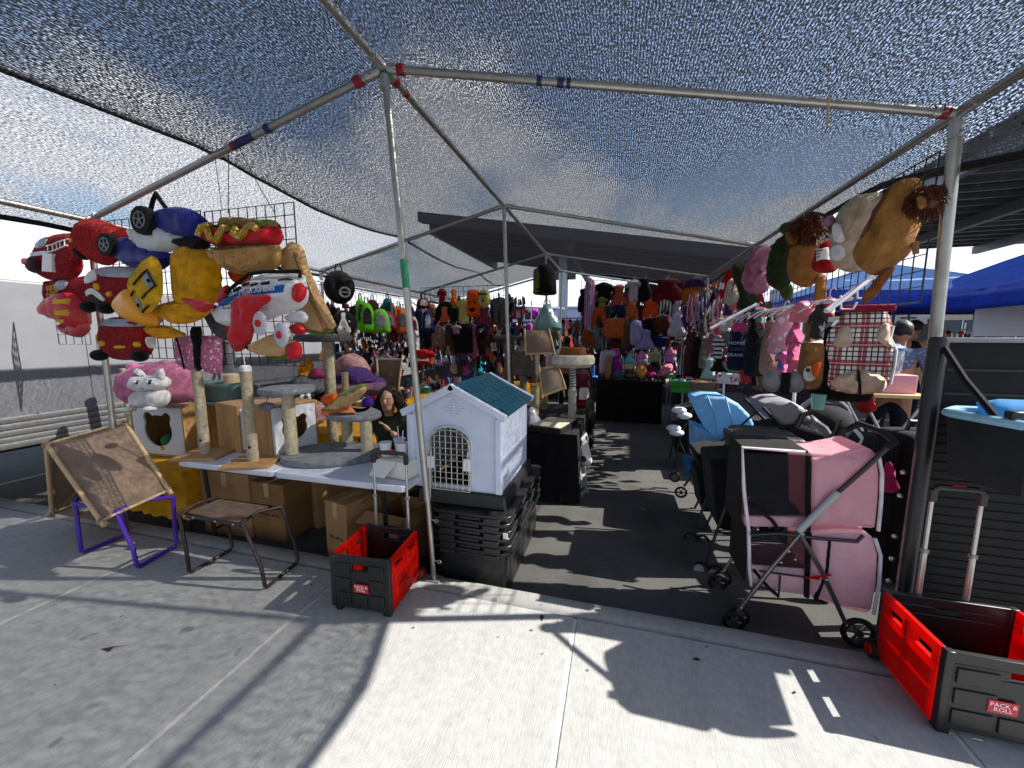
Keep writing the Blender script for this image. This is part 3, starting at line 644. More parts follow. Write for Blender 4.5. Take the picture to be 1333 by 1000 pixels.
truck('red plush fire truck bag hanging lowest of the red bags, two round yellow lights', (-3.303,1.9,1.584), [(-.264,.011),(-.213,.108),(-.112,.144),(.173,.136),(.247,.099),(.259,-.01),(.213,-.11),(.08,-.149),(-.136,-.152),(-.254,-.105)], [(-.17,.129),(.2,.12),(.222,.078),(-.17,.086)], [(-.154,-.038),(.18,-.042)], [('badge', [(-.033,-.054),(.059,-.053),(.056,-.069),(-.035,-.07)], YL), ('mirror', [(-.262,-.017),(-.227,-.006),(-.2,-.071),(-.242,-.083)], LW), ('lamp', [(-.246,.021),(-.214,.021),(-.219,-.006),(-.251,-.006)], YL), ('side_lamp', [(.239,.0),(.26,.0),(.25,-.062),(.236,-.062)], LW)], [(-.217,-.121),(.182,-.121)])
# --- fire dept bag with helmet
o, p = soft('plush_backpack', 'red plush bag lettered FIRE DEPT with a red fire helmet on its front', 'backpack', (-3.863,1.92,1.835), .055, [(-.305,.148),(-.265,.169),(-.004,.176),(.293,.186),(.322,.052),(.245,-.054),(.022,-.095),(-.195,-.064),(-.29,-.016),(-.309,.058)], FIRE, group=PG, k=2)
tw = [(-.111,.08)][0]; writing('FIRE\nDEPT', .06, YL, o, (tw[0], -p.hf(*tw) - .016, tw[1]), (90, -9, 0))
p.patch([(-.093,.157),(.009,.159),(.014,.104),(-.1,.091)], 'silver_patch', GLASS, o)
h = Pillow([(-.189,-.035),(-.131,.025),(-.028,.067),(.107,.069),(.184,.007),(.204,-.097),(.178,-.185),(.072,-.179),(-.021,-.139),(-.137,-.115),(-.223,-.069)], .16, amp=.05); hm = h.to('helmet', mat('plastic', 'b80f16'), o); hm.location = (0, -.04, 0)
for q in ([(.072,.02),(.155,.024),(.171,-.02),(.078,-.029)], [(.08,-.057),(.172,-.053),(.172,-.097),(.08,-.101)], [(.041,-.123),(.15,-.124),(.129,-.146),(.027,-.151)]): h.patch(q, 'reflector', YL, hm, k=1)
Pillow([(-.09,-.138),(.008,-.162),(.198,-.13),(.209,-.196),(.133,-.246),(.017,-.24),(-.069,-.201)], .07).to('helmet_brim', mat('plastic', 'b23038'), hm)
# --- blue race car
BLU = mat('satin', '0c1272')
o, p = soft('plush_backpack', 'shiny blue and white plush race car bag with black wheels and strap loop', 'backpack', (-2.783,1.86,2.213), .12, [(-.045,.096),(.006,.166),(.113,.18),(.261,.146),(.363,.075),(.372,.008),(.299,-.033),(.136,-.013),(.004,.028)], BLU, group=PG, part='upper_body', fold=.2)
p2 = Pillow([(-.446,-.03),(-.333,.031),(-.174,-.027),(.032,-.096),(.022,-.161),(-.092,-.199),(-.256,-.178),(-.393,-.142)], .1, fold=.2); p2.to('lower_body', BLU, o)
p3 = Pillow([(-.236,.063),(-.058,.144),(.074,.051),(.183,-.002),(.129,-.064),(-.021,-.093),(-.184,-.084),(-.221,-.015)], .11, fold=.25); p3.to('side_panel', mat('satin', 'c9ccd2'), o)
p4 = Pillow([(.13,-.013),(.313,-.02),(.352,-.059),(.303,-.097),(.178,-.08),(.08,-.042)], .08); p4.to('rear_bumper', BK, o)
wheel_patch(o, p3, [(-.047,.087)][0], .085); wheel_patch(o, p2, [(-.41,-.033)][0], .075)
paper_tag(o, p3, [(-.283,.033),(-.169,.049),(-.214,-.058),(-.317,-.038)]); 
MB().tube([(-.086,-.02,.137),(-.038,-.02,.225),(-.005,-.02,.263),(.021,-.02,.22),(.071,-.02,.161)], .013, 6).to('strap', BLKF, o)
# --- yellow digger
YP = mat('plush', 'e0b020')
o, p = soft('plush_backpack', 'bright yellow plush digger bag with hard hat and grey round patches', 'backpack', (-2.596,1.86,1.922), .13, [(-.12,.123),(-.088,.206),(.008,.237),(.081,.219),(.212,.171),(.243,.074),(.228,-.045),(.182,-.118),(.055,-.163),(-.068,-.161),(-.132,-.092)], YEL, group=PG, amp=.1, fold=.12)
q = Pillow([(-.274,-.137),(-.173,-.1),(.063,-.106),(.154,-.136),(.089,-.201),(-.047,-.243),(-.194,-.242),(-.27,-.197)], .12, fold=.2); q.to('lower_body', YEL, o)
f = Pillow([(-.371,-.007),(-.25,.105),(-.135,.157),(-.064,.097),(-.076,-.074),(-.153,-.149),(-.234,-.187),(-.3,-.127)], .05, k=2); fo = f.to('face_panel', YP, o); fo.location = (0, -.12, 0)
for cx, rr in (([(-.13,.009)][0], 1.0), ([(-.246,-.133)][0], .8)):
    f.patch(circ(cx[0], cx[1], .032 * rr, .048 * rr, 12), 'grey_patch', GREY, fo); f.patch(circ(cx[0] + .008, cx[1] - .005, .008, .012, 8), 'dark_dot', BK, fo, off=.012)
for a, b in (([(-.254,-.011)][0], [(-.128,.066)][0]), ([(-.128,.066)][0], [(-.089,-.026)][0]), ([(-.089,-.026)][0], [(-.208,-.104)][0]), ([(-.292,-.078)][0], [(-.246,-.045)][0]), ([(-.232,-.178)][0], [(-.158,-.135)][0])):
    n = max(3, int(math.dist(a, b) / .016)); mb = MB()
    for i in range(n):
        x, z = lerp(a, b, i / n); mb.box((x, -f.hf(x, z) - .008, z), (.009, .006, .015))
    mb.to('stitched_dashes', BK, fo)
h = Pillow([(-.549,-.127),(-.51,-.068),(-.415,-.015),(-.327,-.033),(-.264,-.118),(-.235,-.237),(-.28,-.266),(-.404,-.245),(-.511,-.199)], .15, amp=.05); hh = h.to('hard_hat', mat('plastic', 'e89a10'), o); hh.location = (0, -.06, 0)
Pillow([(-.434,-.255),(-.251,-.257),(-.173,-.282),(-.091,-.317),(-.209,-.336),(-.348,-.342),(-.413,-.306)], .06, fold=.5).to('frill', YEL, o)
f2 = Pillow([(-.497,.007),(-.404,.009),(-.392,-.046),(-.446,-.074),(-.509,-.063)], .02, k=1); yt = f2.to('tag', mat('fabric', 'cfa63a'), o); writing('JL', .045, BK, yt, (-.453,-.026,-.029), (90, -20, 0))
# --- hot dog
BUN = mat('plush', 'c79a5c')
o, p = soft('plush_backpack', 'plush hot dog bag with gold sequin mustard squiggle on a red sausage', 'backpack', (-2.152,1.88,2.142), .13, [(-.26,-.057),(-.229,-.004),(.046,-.003),(.232,-.018),(.241,-.092),(.191,-.155),(.062,-.181),(-.114,-.165),(-.218,-.115)], BUN, group=PG, part='bun')
Pillow([(-.208,.111),(-.166,.157),(-.041,.157),(.117,.127),(.217,.12),(.24,.071),(.053,.058)], .09).to('bun', mat('plush', 'b08a52'), o)
Pillow([(-.204,.093),(-.115,.131),(.029,.108),(.146,.129),(.238,.105),(.245,.062),(.052,.049)], .11, fold=.6, fq=20).to('lettuce', mat('plush', '8c9a4a'), o)
s = Pillow([(-.271,.048),(-.233,.109),(-.118,.105),(.055,.075),(.204,.095),(.261,.061),(.262,.014),(.215,-.022),(.044,-.02),(-.132,-.015),(-.252,.001)], .16, amp=.06); so = s.to('sausage', REDSAT, o)
sq = [(-.242,.037),(-.217,.09),(-.179,.1),(-.159,.068),(-.14,.022),(-.112,.007),(-.079,.031),(-.057,.07),(-.019,.089),(.013,.07),(.032,.029),(.059,.01),(.096,.029),(.116,.063),(.151,.069),(.183,.054)]
mb = MB(); mb.tube([(x, -s.hf(x, z) - .006, z) for x, z in sq], .021, 7); mb.to('mustard', GOLD, so)
for q in [(-.174,-.057),(-.091,-.12),(.074,-.07),(.037,-.149),(.159,-.128),(-.021,-.088)]: MB().ell((q[0], -p.hf(*q) - .001, q[1]), (.006, .003, .004), 6, 5).to('seed', BK, o)
Pillow([(-.235,-.009),(-.131,-.006),(.044,-.025),(.088,-.045),(-.136,-.046),(-.22,-.032)], .14, fold=.5).to('relish', mat('plush', '7d8442'), o)
# --- sandwich wedge
BREAD = spots('toasted_bread', (.56, .36, .17), (.34, .17, .05), 55, .22)
o, p = soft('plush_backpack', 'tall toasted sandwich wedge plush beside the airplane bag', 'backpack', (-1.862,2.0,1.891), .09, [(-.171,.178),(-.135,.25),(-.08,.283),(.007,.228),(.028,.132),(.13,-.082),(.208,-.231),(.173,-.263),(-.01,-.267),(-.087,-.067)], BREAD, group=PG, k=2, amp=.08)
Pillow([(-.031,-.243),(.105,-.258),(.196,-.24),(.16,-.277),(.035,-.286)], .07).to('lettuce_edge', mat('plush', '7a8a35'), o); mb = MB(); mb.tube([(x, -.05, z) for x, z in [(-.012,.202),(.015,.114),(.085,-.081),(.174,-.249)]], .012, 6); mb.to('crust', mat('plush', '9a7040'), o)
# --- airplane
o, p = soft('plush_backpack', 'white plush airplane bag with a blue stripe and red wings', 'backpack', (-1.967,1.8,1.784), .12, [(-.386,-.069),(-.329,.003),(-.214,.071),(-.069,.145),(.022,.163),(.266,.153),(.298,.106),(.308,.035),(.262,-.027),(.131,-.063),(-.062,-.113),(-.308,-.125)], WHTF, group=PG, amp=.08, part='fuselage')
p.patch([(-.262,.01),(-.148,.039),(-.077,.067),(.101,.079),(.287,.094),(.289,.057),(.098,.045),(-.069,.032),(-.152,.008),(-.248,-.017)], 'stripe', mat('fabric', '1a5ca8'), o, k=2)
tx = [(.045,.059)][0]; writing('Plush Airlines', .046, WHTF, o, (tx[0], -p.hf(*tx) - .02, tx[1] + .004), (90, -5, 0), shear=.35, name='script_lettering')
for q in ([(-.144,.082),(-.097,.094),(-.099,.072),(-.14,.06)], [(-.068,.102),(-.022,.113),(-.029,.096),(-.069,.089)], [(-.007,.1),(.038,.107),(.032,.094),(-.008,.087)], [(.06,.106),(.12,.112),(.119,.095),(.059,.093)], [(.174,.119),(.233,.129),(.263,.116),(.173,.111)]): p.patch(q, 'window', BK, o, k=1, off=.006)
mb = MB()
for pts in ([(-.226,.067),(-.161,.083),(-.166,.035),(-.231,.027)], [(-.218,-.013),(-.147,-.001),(-.156,-.028),(-.214,-.031)]): mb.tube([(x, -p.hf(x, z) - .004, z) for x, z in pts], .0022, 5, True)
mb.to('door_outline', BK, o); q = [(-.199,.053)][0]; MB().disc((q[0], -p.hf(*q) - .004, q[1]), .008, .008).to('porthole', BK, o)
w = Pillow([(-.065,.023),(.086,.033),(.172,.03),(.185,.005),(.151,-.016),(.1,-.045),(.025,-.145),(-.022,-.22),(-.104,-.239),(-.135,-.207),(-.101,-.108)], .05, amp=.1, fold=.8, fq=11, k=2); wo = w.to('wing', mat('satin', 'b5101f'), o); wo.location = (0, -.13, 0)
w = Pillow([(-.503,.029),(-.416,.027),(-.253,-.008),(-.323,-.052),(-.394,-.037)], .03, fold=.4); w.to('wing', mat('satin', 'b5101f'), o).location = (0, -.1, 0)
Pillow([(-.352,.012),(-.312,.087),(-.262,.113),(-.245,.059),(-.305,.002)], .04).to('tail_fin', REDSAT, o)
e = Pillow([(.266,.024),(.281,.082),(.318,.097),(.346,.059),(.327,.01),(.289,-.006)], .06, fold=.5); e.to('engine', REDSAT, o).location = (0, -.06, 0)
MB().tube([(-.244,-.03,.068),(-.067,-.03,.162),(.017,-.03,.171),(.288,-.03,.164),(.285,-.03,.131)], .011, 6).to('strap', BLKF, o)
for cx, r_ in (([(.109,-.119)][0], .05), ([(.244,-.18)][0], .05)):
    pr_ = Pillow(circ(cx[0], cx[1], r_ * 1.0, r_ * 1.3, 10), .02); po = pr_.to('propeller', mat('satin', 'b9bcc8'), o); po.location = (0, -.14, 0); pr_.patch(circ(cx[0], cx[1], .02, .02, 10), 'hub', REDSAT, po)
Pillow([(.13,-.076),(.25,-.043),(.294,-.082),(.265,-.112),(.17,-.107)], .03).to('care_label', WHTF, o)
Pillow([(.168,-.132),(.244,-.111),(.277,-.163),(.206,-.18)], .05, fold=.4).to('red_flap', REDSAT, o)
e = Pillow([(.186,-.232),(.257,-.215),(.285,-.249),(.271,-.301),(.221,-.324),(.186,-.294)], .05, fold=.4); e.to('engine', REDSAT, o).location = (0, -.05, 0)
# --- taco, grey plush, pink sequin bag and the rest behind
o, p = soft('plush_toy', 'round speckled tortilla plush hanging under the airplane bag', 'plush toy', (-2.129,1.98,1.537), .06, [(-.228,-.017),(-.088,.044),(.075,.088),(.16,.035),(.172,-.028),(.072,-.073),(-.087,-.065)], BREAD, group=PG)
Pillow([(-.068,-.065),(.073,-.063),(.173,-.018),(.132,-.077),(.009,-.093)], .04).to('lettuce_edge', mat('plush', '6d8a2c'), o)
soft('plush_backpack', 'dark grey plush bag partly hidden behind the airplane tail', 'backpack', (-2.583,2.0,1.712), .07, [(-.127,.068),(-.048,.097),(.054,.055),(.094,-.046),(.084,-.138),(-.021,-.118),(-.091,-.025)], mat('plush', '4c4e52'), group=PG)
soft('plush_toy', 'coral red plush dangling below the airplane fuselage', 'plush toy', (-2.417,1.99,1.61), .07, [(-.085,.056),(.135,.064),(.113,-.025),(.068,-.085),(-.026,-.117),(-.059,-.056)], mat('plush', 'b0392f'), group=PG)
soft('plush_toy', 'orange plush peeking between the hot dog and the airplane', 'plush toy', (-2.388,2.0,1.971), .05, [(-.058,.051),(.1,.044),(.099,-.023),(.008,-.044),(-.052,-.008)], mat('plush', 'd2500f'), group=PG)
PSQ = sequin_pattern('pink_sequins', (.5, .13, .24), (.95, .75, .8), 75)
o = T('sequin_bag', 'pink sequin bag with black straps hanging below the yellow digger', 'bag', (-2.8,2.0,1.479), 0)
for q in ([(-.201,.105),(-.17,.121),(.017,.121),(.042,.106),(.021,-.053),(-.017,-.129),(-.173,-.1),(-.211,-.057)], [(.056,.106),(.086,.121),(.21,.121),(.227,.096),(.2,-.123),(.163,-.14),(.039,-.127),(.028,-.053)]): Pillow(q, .05, k=2).to('panel', PSQ, o)
for q in ([(-.031,.184),(.053,.184),(.02,-.117),(-.025,-.129),(-.021,.053)],): Pillow(q, .055, k=1).to('strap', BLKF, o)
MB().tube([(-.114,-.05,.106),(-.087,-.05,-.012),(-.072,-.05,-.108)], .006, 6).to('zipper', BLKF, o)
soft('plush_toy', 'white and grey plush with a pale face behind the tall scratching post', 'plush toy', (-2.665,2.1,1.465), .06, [(-.073,.097),(.042,.119),(.077,.055),(.045,-.097),(-.044,-.132),(-.098,-.045)], mat('plush', '9a9ca3'), group=PG)

TS[0] = 1.0; FUR[0] = 0
# ================================================================ folding table with the cat furniture
TZ = .62
tb = T('folding_table', 'white plastic folding table with a centre seam and black legs', 'table', (-2.33, 2.49, GZ))
h = TZ - GZ
for s, x0, x1 in ((0, -1.0, -.052), (1, -.048, 1.02)):
    MB().prism(rrect(x0, -.36, x1, .36, .07) if 0 else rrect(x0, -.36, x1, .36, .04), .045, 0).to('tabletop_half', mat('plastic', 'd3d9e6'), tb, (0, 0, h - .045), rot=(90, 0, 0), bev=.008)
for x in (-.8, .82):
    MB().tube([(x, -.3, h - .05), (x, -.26, 0), ], .016, 8).to('leg', BLK, tb); MB().tube([(x, .3, h - .05), (x, .26, 0)], .016, 8).to('leg', BLK, tb)
    MB().tube([(x, -.27, .15), (x, .27, .15)], .012, 8).to('leg_bar', BLK, tb); MB().tube([(x, 0, .15), (x * .45, 0, h - .06)], .01, 8).to('brace', BLK, tb)
# cat cubes
def bear(cx, cz, r): return circ(cx, cz, r, r * .92, 14, -225 + 360 - 10, 45 + 10 + 360 - 360) if 0 else None
def cat_cube(label, loc, rot, w, d, hh, hx=0, cap=True):
    o = T('cat_cube', label, 'cat cube', loc, rot, 'wooden cat cubes'); t = .018
    for nm, c, s, mm in (('side_panel', (-w / 2 + t / 2, 0, hh / 2), (t, d, hh), OAKV), ('side_panel', (w / 2 - t / 2, 0, hh / 2), (t, d, hh), OAKV), ('top_panel', (0, 0, hh - t / 2), (w - 2 * t - .002, d, t), OAK), ('bottom_panel', (0, 0, t / 2), (w - 2 * t - .002, d, t), OAK), ('back_panel', (0, d / 2 - t / 2, hh / 2), (w - 2 * t - .002, t, hh - 2 * t - .002), OAKV)):
        MB().box(c, s).to(nm, mm, o, bev=.003)
    # white front with a bear shaped opening
    r = w * .26; cz = hh * .5; W2 = w / 2 - t - .003; pts = []
    for a in [k * 6 for k in range(60)]:
        A = R(a); rr = r * (1 + (.0)); x = rr * math.cos(A); z = rr * .92 * math.sin(A)
        for ea in (50, 130):
            ex, ez, er = r * 1.04 * math.cos(R(ea)), r * .98 * math.sin(R(ea)), r * .33
            b = x * 0; ca, sa = math.cos(A), math.sin(A); bb = ca * ex + sa * ez; cc = ex * ex + ez * ez - er * er; D_ = bb * bb - cc
            if D_ > 0:
                q = bb + math.sqrt(D_)
                if q > math.hypot(x, z): x, z = q * ca, q * sa
        pts.append((x + hx, z + cz))
    sqr = []
    for x, z in pts:
        dx, dz = x - hx, z - cz; k = min((W2 - (hx if dx > 0 else -hx)) / abs(dx) if abs(dx) > 1e-6 else 9, (hh / 2 - t - .003) / abs(dz) if abs(dz) > 1e-6 else 9); sqr.append((hx + dx * k, cz + dz * k))
    n = len(pts); v = []; f = []
    for y in (-d / 2 + .004, -d / 2 + .018):
        v += [(x, y, z) for x, z in pts] + [(x, y, z) for x, z in sqr]
    for i in range(n):
        j = (i + 1) % n; f += [(i, n + i, n + j, j), (2 * n + j, 3 * n + j, 3 * n + i, 2 * n + i), (i, j, 2 * n + j, 2 * n + i), (n + j, n + i, 3 * n + i, 3 * n + j)]
    # corner fills
    for sx in (-W2, W2):
        for sz in (t + .003, hh - t - .003):
            i = min(range(n), key=lambda k: math.hypot(sqr[k][0] - sx, sqr[k][1] - sz)); 
            v.append((sx, -d / 2 + .004, sz)); c = len(v) - 1; f += [(n + i, c, n + (i + 1) % n), (n + (i - 1) % n, c, n + i)]
    MB().add(v, f).to('front_panel', mat('paint', 'd9dde4'), o, smooth=False)
    MB().box((0, .0, t + .012), (w * .8, d * .75, .02)).to('cushion', FURG, o, bev=.008)
    return o
c1 = (-4.194,2.55,.454); cat_cube('wooden cat cube under the pink cat pillow, bear shaped hole with a green ball inside', (c1[0], 2.55 + .2, c1[2]), 3, 0.6359999999999997, .4, 0.49599999999999994)
BALLM = spots('green_toy', (.02, .16, .06), (.01, .08, .03), 30)
o = tag(MB().ell((c1[0] + .03, 2.62, c1[2] + .14), (.06, .06, .06)).to('toy_ball', BALLM), 'dark green toy ball inside the cat cube', 'toy'); o2 = tag(MB().ell((c1[0] + .04, 2.58, c1[2] + .08), (.035, .035, .03)).to('toy_ball', mat('plush', 'c9b53a')), 'small yellow toy inside the cat cube', 'toy')
cat_cube('wooden cat cube facing the aisle, its white front behind the grey cat tree', (-2.77, 2.62, TZ), 72, .4, .4, 1.044 - TZ)
cat_cube('wooden cat cube between the two capped scratching posts', (-3.15, 2.66, TZ), 74, .4, .4, 1.018 - TZ)
# scratching posts
def scratch_post(label, x, y, hh, rot, arc_to, cap=True):
    o = T('scratching_post', label, 'scratching post', (x, y, TZ), rot, 'rope scratching posts'); r = .037
    MB().box((0, 0, .012), (.34, .3, .024)).to('base', OAK, o, bev=.004)
    MB().lathe([(r, .024), (r, .035), (r * 1.06, .08), (r, .12), (r * 1.05, .17), (r, .22), (r, .235)], n=18).to('plush_sleeve', mat('plush', 'b9aa93'), o)
    MB().lathe([(r, .235), (r, hh - .03)], n=20).to('rope_wrap', ROPE, o)
    MB().lathe([(r + .003, hh - .03), (r + .005, hh - .005), (r * .8, hh + .012), (.008, hh + .02)], n=18).to('cap', WHT, o)
    pts = [(0, 0, hh), (.01, 0, hh + .1), (.04, 0, hh + .16), (.11, -.01, hh + .14), (arc_to * .9, -.01, hh + .05), (arc_to, -.01, hh - .02)] if arc_to > 0 else [(0, 0, hh), (-.01, 0, hh + .12), (-.05, 0, hh + .18), (-.1, -.01, hh + .2)]
    w = MB().tube(pts, .004, 6).to('spring_wire', WHT, o)
    MB().ell(pts[-1], (.032, .032, .03), amp=.3).to('pompom', mat('plush', 'a8987f'), w)
    q = MB().ell((0, -r - .004, .14), (.012, .006, .012), 8, 6).to('dark_bead', BLK, o)
    return o
scratch_post('capped rope scratching post nearer the cat cube with the pink pillow', -3.24, 2.29, 1.351 - TZ, 20, .16)
scratch_post('capped rope scratching post with its white wire arching over from the middle of the table', -2.68, 2.24, 1.366 - TZ, 24, -.12)
o = T('scratching_post', 'bare rope scratching post leaning behind the tent shaped pet bed', 'scratching post', (-4.869,2.75,.699), 0, 'rope scratching posts')
MB().lathe([(.045, 0), (.045, 0.5650000000000001)], n=18).to('rope_wrap', ROPE, o); MB().lathe([(.05, -.5), (.05, 0)], n=16).to('sleeve', mat('plush', 'b3a48c'), o)
# grey cat tree
def plat(name, c, rx, ry, t, m, par, ang=0):
    v = []; prof = [(.82, -t / 2), (.97, -t * .42), (1, -.1 * t), (1, .1 * t), (.97, t * .42), (.8, t / 2)]; n = 26; f = []; M = Matrix.Rotation(R(ang), 3, 'Z')
    for pr_, z in prof:
        for k in range(n):
            a = 2 * PI * k / n; q = M @ V(rx * pr_ * math.cos(a), ry * pr_ * math.sin(a), z); q *= 1; g = 1 + .03 * noise.noise(q * 9); v.append((q.x * g, q.y * g, q.z + .006 * noise.noise(q * 14)))
    for i in range(len(prof) - 1):
        for k in range(n): f.append((i * n + k, i * n + (k + 1) % n, (i + 1) * n + (k + 1) % n, (i + 1) * n + k))
    f += [tuple(range(n - 1, -1, -1)), tuple((len(prof) - 1) * n + k for k in range(n))]
    return MB().add(v, f).to(name, m, par, loc=c)
ROPE2 = mat('rope', 'cfc4a4')
def post(par, x, y, z0, z1, r=.046, m=None, name='rope_post'): return MB().lathe([(r, z0), (r, z1)], (x, y, 0), 20).to(name, m or ROPE2, par)
o = T('cat_tree', 'grey plush cat tree with three cream rope posts on the white table', 'cat tree', (-2.2, 2.5, TZ))
plat('base', (-.0, .05, .025), .40, .30, .05, FURG, o, 22)
za, zb = 1.182 - TZ, 0.941 - TZ
post(o, -.27, -.1, .05, za - .02); plat('platform', (-.27, -.1, za), .2, .2, .045, FURG, o)
post(o, -.09, .33, .05, zb - .02); post(o, .26, .12, .05, zb - .02); plat('platform', (.07, .22, zb), .27, .2, .05, FURG, o, -22)
MB().ell((-.42, -.16, za - .13), (.055, .055, .035), amp=.1).to('hanging_puff', FURG, o); MB().tube([(-.40, -.15, za - .01), (-.42, -.16, za - .1)], .003, 5).to('string', BLKF, o)
o = T('cat_tree', 'tall cream rope post topped by a dark grey plush platform behind the table', 'cat tree', (-2.675,3.1,.831), 0)
zt = 0.7470000000000001; MB().lathe([(.052, -.5), (.052, zt - .03)], n=20).to('rope_post', ROPE2, o); plat('platform', (-.03, -.02, zt), .27, .22, .07, FURD, o)
plat('base', (0, 0, -.5), .25, .25, .04, FURD, o)
# white cake box, cup tray and cups
bx = T('cardboard_box', 'white cardboard box with an open flap near the table corner', 'box', (-1.464,2.248,.625), -8)
MB().box((0, .12, .06), (.24, .26, .12)).to('box_body', PAPER, bx, bev=.004); MB().add([(-.125, -.015, .12), (.05, -.012, .12), (-.01, -.08, .02), (-.16, -.06, .015)], [(0, 1, 2, 3), (3, 2, 1, 0)]).to('flap', PAPER, bx, smooth=False)
tr_ = (-1.557,2.36,.713)
o = T('cup_tray', 'brown pulp drink tray holding three white cups', 'tray', tr_, 0)
MB().lathe([(.05, 0), (.075, .012), (.085, .04), (.078, .038), (.06, .016), (.01, .014)], n=16).to('tray_cup', mat('card', 'a88a62'), o); MB().lathe([(.05, 0), (.075, .012), (.085, .04), (.078, .038), (.06, .016), (.01, .014)], (.13, .03, 0), 16).to('tray_cup', mat('card', 'a88a62'), o)
for k, (dx, dy, lab, st) in enumerate(((-.02, -.02, 'white paper cup in the front of the drink tray', 0), (.1, .0, 'white paper cup on the aisle side of the drink tray', 1), (.02, .1, 'white paper cup at the back of the tray with two straws', 1))):
    c = T('paper_cup', lab, 'cup', (tr_[0] + dx, tr_[1] + dy, tr_[2] + .02), 0, 'cups in the drink tray')
    MB().lathe([(.03, 0), (.043, .105), (.046, .105), (.046, .112), (.04, .112)], n=18).to('cup_body', mat('paper', 'e2e3e8'), c)
    if st: MB().tube([(0, 0, .02), (.012 * (1 - 2 * (k == 2)), 0, .2)], .004, 6).to('straw', WHT, c)
FUR[0] = 1
# plush on the furniture
o, p = soft('plush_toy', 'folded tortilla taco plush with green lettuce on the grey platform', 'plush toy', (-2.131,2.62,1.11), .06, [(-.22,-.139),(-.075,-.016),(.106,.073),(.208,.095),(.197,.033),(.084,-.059),(-.068,-.131)], BREAD)
p.patch([(-.185,-.085),(-.027,.031),(.129,.093),(.194,.107),(.178,.082),(.076,.041),(-.062,-.041),(-.157,-.11)], 'lettuce', mat('plush', '6f8f2f'), o, off=.0, th=.02); Pillow([(-.234,-.126),(-.124,-.082),(.154,-.094),(.227,-.065),(.196,-.111),(-.07,-.163),(-.191,-.17)], .07, fold=.4).to('cloth_lining', mat('fabric', 'c97b4c'), o); Pillow([(-.202,-.002),(-.072,.022),(-.054,-.04),(-.132,-.076),(-.191,-.06)], .05).to('orange_filling', mat('fabric', 'd85a1c'), o)
o = T('plush_pillow', 'big pink cat pillow lying on the wooden cat cube', 'plush pillow', (-4.099,2.6,1.111), 0)
p = Pillow([(-.427,.142),(-.322,.204),(-.164,.229),(.137,.256),(.332,.217),(.392,.106),(.368,-.065),(.225,-.129),(-.126,-.16),(-.384,-.157),(-.445,-.024)], .2, amp=.08); pb = p.to('body', mat('plush', 'cf7fa0'), o)
Pillow([(-.449,.194),(-.379,.232),(-.282,.197),(-.316,.115),(-.412,.105)], .05).to('ear', mat('plush', 'cf7fa0'), o); Pillow([(-.032,.239),(.051,.269),(.145,.242),(.097,.184),(-.0,.189)], .05).to('ear', mat('plush', 'd8a0a8'), o)
mb = MB()
for a, b in (([(-.021,.058)][0], [(.173,.107)][0]), ([(-.014,.036)][0], [(.184,.05)][0]), ([(-.019,.007)][0], [(.186,-.001)][0])): mb.tube([(x, -p.hf(x, z) - .004, z) for x, z in (a, lerp(a, b, .5), b)], .003, 5)
mb.to('whiskers', BLK, o)
o = T('plush_toy', 'small white plush kitten sitting in front of the pink pillow', 'plush toy', (-3.928,2.38,1.146), 0)
KW = mat('plush', 'efeeec'); hd = Pillow([(-.162,.049),(-.092,.126),(-.039,.107),(.111,.111),(.2,.1),(.207,.027),(.126,-.022),(-.043,-.036),(-.145,-.019)], .1); ho = hd.to('head', KW, o)
Pillow([(-.135,-.019),(.165,-.007),(.184,-.121),(.103,-.172),(-.106,-.183),(-.187,-.152)], .09).to('body', KW, o)
for q in ([(.01,.061)][0], [(.149,.066)][0]): hd.patch(circ(q[0], q[1], .018, .018, 10), 'eye', BLK, ho); hd.patch(circ(q[0] - .004, q[1] + .004, .008, .008, 8), 'eye_glint', WHT, ho, off=.012)
for q in ([(-.154,-.185)][0], [(.094,-.166)][0]): MB().ell((q[0], -.08, q[1]), (.045, .05, .025)).to('paw', KW, o)
hd.patch([(.049,.015),(.077,.016),(.066,.002)], 'nose', mat('fabric', 'c07a88'), ho, k=1)
Pillow([(-.148,.077),(-.103,.173),(-.019,.114)], .03, k=2).to('ear', KW, o, loc=(0, -.02, 0)); Pillow([(.102,.118),(.203,.18),(.207,.087)], .03, k=2).to('ear', KW, o, loc=(0, -.02, 0)); Pillow([(-.117,.091),(-.09,.14),(-.047,.114)], .012, k=1).to('ear_lining', mat('plush', 'a07c8c'), o, loc=(0, -.05, 0))
def plush_lump(name, label, cat, Yb, pts, T_, m, **k):
    return soft(name, label, cat, Yb, T_, pts, m, **k)
plush_lump('plush_toy', 'golden spiral horn plush standing behind the grey platform', 'plush toy', (-2.821,3.0,1.259), [(-.078,-.083),(-.079,.013),(-.047,.072),(-.026,.116),(.011,.132),(.041,.074),(.053,.001),(.075,-.057),(.027,-.102),(-.045,-.119)], .08, mat('plush', 'd29014'), fold=.8, fq=26)
plush_lump('plush_toy', 'grey shark like plush lying behind the rope post', 'plush toy', (-2.846,2.95,1.132), [(-.194,-.066),(-.093,.056),(.018,.11),(.136,.062),(.217,.0),(.195,-.066),(.0,-.103)], .12, mat('plush', '5d6268'))
plush_lump('plush_toy', 'magenta plush beside the tall rope post', 'plush toy', (-2.736,3.0,1.225), [(-.049,.043),(.04,.074),(.089,.024),(.05,-.028),(-.028,-.023)], .06, mat('plush', '8d3560'))
plush_lump('plush_pillow', 'pale pink and cream round plush pillow behind the purple one', 'plush pillow', (-2.805,3.6,1.307), [(-.227,-.107),(-.178,.014),(-.054,.092),(.064,.093),(.176,.02),(.209,-.096),(.029,-.169),(-.149,-.157)], .14, mat('plush', 'c79a94'))
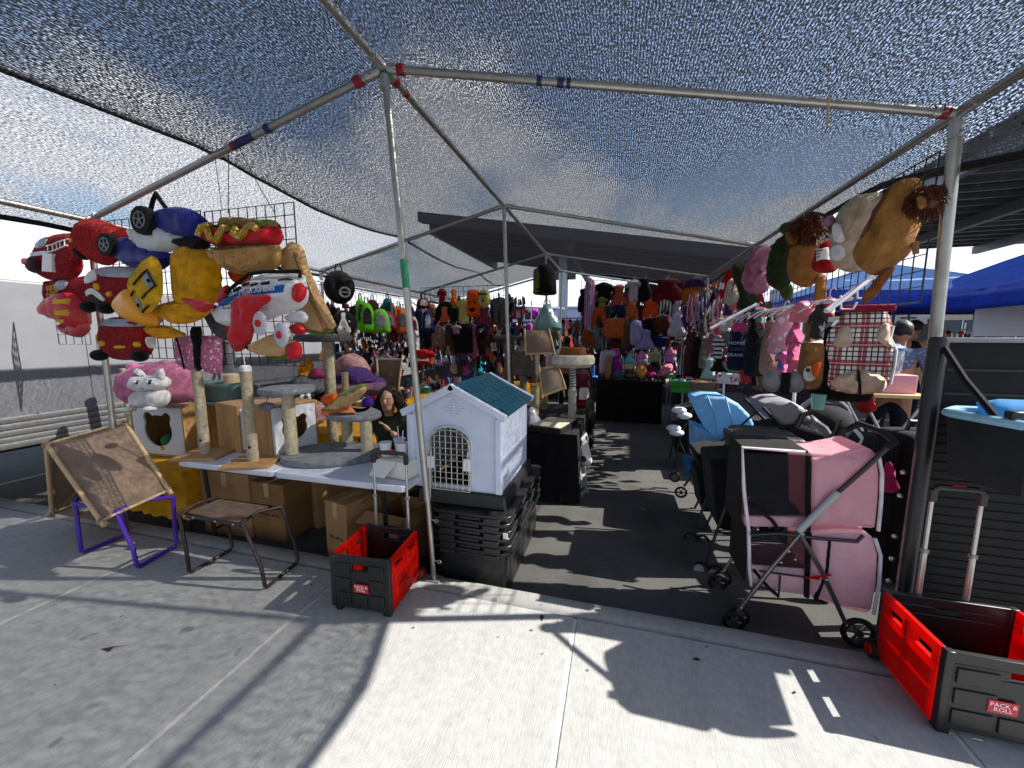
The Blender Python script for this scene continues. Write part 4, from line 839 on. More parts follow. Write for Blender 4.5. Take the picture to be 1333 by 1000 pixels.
plush_lump('plush_pillow', 'shaggy purple plush pillow heaped in front of the pink one', 'plush pillow', (-2.66,3.45,1.158), [(-.251,-.024),(-.148,.078),(-.012,.122),(.155,.101),(.244,.039),(.351,-.006),(.345,-.118),(.159,-.174),(-.144,-.17),(-.258,-.124)], .15, mat('plush', '5a3a80'), amp=.4, fq=22)
plush_lump('plush_toy', 'dusty mauve plush arms spilling under the purple pillow', 'plush toy', (-2.524,3.3,1.068), [(-.412,.081),(-.226,.055),(.048,.049),(.296,.072),(.344,-.018),(.13,-.073),(-.234,-.072),(-.459,-.033)], .12, mat('plush', '9a7088'))
plush_lump('plush_toy', 'black and white plush animal under the grey round platform', 'plush toy', (-2.784,2.85,1.04), [(-.107,-.041),(-.084,.032),(-.012,.064),(.056,.059),(.122,.04),(.098,-.06),(-.007,-.079)], .09, spots('black_white_plush', (.03, .03, .03), (.75, .74, .73), 22, .45))
plush_lump('plush_toy', 'soft pink plush drooping over the cat cube edge', 'plush toy', (-2.577,2.8,.939), [(-.078,.066),(.023,.085),(.084,.032),(.075,-.094),(-.01,-.127),(-.071,-.06)], .07, mat('plush', 'cc9a96'))
o = T('jar', 'dark wooden cylinder with a pale lid behind the capped posts', 'jar', (-3.657,2.9,.949)); MB().lathe([(.07, 0), (.07, .16), (.068, .165)], n=18).to('jar_body', mat('card', '5d4330'), o); MB().lathe([(.068, .165), (.068, .27), (.05, .28)], n=18).to('lid', mat('paint', 'cbb68e'), o)
o = T('scratcher_tube', 'beige cardboard tube with a dark ring on the plush heap', 'tube', (-2.381,2.95,1.077)); MB().lathe([(.032, 0), (.03, .2)], n=14).to('tube_body', mat('card', 'a08a6c'), o); MB().lathe([(.032, .2), (.032, .215)], n=14).to('ring', BLK, o)
o = T('display_cloth', 'pale green folded cloth with a blue trim behind the posts', 'cloth', (-3.81,2.95,.942)); MB().box((0, 0, .1), (.6, .3, .2)).to('cloth_body', mat('fabric', '5d7a70'), o, bev=.04); MB().box((.02, -.16, .0), (.5, .02, .03)).to('trim', mat('fabric', '7aa7c4'), o, bev=.008)

FUR[0] = 0
# ================================================================ under the table
def carton(label, loc, rot, w, d, h, txt=None, open_=False, m=None, ts=.05):
    o = T('cardboard_box', label, 'box', loc, rot, 'cartons under the white table'); m = m or CARD
    if open_:
        t = .006
        for nm, c, s in (('side', (-w / 2 + t / 2, 0, h / 2), (t, d, h)), ('side', (w / 2 - t / 2, 0, h / 2), (t, d, h)), ('side', (0, -d / 2 + t / 2, h / 2), (w - 2 * t - .002, t, h)), ('side', (0, d / 2 - t / 2, h / 2), (w - 2 * t - .002, t, h)), ('bottom', (0, 0, t / 2), (w - 2 * t - .002, d - 2 * t - .002, t))): MB().box(c, s).to(nm, m, o)
        MB().box((0, 0, 0), (w, .12, t)).to('flap', m, o, loc=(0, -d / 2 - .06, h - .015), rot=(18, 0, 0)); MB().box((0, 0, 0), (.1, d * .9, t)).to('flap', CARD2, o, loc=(w / 2 + .04, 0, h - .02), rot=(0, 28, 0))
    else:
        MB().box((0, 0, h / 2), (w, d, h)).to('box_body', m, o, bev=.006); MB().box((0, -d / 2 - .0015, h - .06), (.05, .002, .12)).to('tape', mat('film', 'b59a70'), o); MB().box((0, 0, h + .0015), (.05, d, .002)).to('tape', mat('film', 'a88b60'), o)
    if txt: writing(txt, ts, mat('fabric', '2a2019'), o, (0, -d / 2 - .002, h * .45), (90, 0, 0))
    return o
b1 = (-3.264,2.13,-.12); carton('upright carton printed with an item number behind the brown stool', (-3.22, 2.62, GZ), 3, .5, .45, .56, 'ITEM NO. WS450-2-R', ts=.045)
carton('carton with small print between two others under the table', (-2.78, 2.62, GZ), -2, .36, .4, .5, 'ITEM NO. BF1A', ts=.035, m=CARD2)
carton('long carton lying under the middle of the table', (-2.5, 3.15, GZ), -24, .34, .9, .5)
carton('narrow tall carton with printed code beside the black cart', (-1.93, 2.42, GZ), -14, .24, .34, .5, 'NO. BF1A', ts=.035)
carton('long open carton running back under the table', (-1.75, 2.95, GZ), -16, .3, .95, .5, open_=True, m=CARD2)
carton('open carton with raised flap behind the black cart', (-1.58, 2.5, GZ), -6, .34, .34, .42, open_=True)
o = T('blue_cloth', 'crumpled blue cloth under the table corner', 'cloth', (-1.62, 2.9, .38)); MB().ell((0, 0, 0), (.2, .16, .08), amp=.5).to('fold', mat('fabric', '183a94'), o)
o = T('folding_chair', 'folded metal camp chair with crossed legs under the table', 'chair', (-2.35, 2.95, GZ))
for a, b in (((-.2, 0, 0), (.18, .1, .55)), ((.2, 0, 0), (-.18, .1, .55)), ((-.25, .25, 0), (.15, .2, .55)), ((.22, .25, 0), (-.12, .2, .55)), ((0, -.1, 0), (.02, .1, .6)), ((-.25, -.1, .5), (.25, -.08, .5))): MB().tube([a, b], .011, 8).to('leg', DSTEEL, o)

# ================================================================ brown stool and purple stand
def trestle(par, m, feet, zt, r=.013):   # two bent tube sides: feet give (x, y) of each side's two feet; knee bends inward
    for (a, b), (ta, tb) in feet:
        k = lambda f, t: (f[0] + (t[0] - f[0]) * .18 - (t[0] - f[0]) * .55, f[1], .16)
        pts = [(ta[0], ta[1], zt), (ta[0] + (a[0] - ta[0]) * .1, ta[1] + (a[1] - ta[1]) * .1, zt - .02), (a[0] + (ta[0] - a[0]) * .12 + 0.0, a[1] + (ta[1] - a[1]) * .1, .15), (a[0], a[1], .03), (a[0], a[1] + (b[1] - a[1]) * .05, r), (b[0], b[1] - (b[1] - a[1]) * .05, r), (b[0], b[1], .03), (b[0] + (tb[0] - b[0]) * .12, b[1] + (tb[1] - b[1]) * .1, .15), (tb[0] + (b[0] - tb[0]) * .1, tb[1] + (b[1] - tb[1]) * .1, zt - .02), (tb[0], tb[1], zt)]
        MB().tube(pts, r, 8).to('leg_frame', m, par)
        MB().tube([(ta[0], ta[1], zt), (ta[0] * .98, (ta[1] + tb[1]) / 2, zt + .015), (tb[0], tb[1], zt)], r, 8).to('top_rail', m, par)
BRN = mat('paint', '2b1a14'); PUR = mat('paint', '4a1fa0')
o = T('folding_stool', 'brown metal camp stool with taupe fabric seat at the kerb', 'stool', (-2.44, 1.9, 0))
trestle(o, BRN, [(((-.29, -.15), (-.3, .16)), ((-.37, -.12), (-.36, .13))), (((.34, -.14), (.31, .15)), ((.17, -.12), (.22, .13)))], .42, .012)
sp_ = Pillow(rrect(-.33, -.125, .17, .13, .02), .012, k=1, amp=.3); sp_.to('seat', mat('fabric', '6a5648'), o, loc=(0, 0, .418), rot=(-90, 0, 0))
MB().tube([(-.36, -.125, .405), (.17, -.125, .405)], .011, 8).to('seat_bar', BRN, o); MB().tube([(-.36, .13, .405), (.2, .13, .405)], .011, 8).to('seat_bar', BRN, o)
for x in (-.3, -.22, -.03, .12): MB().ell((x, -.138, .408), (.007, .004, .007), 8, 6).to('rivet', STEEL, o)
o = T('pet_stand', 'purple metal folding stand holding the taupe tent pet bed', 'stand', (-3.42, 1.86, 0))
trestle(o, PUR, [(((-.33, -.14), (-.34, .13)), ((-.4, -.1), (-.36, .14))), (((.28, -.16), (.23, .12)), ((.13, -.16), (.24, .13)))], .40, .014)
MB().tube([(-.4, -.12, .385), (.13, -.15, .385)], .012, 8).to('seat_bar', PUR, o); MB().tube([(-.36, .14, .385), (.24, .13, .385)], .012, 8).to('seat_bar', PUR, o)
# tent bed: two A frames of pine poles and a draped taupe cloth
TAU = mat('fabric', '8a7463'); TAU2 = mat('fabric', '75624f')
tn = T('tent_bed', 'taupe cloth pet tent on pine poles resting on the purple stand', 'pet bed', (0, 0, 0))
a0, a1, a2 = (-3.964,1.72,.822), (-3.287,1.62,.374), (-4.439,1.9,.152)
b0, b1, b2 = (-3.834,2.12,.901), (-3.234,2.0,.442), (-4.166,2.3,.313)
def ext(a, b, e0, e1): return lerp(a, b, -e0), lerp(a, b, 1 + e1)
for a, b in ((a0, a1), (a0, a2), (b0, b1), (b0, b2)): MB().tube(ext(a, b, .04, .06), .0145, 10).to('pole', PINE, tn)
for a, b in ((a0, b0), (a1, b1), (a2, b2)): MB().tube(ext(a, b, .05, .04), .01, 10).to('cross_pole', PINE, tn)
def sheet(pa, pb, pc, pd, m, name, par, sag=.02, n=12, th=.004):
    v = []; f = []
    for s in (0, 1):
        for j in range(n + 1):
            for i in range(n + 1):
                p = Vector(lerp(lerp(pa, pb, i / n), lerp(pd, pc, i / n), j / n)); nr = (Vector(pb) - Vector(pa)).cross(Vector(pd) - Vector(pa)).normalized()
                k = math.sin(PI * i / n) * math.sin(PI * j / n); p = p - nr * (sag * k + .004 * noise.noise(p * 14)) + nr * (th * s); v.append(p)
    m_ = (n + 1) ** 2
    for s in (0, 1):
        for j in range(n):
            for i in range(n):
                q = (s * m_ + j * (n + 1) + i, s * m_ + j * (n + 1) + i + 1, s * m_ + (j + 1) * (n + 1) + i + 1, s * m_ + (j + 1) * (n + 1) + i); f.append(q if s else q[::-1])
    return MB().add(v, f).to(name, m, par)
sheet(lerp(a0, b0, .03), lerp(a0, b0, .97), lerp(b1, a1, .06), lerp(a1, b1, .03), TAU, 'cloth_slope', tn)
sheet(lerp(a0, b0, .05), lerp(a0, b0, .95), lerp(b2, a2, .05), lerp(a2, b2, .05), TAU2, 'cloth_slope', tn)
sheet(a2, b2, b1, a1, TAU2, 'cloth_floor', tn, .05)
for q in (a0, b0, a1, b1, a2): MB().torus((0, 0, 0), .024, .008, 'x', 12, 6).to('cord_knot', mat('fabric', '8b8070'), tn, loc=q, rot=(0, 20, 30))
MB().ell(tuple(lerp(lerp(a1, b1, .5), lerp(a2, b2, .5), .5)), (.2, .2, .03), amp=.2).to('cushion', CREAM, tn)

# ================================================================ folding crate carts
def cart(label, loc, rot, w, d, h, hh, hx0, hx1):
    o = T('crate_cart', label, 'cart', loc, rot, 'folding crate carts'); t = .022; z0 = .03
    def panel(nm, c, u, ln, m, holes, inner, ribs, out):
        # rectangular wall with hand holes, panel runs along u ('x' or 'y')
        mb = MB(); hz0, hz1 = h - .085, h - .045; segs = []
        x = -ln / 2
        cuts = sorted(holes)
        def bx(x0, x1, za, zb, tt=t, off=0):
            if x1 - x0 < 1e-4: return
            cc = ((x0 + x1) / 2, off, (za + zb) / 2); s = (x1 - x0, tt, zb - za)
            if u == 'y': cc = (cc[1], cc[0], cc[2]); s = (s[1], s[0], s[2])
            mb.box((c[0] + cc[0], c[1] + cc[1], cc[2]), s)
        bx(-ln / 2, ln / 2, z0, hz0); bx(-ln / 2, ln / 2, hz1, h)
        for a, b in cuts: bx(x, a, hz0, hz1); x = b
        bx(x, ln / 2, hz0, hz1)
        po = mb.to(nm, m, o, bev=.003)
        mb = MB(); c0 = c
        for (x0, x1, za, zb) in ribs: bx(x0, x1, za, zb, .008, out)
        if ribs: mb.to('raised_rib', m, po, bev=.0025)
        return po
    fr_ribs = [(-w / 2 + .03 + k * (w - .06) / 3 + .008, -w / 2 + .03 + (k + 1) * (w - .06) / 3 - .008, z, z + .065) for k in range(3) for z in (.06, .15, .24) if not (k == 1 and z > .1)]
    fp = panel('front_panel', (0, -d / 2, 0), 'x', w, BLK, [(-.05, .05)], 0, fr_ribs, -t / 2 - .003)
    panel('back_panel', (0, d / 2, 0), 'x', w, BLK, [(-.05, .05)], 0, [], 0)
    sr = [(-d / 2 + .03, -.008, .05, .15), (.008, d / 2 - .03, .05, .15), (-d / 2 + .03, -.008, .17, .24), (.008, d / 2 - .03, .17, .24), (-.012, .012, .05, h - .02)]
    for s in (-1, 1): panel('side_panel', (s * (w / 2 - .004), 0, 0), 'y', d - t - .004, RED, [(-d * .36, -d * .1), (d * .1, d * .36)], 0, sr, s * (t / 2 + .003))
    MB().box((0, 0, z0 + .006), (w - .03, d - .03, .012)).to('floor_panel', BLK, o)
    for s in (-1, 1):
        MB().box((s * (w / 2 - .012), -d / 2, z0 + (h - z0) / 2), (.03, .03, h - z0 + .004)).to('corner_post', BLK, o, bev=.004); MB().box((s * (w / 2 - .012), d / 2, z0 + (h - z0) / 2), (.03, .03, h - z0 + .004)).to('corner_post', BLK, o, bev=.004)
        MB().box((s * (w / 2 - .03), -d / 2 + .015, .018), (.045, .04, .036)).to('foot', BLK, o, bev=.004)
        wl = MB().disc((s * (w / 2 + .012), d / 2 + .0, .045), .045, .03, 'x', 20).to('wheel', mat('rubber', '151516'), o); MB().disc((s * (w / 2 + .03), d / 2, .045), .026, .012, 'x', 16).to('hub', RED, wl)
        hx = hx0 if s < 0 else hx1
        MB().tube([(hx, d / 2 + .02, .1), (hx, d / 2 + .02, hh * .66)], .0115, 10).to('handle_tube', STEEL, o); MB().tube([(hx, d / 2 + .02, hh * .64), (hx, d / 2 + .02, hh)], .0085, 10).to('handle_tube', STEEL, o)
        MB().box((hx, d / 2 + .02, hh * .655), (.026, .022, .02)).to('tube_collar', GREY, o, bev=.003)
        MB().box((hx, d / 2 + .02, hh - .03), (.028, .026, .06)).to('handle_bracket', BLK, o, bev=.005)
    g = MB().tube([(hx0, d / 2 + .02, hh - .005), (hx0 + .02, d / 2 + .02, hh + .012), (hx1 - .02, d / 2 + .02, hh + .012), (hx1, d / 2 + .02, hh - .005)], .014, 8).to('grip', BLK, o); MB().box(((hx0 + hx1) / 2, d / 2 + .018, hh + .026), (.05, .014, .008)).to('release_button', RED, g, bev=.002)
    sx_ = .01 if hx1 > .1 else -.065; lb = MB().box((sx_, -d / 2 - t / 2 - .008, h * .48), (.09, .004, .052)).to('sticker', mat('film', 'c01c2c'), o); writing('PACK &\nROLL', .024, mat('paper', 'f2efe9'), lb, (sx_, -d / 2 - t / 2 - .0108, h * .48), (90, 0, 0), ext=.0003)
    return o
cart('black and red folding crate cart standing at the kerb by the front pole', (-1.39, 1.93, 0), 4, .37, .36, .345, .83, -.12, .11)
cart('black and red folding crate cart in front of the ribbed black cabinet', (1.545, 1.97, 0), 0, .50, .37, .365, .89, -.1, .08)

# ================================================================ totes and dog house
tz0 = GZ
def tote(label, x, y, z, w, d, h, lid=False):
    o = T('storage_tote', label, 'tote', (x, y, z), 0, 'black totes stacked under the dog house')
    v = []; f = []; n = 0
    MB().prism(rrect(-w / 2 + .03, -d / 2 + .03, w / 2 - .03, d / 2 - .03, .04), h - .02, 0).to('tote_body', BLK, o, loc=(0, 0, h - .02), rot=(-90, 0, 0)) if not lid else None
    MB().prism(rrect(-w / 2, -d / 2, w / 2, d / 2, .05), .022, 0).to('rim', BLK, o, loc=(0, 0, h), rot=(-90, 0, 0), bev=.005)
    mb = MB()
    for s in (-1, 1): MB().box((s * w * .28, -d / 2 + .006, h - .012 - .022), (w * .2, .03, .03)).to('handle_lip', BLK, o, bev=.004)
    MB().box((0, -d / 2 + .012, h - .034), (w * .26, .02, .02)).to('latch', BLK, o, bev=.004)
    return o
tx, ty = -.905, 2.76; tw, td = .56, 1.06
tote('deep black tote at the bottom of the stack under the dog house', tx, ty, GZ, tw, td, .315)
zz = GZ + .315
LABS = ['first nested black tote rim above the deep bottom tote', 'second nested black tote rim from the bottom of the stack', 'third nested black tote rim, the one with a small white sticker', 'fourth nested black tote rim from the bottom of the stack', 'uppermost nested black tote rim just under the dog house base']
for k in range(5):
    t_ = tote(LABS[k], tx + .004 * (-1) ** k, ty, zz, tw, td, .05); zz += .05
    if k == 2: MB().box((tw / 2 - .03, -td / 2 - .004, .03), (.03, .004, .035)).to('sticker', PAPER, t_)
dh = T('dog_house', 'white plastic dog house with teal shingle roof and wire door on the tote stack', 'dog house', (-1.05, 2.73, zz))
ww, dd, eh, ph = .66, .76, 1.047 - zz + .02, 1.263 - zz - .03
DW = mat('plastic', 'cdd6ea'); TEAL = mat('plastic', '0a475c')
MB().box((.05, 0, .05), (ww * .98, dd * 1.1, .10), tap=.97).to('base', BLK, dh, bev=.012)
def ring_wall(out, hole, y0, y1, name, m, par):
    # wall with an arched opening: both outlines sampled by angle from the hole centre
    cx, cz = sum(p[0] for p in hole) / len(hole), sum(p[1] for p in hole) / len(hole); n = 72
    def cast(poly, a):
        d = V(math.cos(a), math.sin(a), 0); best = 0
        for i in range(len(poly)):
            p, q = poly[i], poly[(i + 1) % len(poly)]; ex, ez = q[0] - p[0], q[1] - p[1]; den = d.x * ez - d.y * ex
            if abs(den) < 1e-9: continue
            t = ((p[0] - cx) * ez - (p[1] - cz) * ex) / den; s = ((p[0] - cx) * d.y - (p[1] - cz) * d.x) / den
            if t > 0 and -1e-6 <= s <= 1 + 1e-6: best = max(best, t)
        return (cx + d.x * best, cz + d.y * best)
    an = sorted([2 * PI * i / n for i in range(n)] + [math.atan2(p[1] - cz, p[0] - cx) % (2 * PI) for p in list(out) + [hole[0], hole[1]]])
    A, B = [cast(hole, a) for a in an], [cast(out, a) for a in an]; n = len(an); v = []; f = []
    for y in (y0, y1): v += [(x, y, z) for x, z in A] + [(x, y, z) for x, z in B]
    for i in range(n):
        j = (i + 1) % n; f += [(i, n + i, n + j, j), (2 * n + j, 3 * n + j, 3 * n + i, 2 * n + i), (i, j, 2 * n + j, 2 * n + i), (n + j, n + i, 3 * n + i, 3 * n + j)]
    return MB().add(v, f).to(name, m, par, bev=0)
b0z = .10; dx0 = -.03; dwid = .155
hole = [(dx0 - dwid, b0z + .03), (dx0 + dwid, b0z + .03)] + [(dx0 + dwid * math.cos(R(a)), b0z + .33 + .115 * math.sin(R(a))) for a in range(0, 181, 15)]
fo = ring_wall([(-ww / 2, b0z), (ww / 2, b0z), (ww / 2, eh), (0, ph), (-ww / 2, eh)], hole, -dd / 2, -dd / 2 + .03, 'front_wall', DW, dh)
MB().prism([(-ww / 2, b0z), (ww / 2, b0z), (ww / 2, eh), (0, ph), (-ww / 2, eh)], .025, dd / 2 - .025).to('back_wall', DW, dh)
for s in (-1, 1):
    sw = MB().box((s * (ww / 2 - .012), 0, (b0z + eh) / 2), (.024, dd - .056, eh - b0z)).to('side_wall', DW, dh)
    for i in range(6):
        for j in range(4): MB().box((s * (ww / 2 + .002), -dd / 2 + .1 + i * (dd - .2) / 5.0, b0z + .06 + j * (eh - b0z - .1) / 3.4), (.006, (dd - .2) / 5.4, (eh - b0z) / 4.6)).to('wall_panel', DW, sw, bev=.004)
    MB().box((s * (ww / 2 - .01), -dd / 2 - .006, (b0z + eh) / 2), (.05, .04, eh - b0z - .004)).to('corner_trim', DW, dh, bev=.01)
for s in (-1, 1):
    L_ = math.hypot(ww / 2 + .05, ph - eh + .04); an = math.degrees(math.atan2(ph - eh, ww / 2)); 
    rf = MB().box((0, 0, 0), (L_, dd + .05, .022)).to('roof', TEAL, dh, loc=(s * (ww / 4 + .012), 0, (ph + eh) / 2 + .02), rot=(0, s * an, 0), bev=.004)
    for i in range(6):
        for j in range(7):
            x = -L_ / 2 + (i + .5) * L_ / 6; y = -dd / 2 + (j + .5 + (.25 if i % 2 else -.2)) * dd / 7
            MB().box((x, max(-dd / 2 + .05, min(dd / 2 - .05, y)), .013), (L_ / 6 - .006, dd / 7 - .008, .007), Matrix.Rotation(R(s * 3), 3, 'Y')).to('shingle', TEAL, rf, smooth=False)
    for yy in (-dd / 2 - .03, dd / 2 + .03): MB().box((0, 0, 0), (L_ + .01, .035, .05)).to('bargeboard', DW, dh, loc=(s * (ww / 4 + .012), yy, (ph + eh) / 2 + .018), rot=(0, s * an, 0), bev=.008)
mb = MB()   # moulded vent diamond
for i in range(7):
    wv = .085 * (1 - abs(i - 3) / 3.6); MB().box((0, -dd / 2 - .002, eh + .045 + (i - 3) * .018), (wv * 2, .006, .008)).to('vent_louver', DW, fo, bev=.002)
MB().box((0, -dd / 2 - .003, eh + .045), (.012, .007, .13)).to('vent_bar', DW, fo, bev=.002)
MB().tube([(x, -dd / 2 - .004, z) for x, z in hole[1:]] + [(hole[0][0], -dd / 2 - .004, hole[0][1])], .012, 6).to('door_trim', DW, dh)
dr_ = MB(); 
DWIRE = mat('metal', 'cfc9b8')
for i in range(8):
    x = dx0 - dwid + .01 + i * (2 * dwid - .02) / 7; zt = b0z + .33 + .115 * math.sqrt(max(0, 1 - ((x - dx0) / dwid) ** 2)); dr_.tube([(x, -dd / 2 - .03, b0z - .0), (x, -dd / 2 - .03, zt)], .003, 5)
for j in range(11):
    z = b0z + .005 + j * .042; hw = dwid if z < b0z + .33 else dwid * math.sqrt(max(0, 1 - ((z - b0z - .33) / .115) ** 2)); dr_.tube([(dx0 - hw, -dd / 2 - .034, z), (dx0 + hw, -dd / 2 - .034, z)], .003, 5)
do = dr_.to('door_lattice', DWIRE, dh)
MB().tube([(x, -dd / 2 - .032, z - .02) for x, z in hole], .0045, 6, True).to('door_frame', DWIRE, do)
for x in (dx0 - dwid + .03, dx0 + dwid - .015): MB().box((x, -dd / 2 - .045, b0z + .2), (.05, .025, .085)).to('latch', WHT, do, bev=.006); MB().tube([(x, -dd / 2 - .055, b0z + .15), (x + .01, -dd / 2 - .055, b0z + .29)], .004, 6).to('latch_rod', DWIRE, do)
MB().tube([(dx0 - dwid + .02, -dd / 2 - .045, b0z + .16), (dx0 - dwid + .02, -dd / 2 - .045, b0z - .06)], .004, 6).to('drop_rod', DWIRE, do)

# ================================================================ people
def skin_mesh(chains, sub=1):
    vs = []; es = []; rs = []
    for ch in chains:
        base = len(vs); j0 = ch.get('from')
        for i, (p, r) in enumerate(ch['p']):
            if i == 0 and j0 is not None: continue
            vs.append(p); rs.append(r); k = len(vs) - 1
            if i == 0: continue
            if i == 1 and j0 is not None: es.append((ch_idx[j0[0]][j0[1]], k))
            else: es.append((k - 1, k))
        ch_idx[ch['n']] = ([ch_idx[j0[0]][j0[1]]] if j0 is not None else []) + list(range(base, len(vs)))
    me = bpy.data.meshes.new('tmp'); me.from_pydata(vs, es, []); ob = bpy.data.objects.new('tmp', me); COL.objects.link(ob)
    ob.modifiers.new('s', 'SKIN'); sv = me.skin_vertices[0].data
    for i, r in enumerate(rs): sv[i].radius = r if isinstance(r, tuple) else (r, r)
    sv[0].use_root = True
    m = ob.modifiers.new('u', 'SUBSURF'); m.levels = sub; m.render_levels = sub
    dg = bpy.context.evaluated_depsgraph_get(); out = bpy.data.meshes.new_from_object(ob.evaluated_get(dg)); bpy.data.objects.remove(ob)
    mb = MB(); mb.add([v.co[:] for v in out.vertices], [tuple(p.vertices) for p in out.polygons]); return mb
ch_idx = {}
def remesh(o, v):
    m = o.modifiers.new('r', 'REMESH'); m.mode = 'VOXEL'; m.voxel_size = v; m.use_smooth_shade = True
    s = o.modifiers.new('sm', 'SMOOTH'); s.iterations = 4; s.factor = .5; return o
def hand(mb, w, d, side, s=1.0):
    d = Vector(d).normalized(); u = d.orthogonal().normalized() if abs(d.z) > .9 else d.cross(V(0, 0, 1)).normalized(); n = u.cross(d)
    w = Vector(w); mb.ell(w + d * .045 * s, (.04 * s, .02 * s, .045 * s), 10, 7, M=Matrix((u, n, d)).transposed())
    for k, (off, ln) in enumerate(((-.03, .065), (-.01, .078), (.01, .072), (.03, .055))):
        a = w + d * .075 * s + u * off * s; mb.tube([a, a + d * ln * .55 * s, a + d * ln * .95 * s - n * .018 * s * side], .0095 * s, 6, r2=.007 * s)
    a = w + d * .025 * s - u * .03 * s * side; mb.tube([a, a - u * .03 * s * side + d * .03 * s, a - u * .035 * s * side + d * .058 * s], .0105 * s, 6, r2=.008 * s)
def person(label, loc, rot, shirt, pants, skin, hair, H=1.7, arms=None, sleeve=.45, tank=False, legs=None, hp=None, hd=(0, 0), hairlen='short', vox=.012, hat=None, group=None):
    o = T('person', label, 'person', loc, rot, group); k = H / 1.7; q = lambda *a: tuple(x * k for x in a)
    pel = hp or (0, 0, .92); up = V(*pel) + V(0, 0, .0); lean = V(hd[0], hd[1], 0)
    ab = up + V(0, 0, .2) + lean * .4; chs = up + V(0, 0, .40) + lean * .8; nk = up + V(0, 0, .53) + lean; hc = up + V(0, 0, .69) + lean * 1.15
    arms = arms or [((-.25, .02, 1.15), (-.27, -.06, .90)), ((.25, .02, 1.15), (.27, -.06, .90))]
    legs = legs or [((-.1, 0, .48), (-.11, .02, .07), (-.11, -.12, .03)), ((.1, 0, .48), (.11, .02, .07), (.11, -.12, .03))]
    def skel(g, e, armt, legt, tors=True):
        ch_idx.clear(); C_ = []
        C_.append(dict(n='t', p=[(q(*up), (.135 + e) * k), (q(*ab), (.125 + e) * k), (q(*chs), (.135 + e) * k), (q(*nk), (.058 + e * .4) * k)]))
        for s, (el, wr) in zip((-1, 1), arms):
            sh = chs + V(.18 * s, 0, .075); el = Vector(el); wr = Vector(wr)
            if armt > 0:
                pts = [(None, None), (q(*sh), (.056 + e) * k)]
                if armt <= .5: pts.append((q(*(sh + (el - sh) * (armt * 2))), (.05 + e * 1.4) * k))
                else: pts += [(q(*el), (.042 + e) * k), (q(*(el + (wr - el) * (armt - .5) * 2)), (.03 + e) * k)]
                C_.append(dict(n='a%d' % s, p=pts, **{'from': ('t', 2)}))
        if legt > 0:
            for s, lg in zip((-1, 1), legs):
                hip = up + V(.095 * s, 0, -.06); pts = [(None, None), (q(*hip), (.098 + e) * k), (q(*lg[0]), (.062 + e) * k)]
                if legt > .6: pts.append((q(*lg[1]), (.042 + e * 1.2) * k))
                if legt > .95: pts.append((q(*lg[2]), .036 * k))
                C_.append(dict(n='l%d' % s, p=pts, **{'from': ('t', 0)}))
        return skin_mesh(C_)
    mb = skel('b', 0, 1, 1)
    M = Matrix.Rotation(0, 3, 'Z'); hcq = Vector(q(*hc))
    mb.ell(hcq, q(.076, .095, .112), 16, 12); mb.ell(hcq + V(*q(0, -.035, -.06)), q(.052, .055, .06), 12, 8); mb.ell(hcq + V(*q(0, -.098, -.012)), q(.014, .02, .024), 8, 6)
    for s in (-1, 1): mb.ell(hcq + V(*q(.077 * s, .01, -.005)), q(.012, .022, .032), 8, 6)
    mb.tube([Vector(q(*nk)), hcq], .05 * k, 10)
    for s, (el, wr) in zip((-1, 1), arms): hand(mb, Vector(q(*wr)), Vector(wr) - Vector(el), s, k)
    remesh(mb.to('body', skin, o), vox)
    if shirt:
        sm = skel('s', .02, 0 if tank else sleeve, 0); u_ = sm.to('top', shirt, o).modifiers.new('u', 'SUBSURF'); u_.levels = u_.render_levels = 1
    if pants: 
        ch_idx.clear(); C_ = [dict(n='t', p=[(q(*(up + V(0, 0, .06))), .142 * k), (q(*up), .148 * k)])]
        for s, lg in zip((-1, 1), legs): C_.append(dict(n='l%d' % s, p=[(None, None), (q(*(up + V(.095 * s, 0, -.06))), .112 * k), (q(*lg[0]), .08 * k), (q(*lg[1]), .062 * k)], **{'from': ('t', 1)}))
        u_ = skin_mesh(C_).to('trousers', pants, o).modifiers.new('u', 'SUBSURF'); u_.levels = u_.render_levels = 1
        for s, lg in zip((-1, 1), legs): MB().ell(Vector(q(*lg[2])) + V(0, .03, 0), q(.045, .12, .04), 10, 7).to('shoe', BLKF, o)
    hm = MB()
    if hairlen == 'short': hm.ell(hcq + V(*q(0, .02, .028)), q(.083, .093, .098), 16, 10, amp=.12)
    elif hairlen == 'long': hm.ell(hcq + V(*q(0, .025, .025)), q(.088, .1, .105), 16, 10, amp=.15); hm.ell(hcq + V(*q(0, .06, -.12)), q(.085, .05, .15), 12, 9, amp=.25)
    if hairlen == 'curly':
        hm.ell(hcq + V(*q(0, .03, .03)), q(.095, .1, .105), 16, 10, amp=.2); rg = random.Random(3)
        for i in range(150):
            s = rg.choice((-1, 1)); a = rg.uniform(-.2, 1.0); b0 = hcq + V(*q(s * (.05 + .05 * a), .01 + rg.uniform(-.05, .09), .095 - .09 * a + rg.uniform(-.02, .02)))
            pts = []; ln = rg.uniform(.16, .36); ph = rg.uniform(0, 6); out = rg.uniform(.02, .085)
            for t in range(12):
                u = t / 11; pts.append(b0 + V(s * out * math.sin(u * 2.2), 0, -ln * u) * k + V(math.cos(ph + u * 19), math.sin(ph + u * 19), 0) * .012 * k)
            hm.tube(pts, .006 * k, 5, r2=.003)
    hm.to('hair', hair, o)
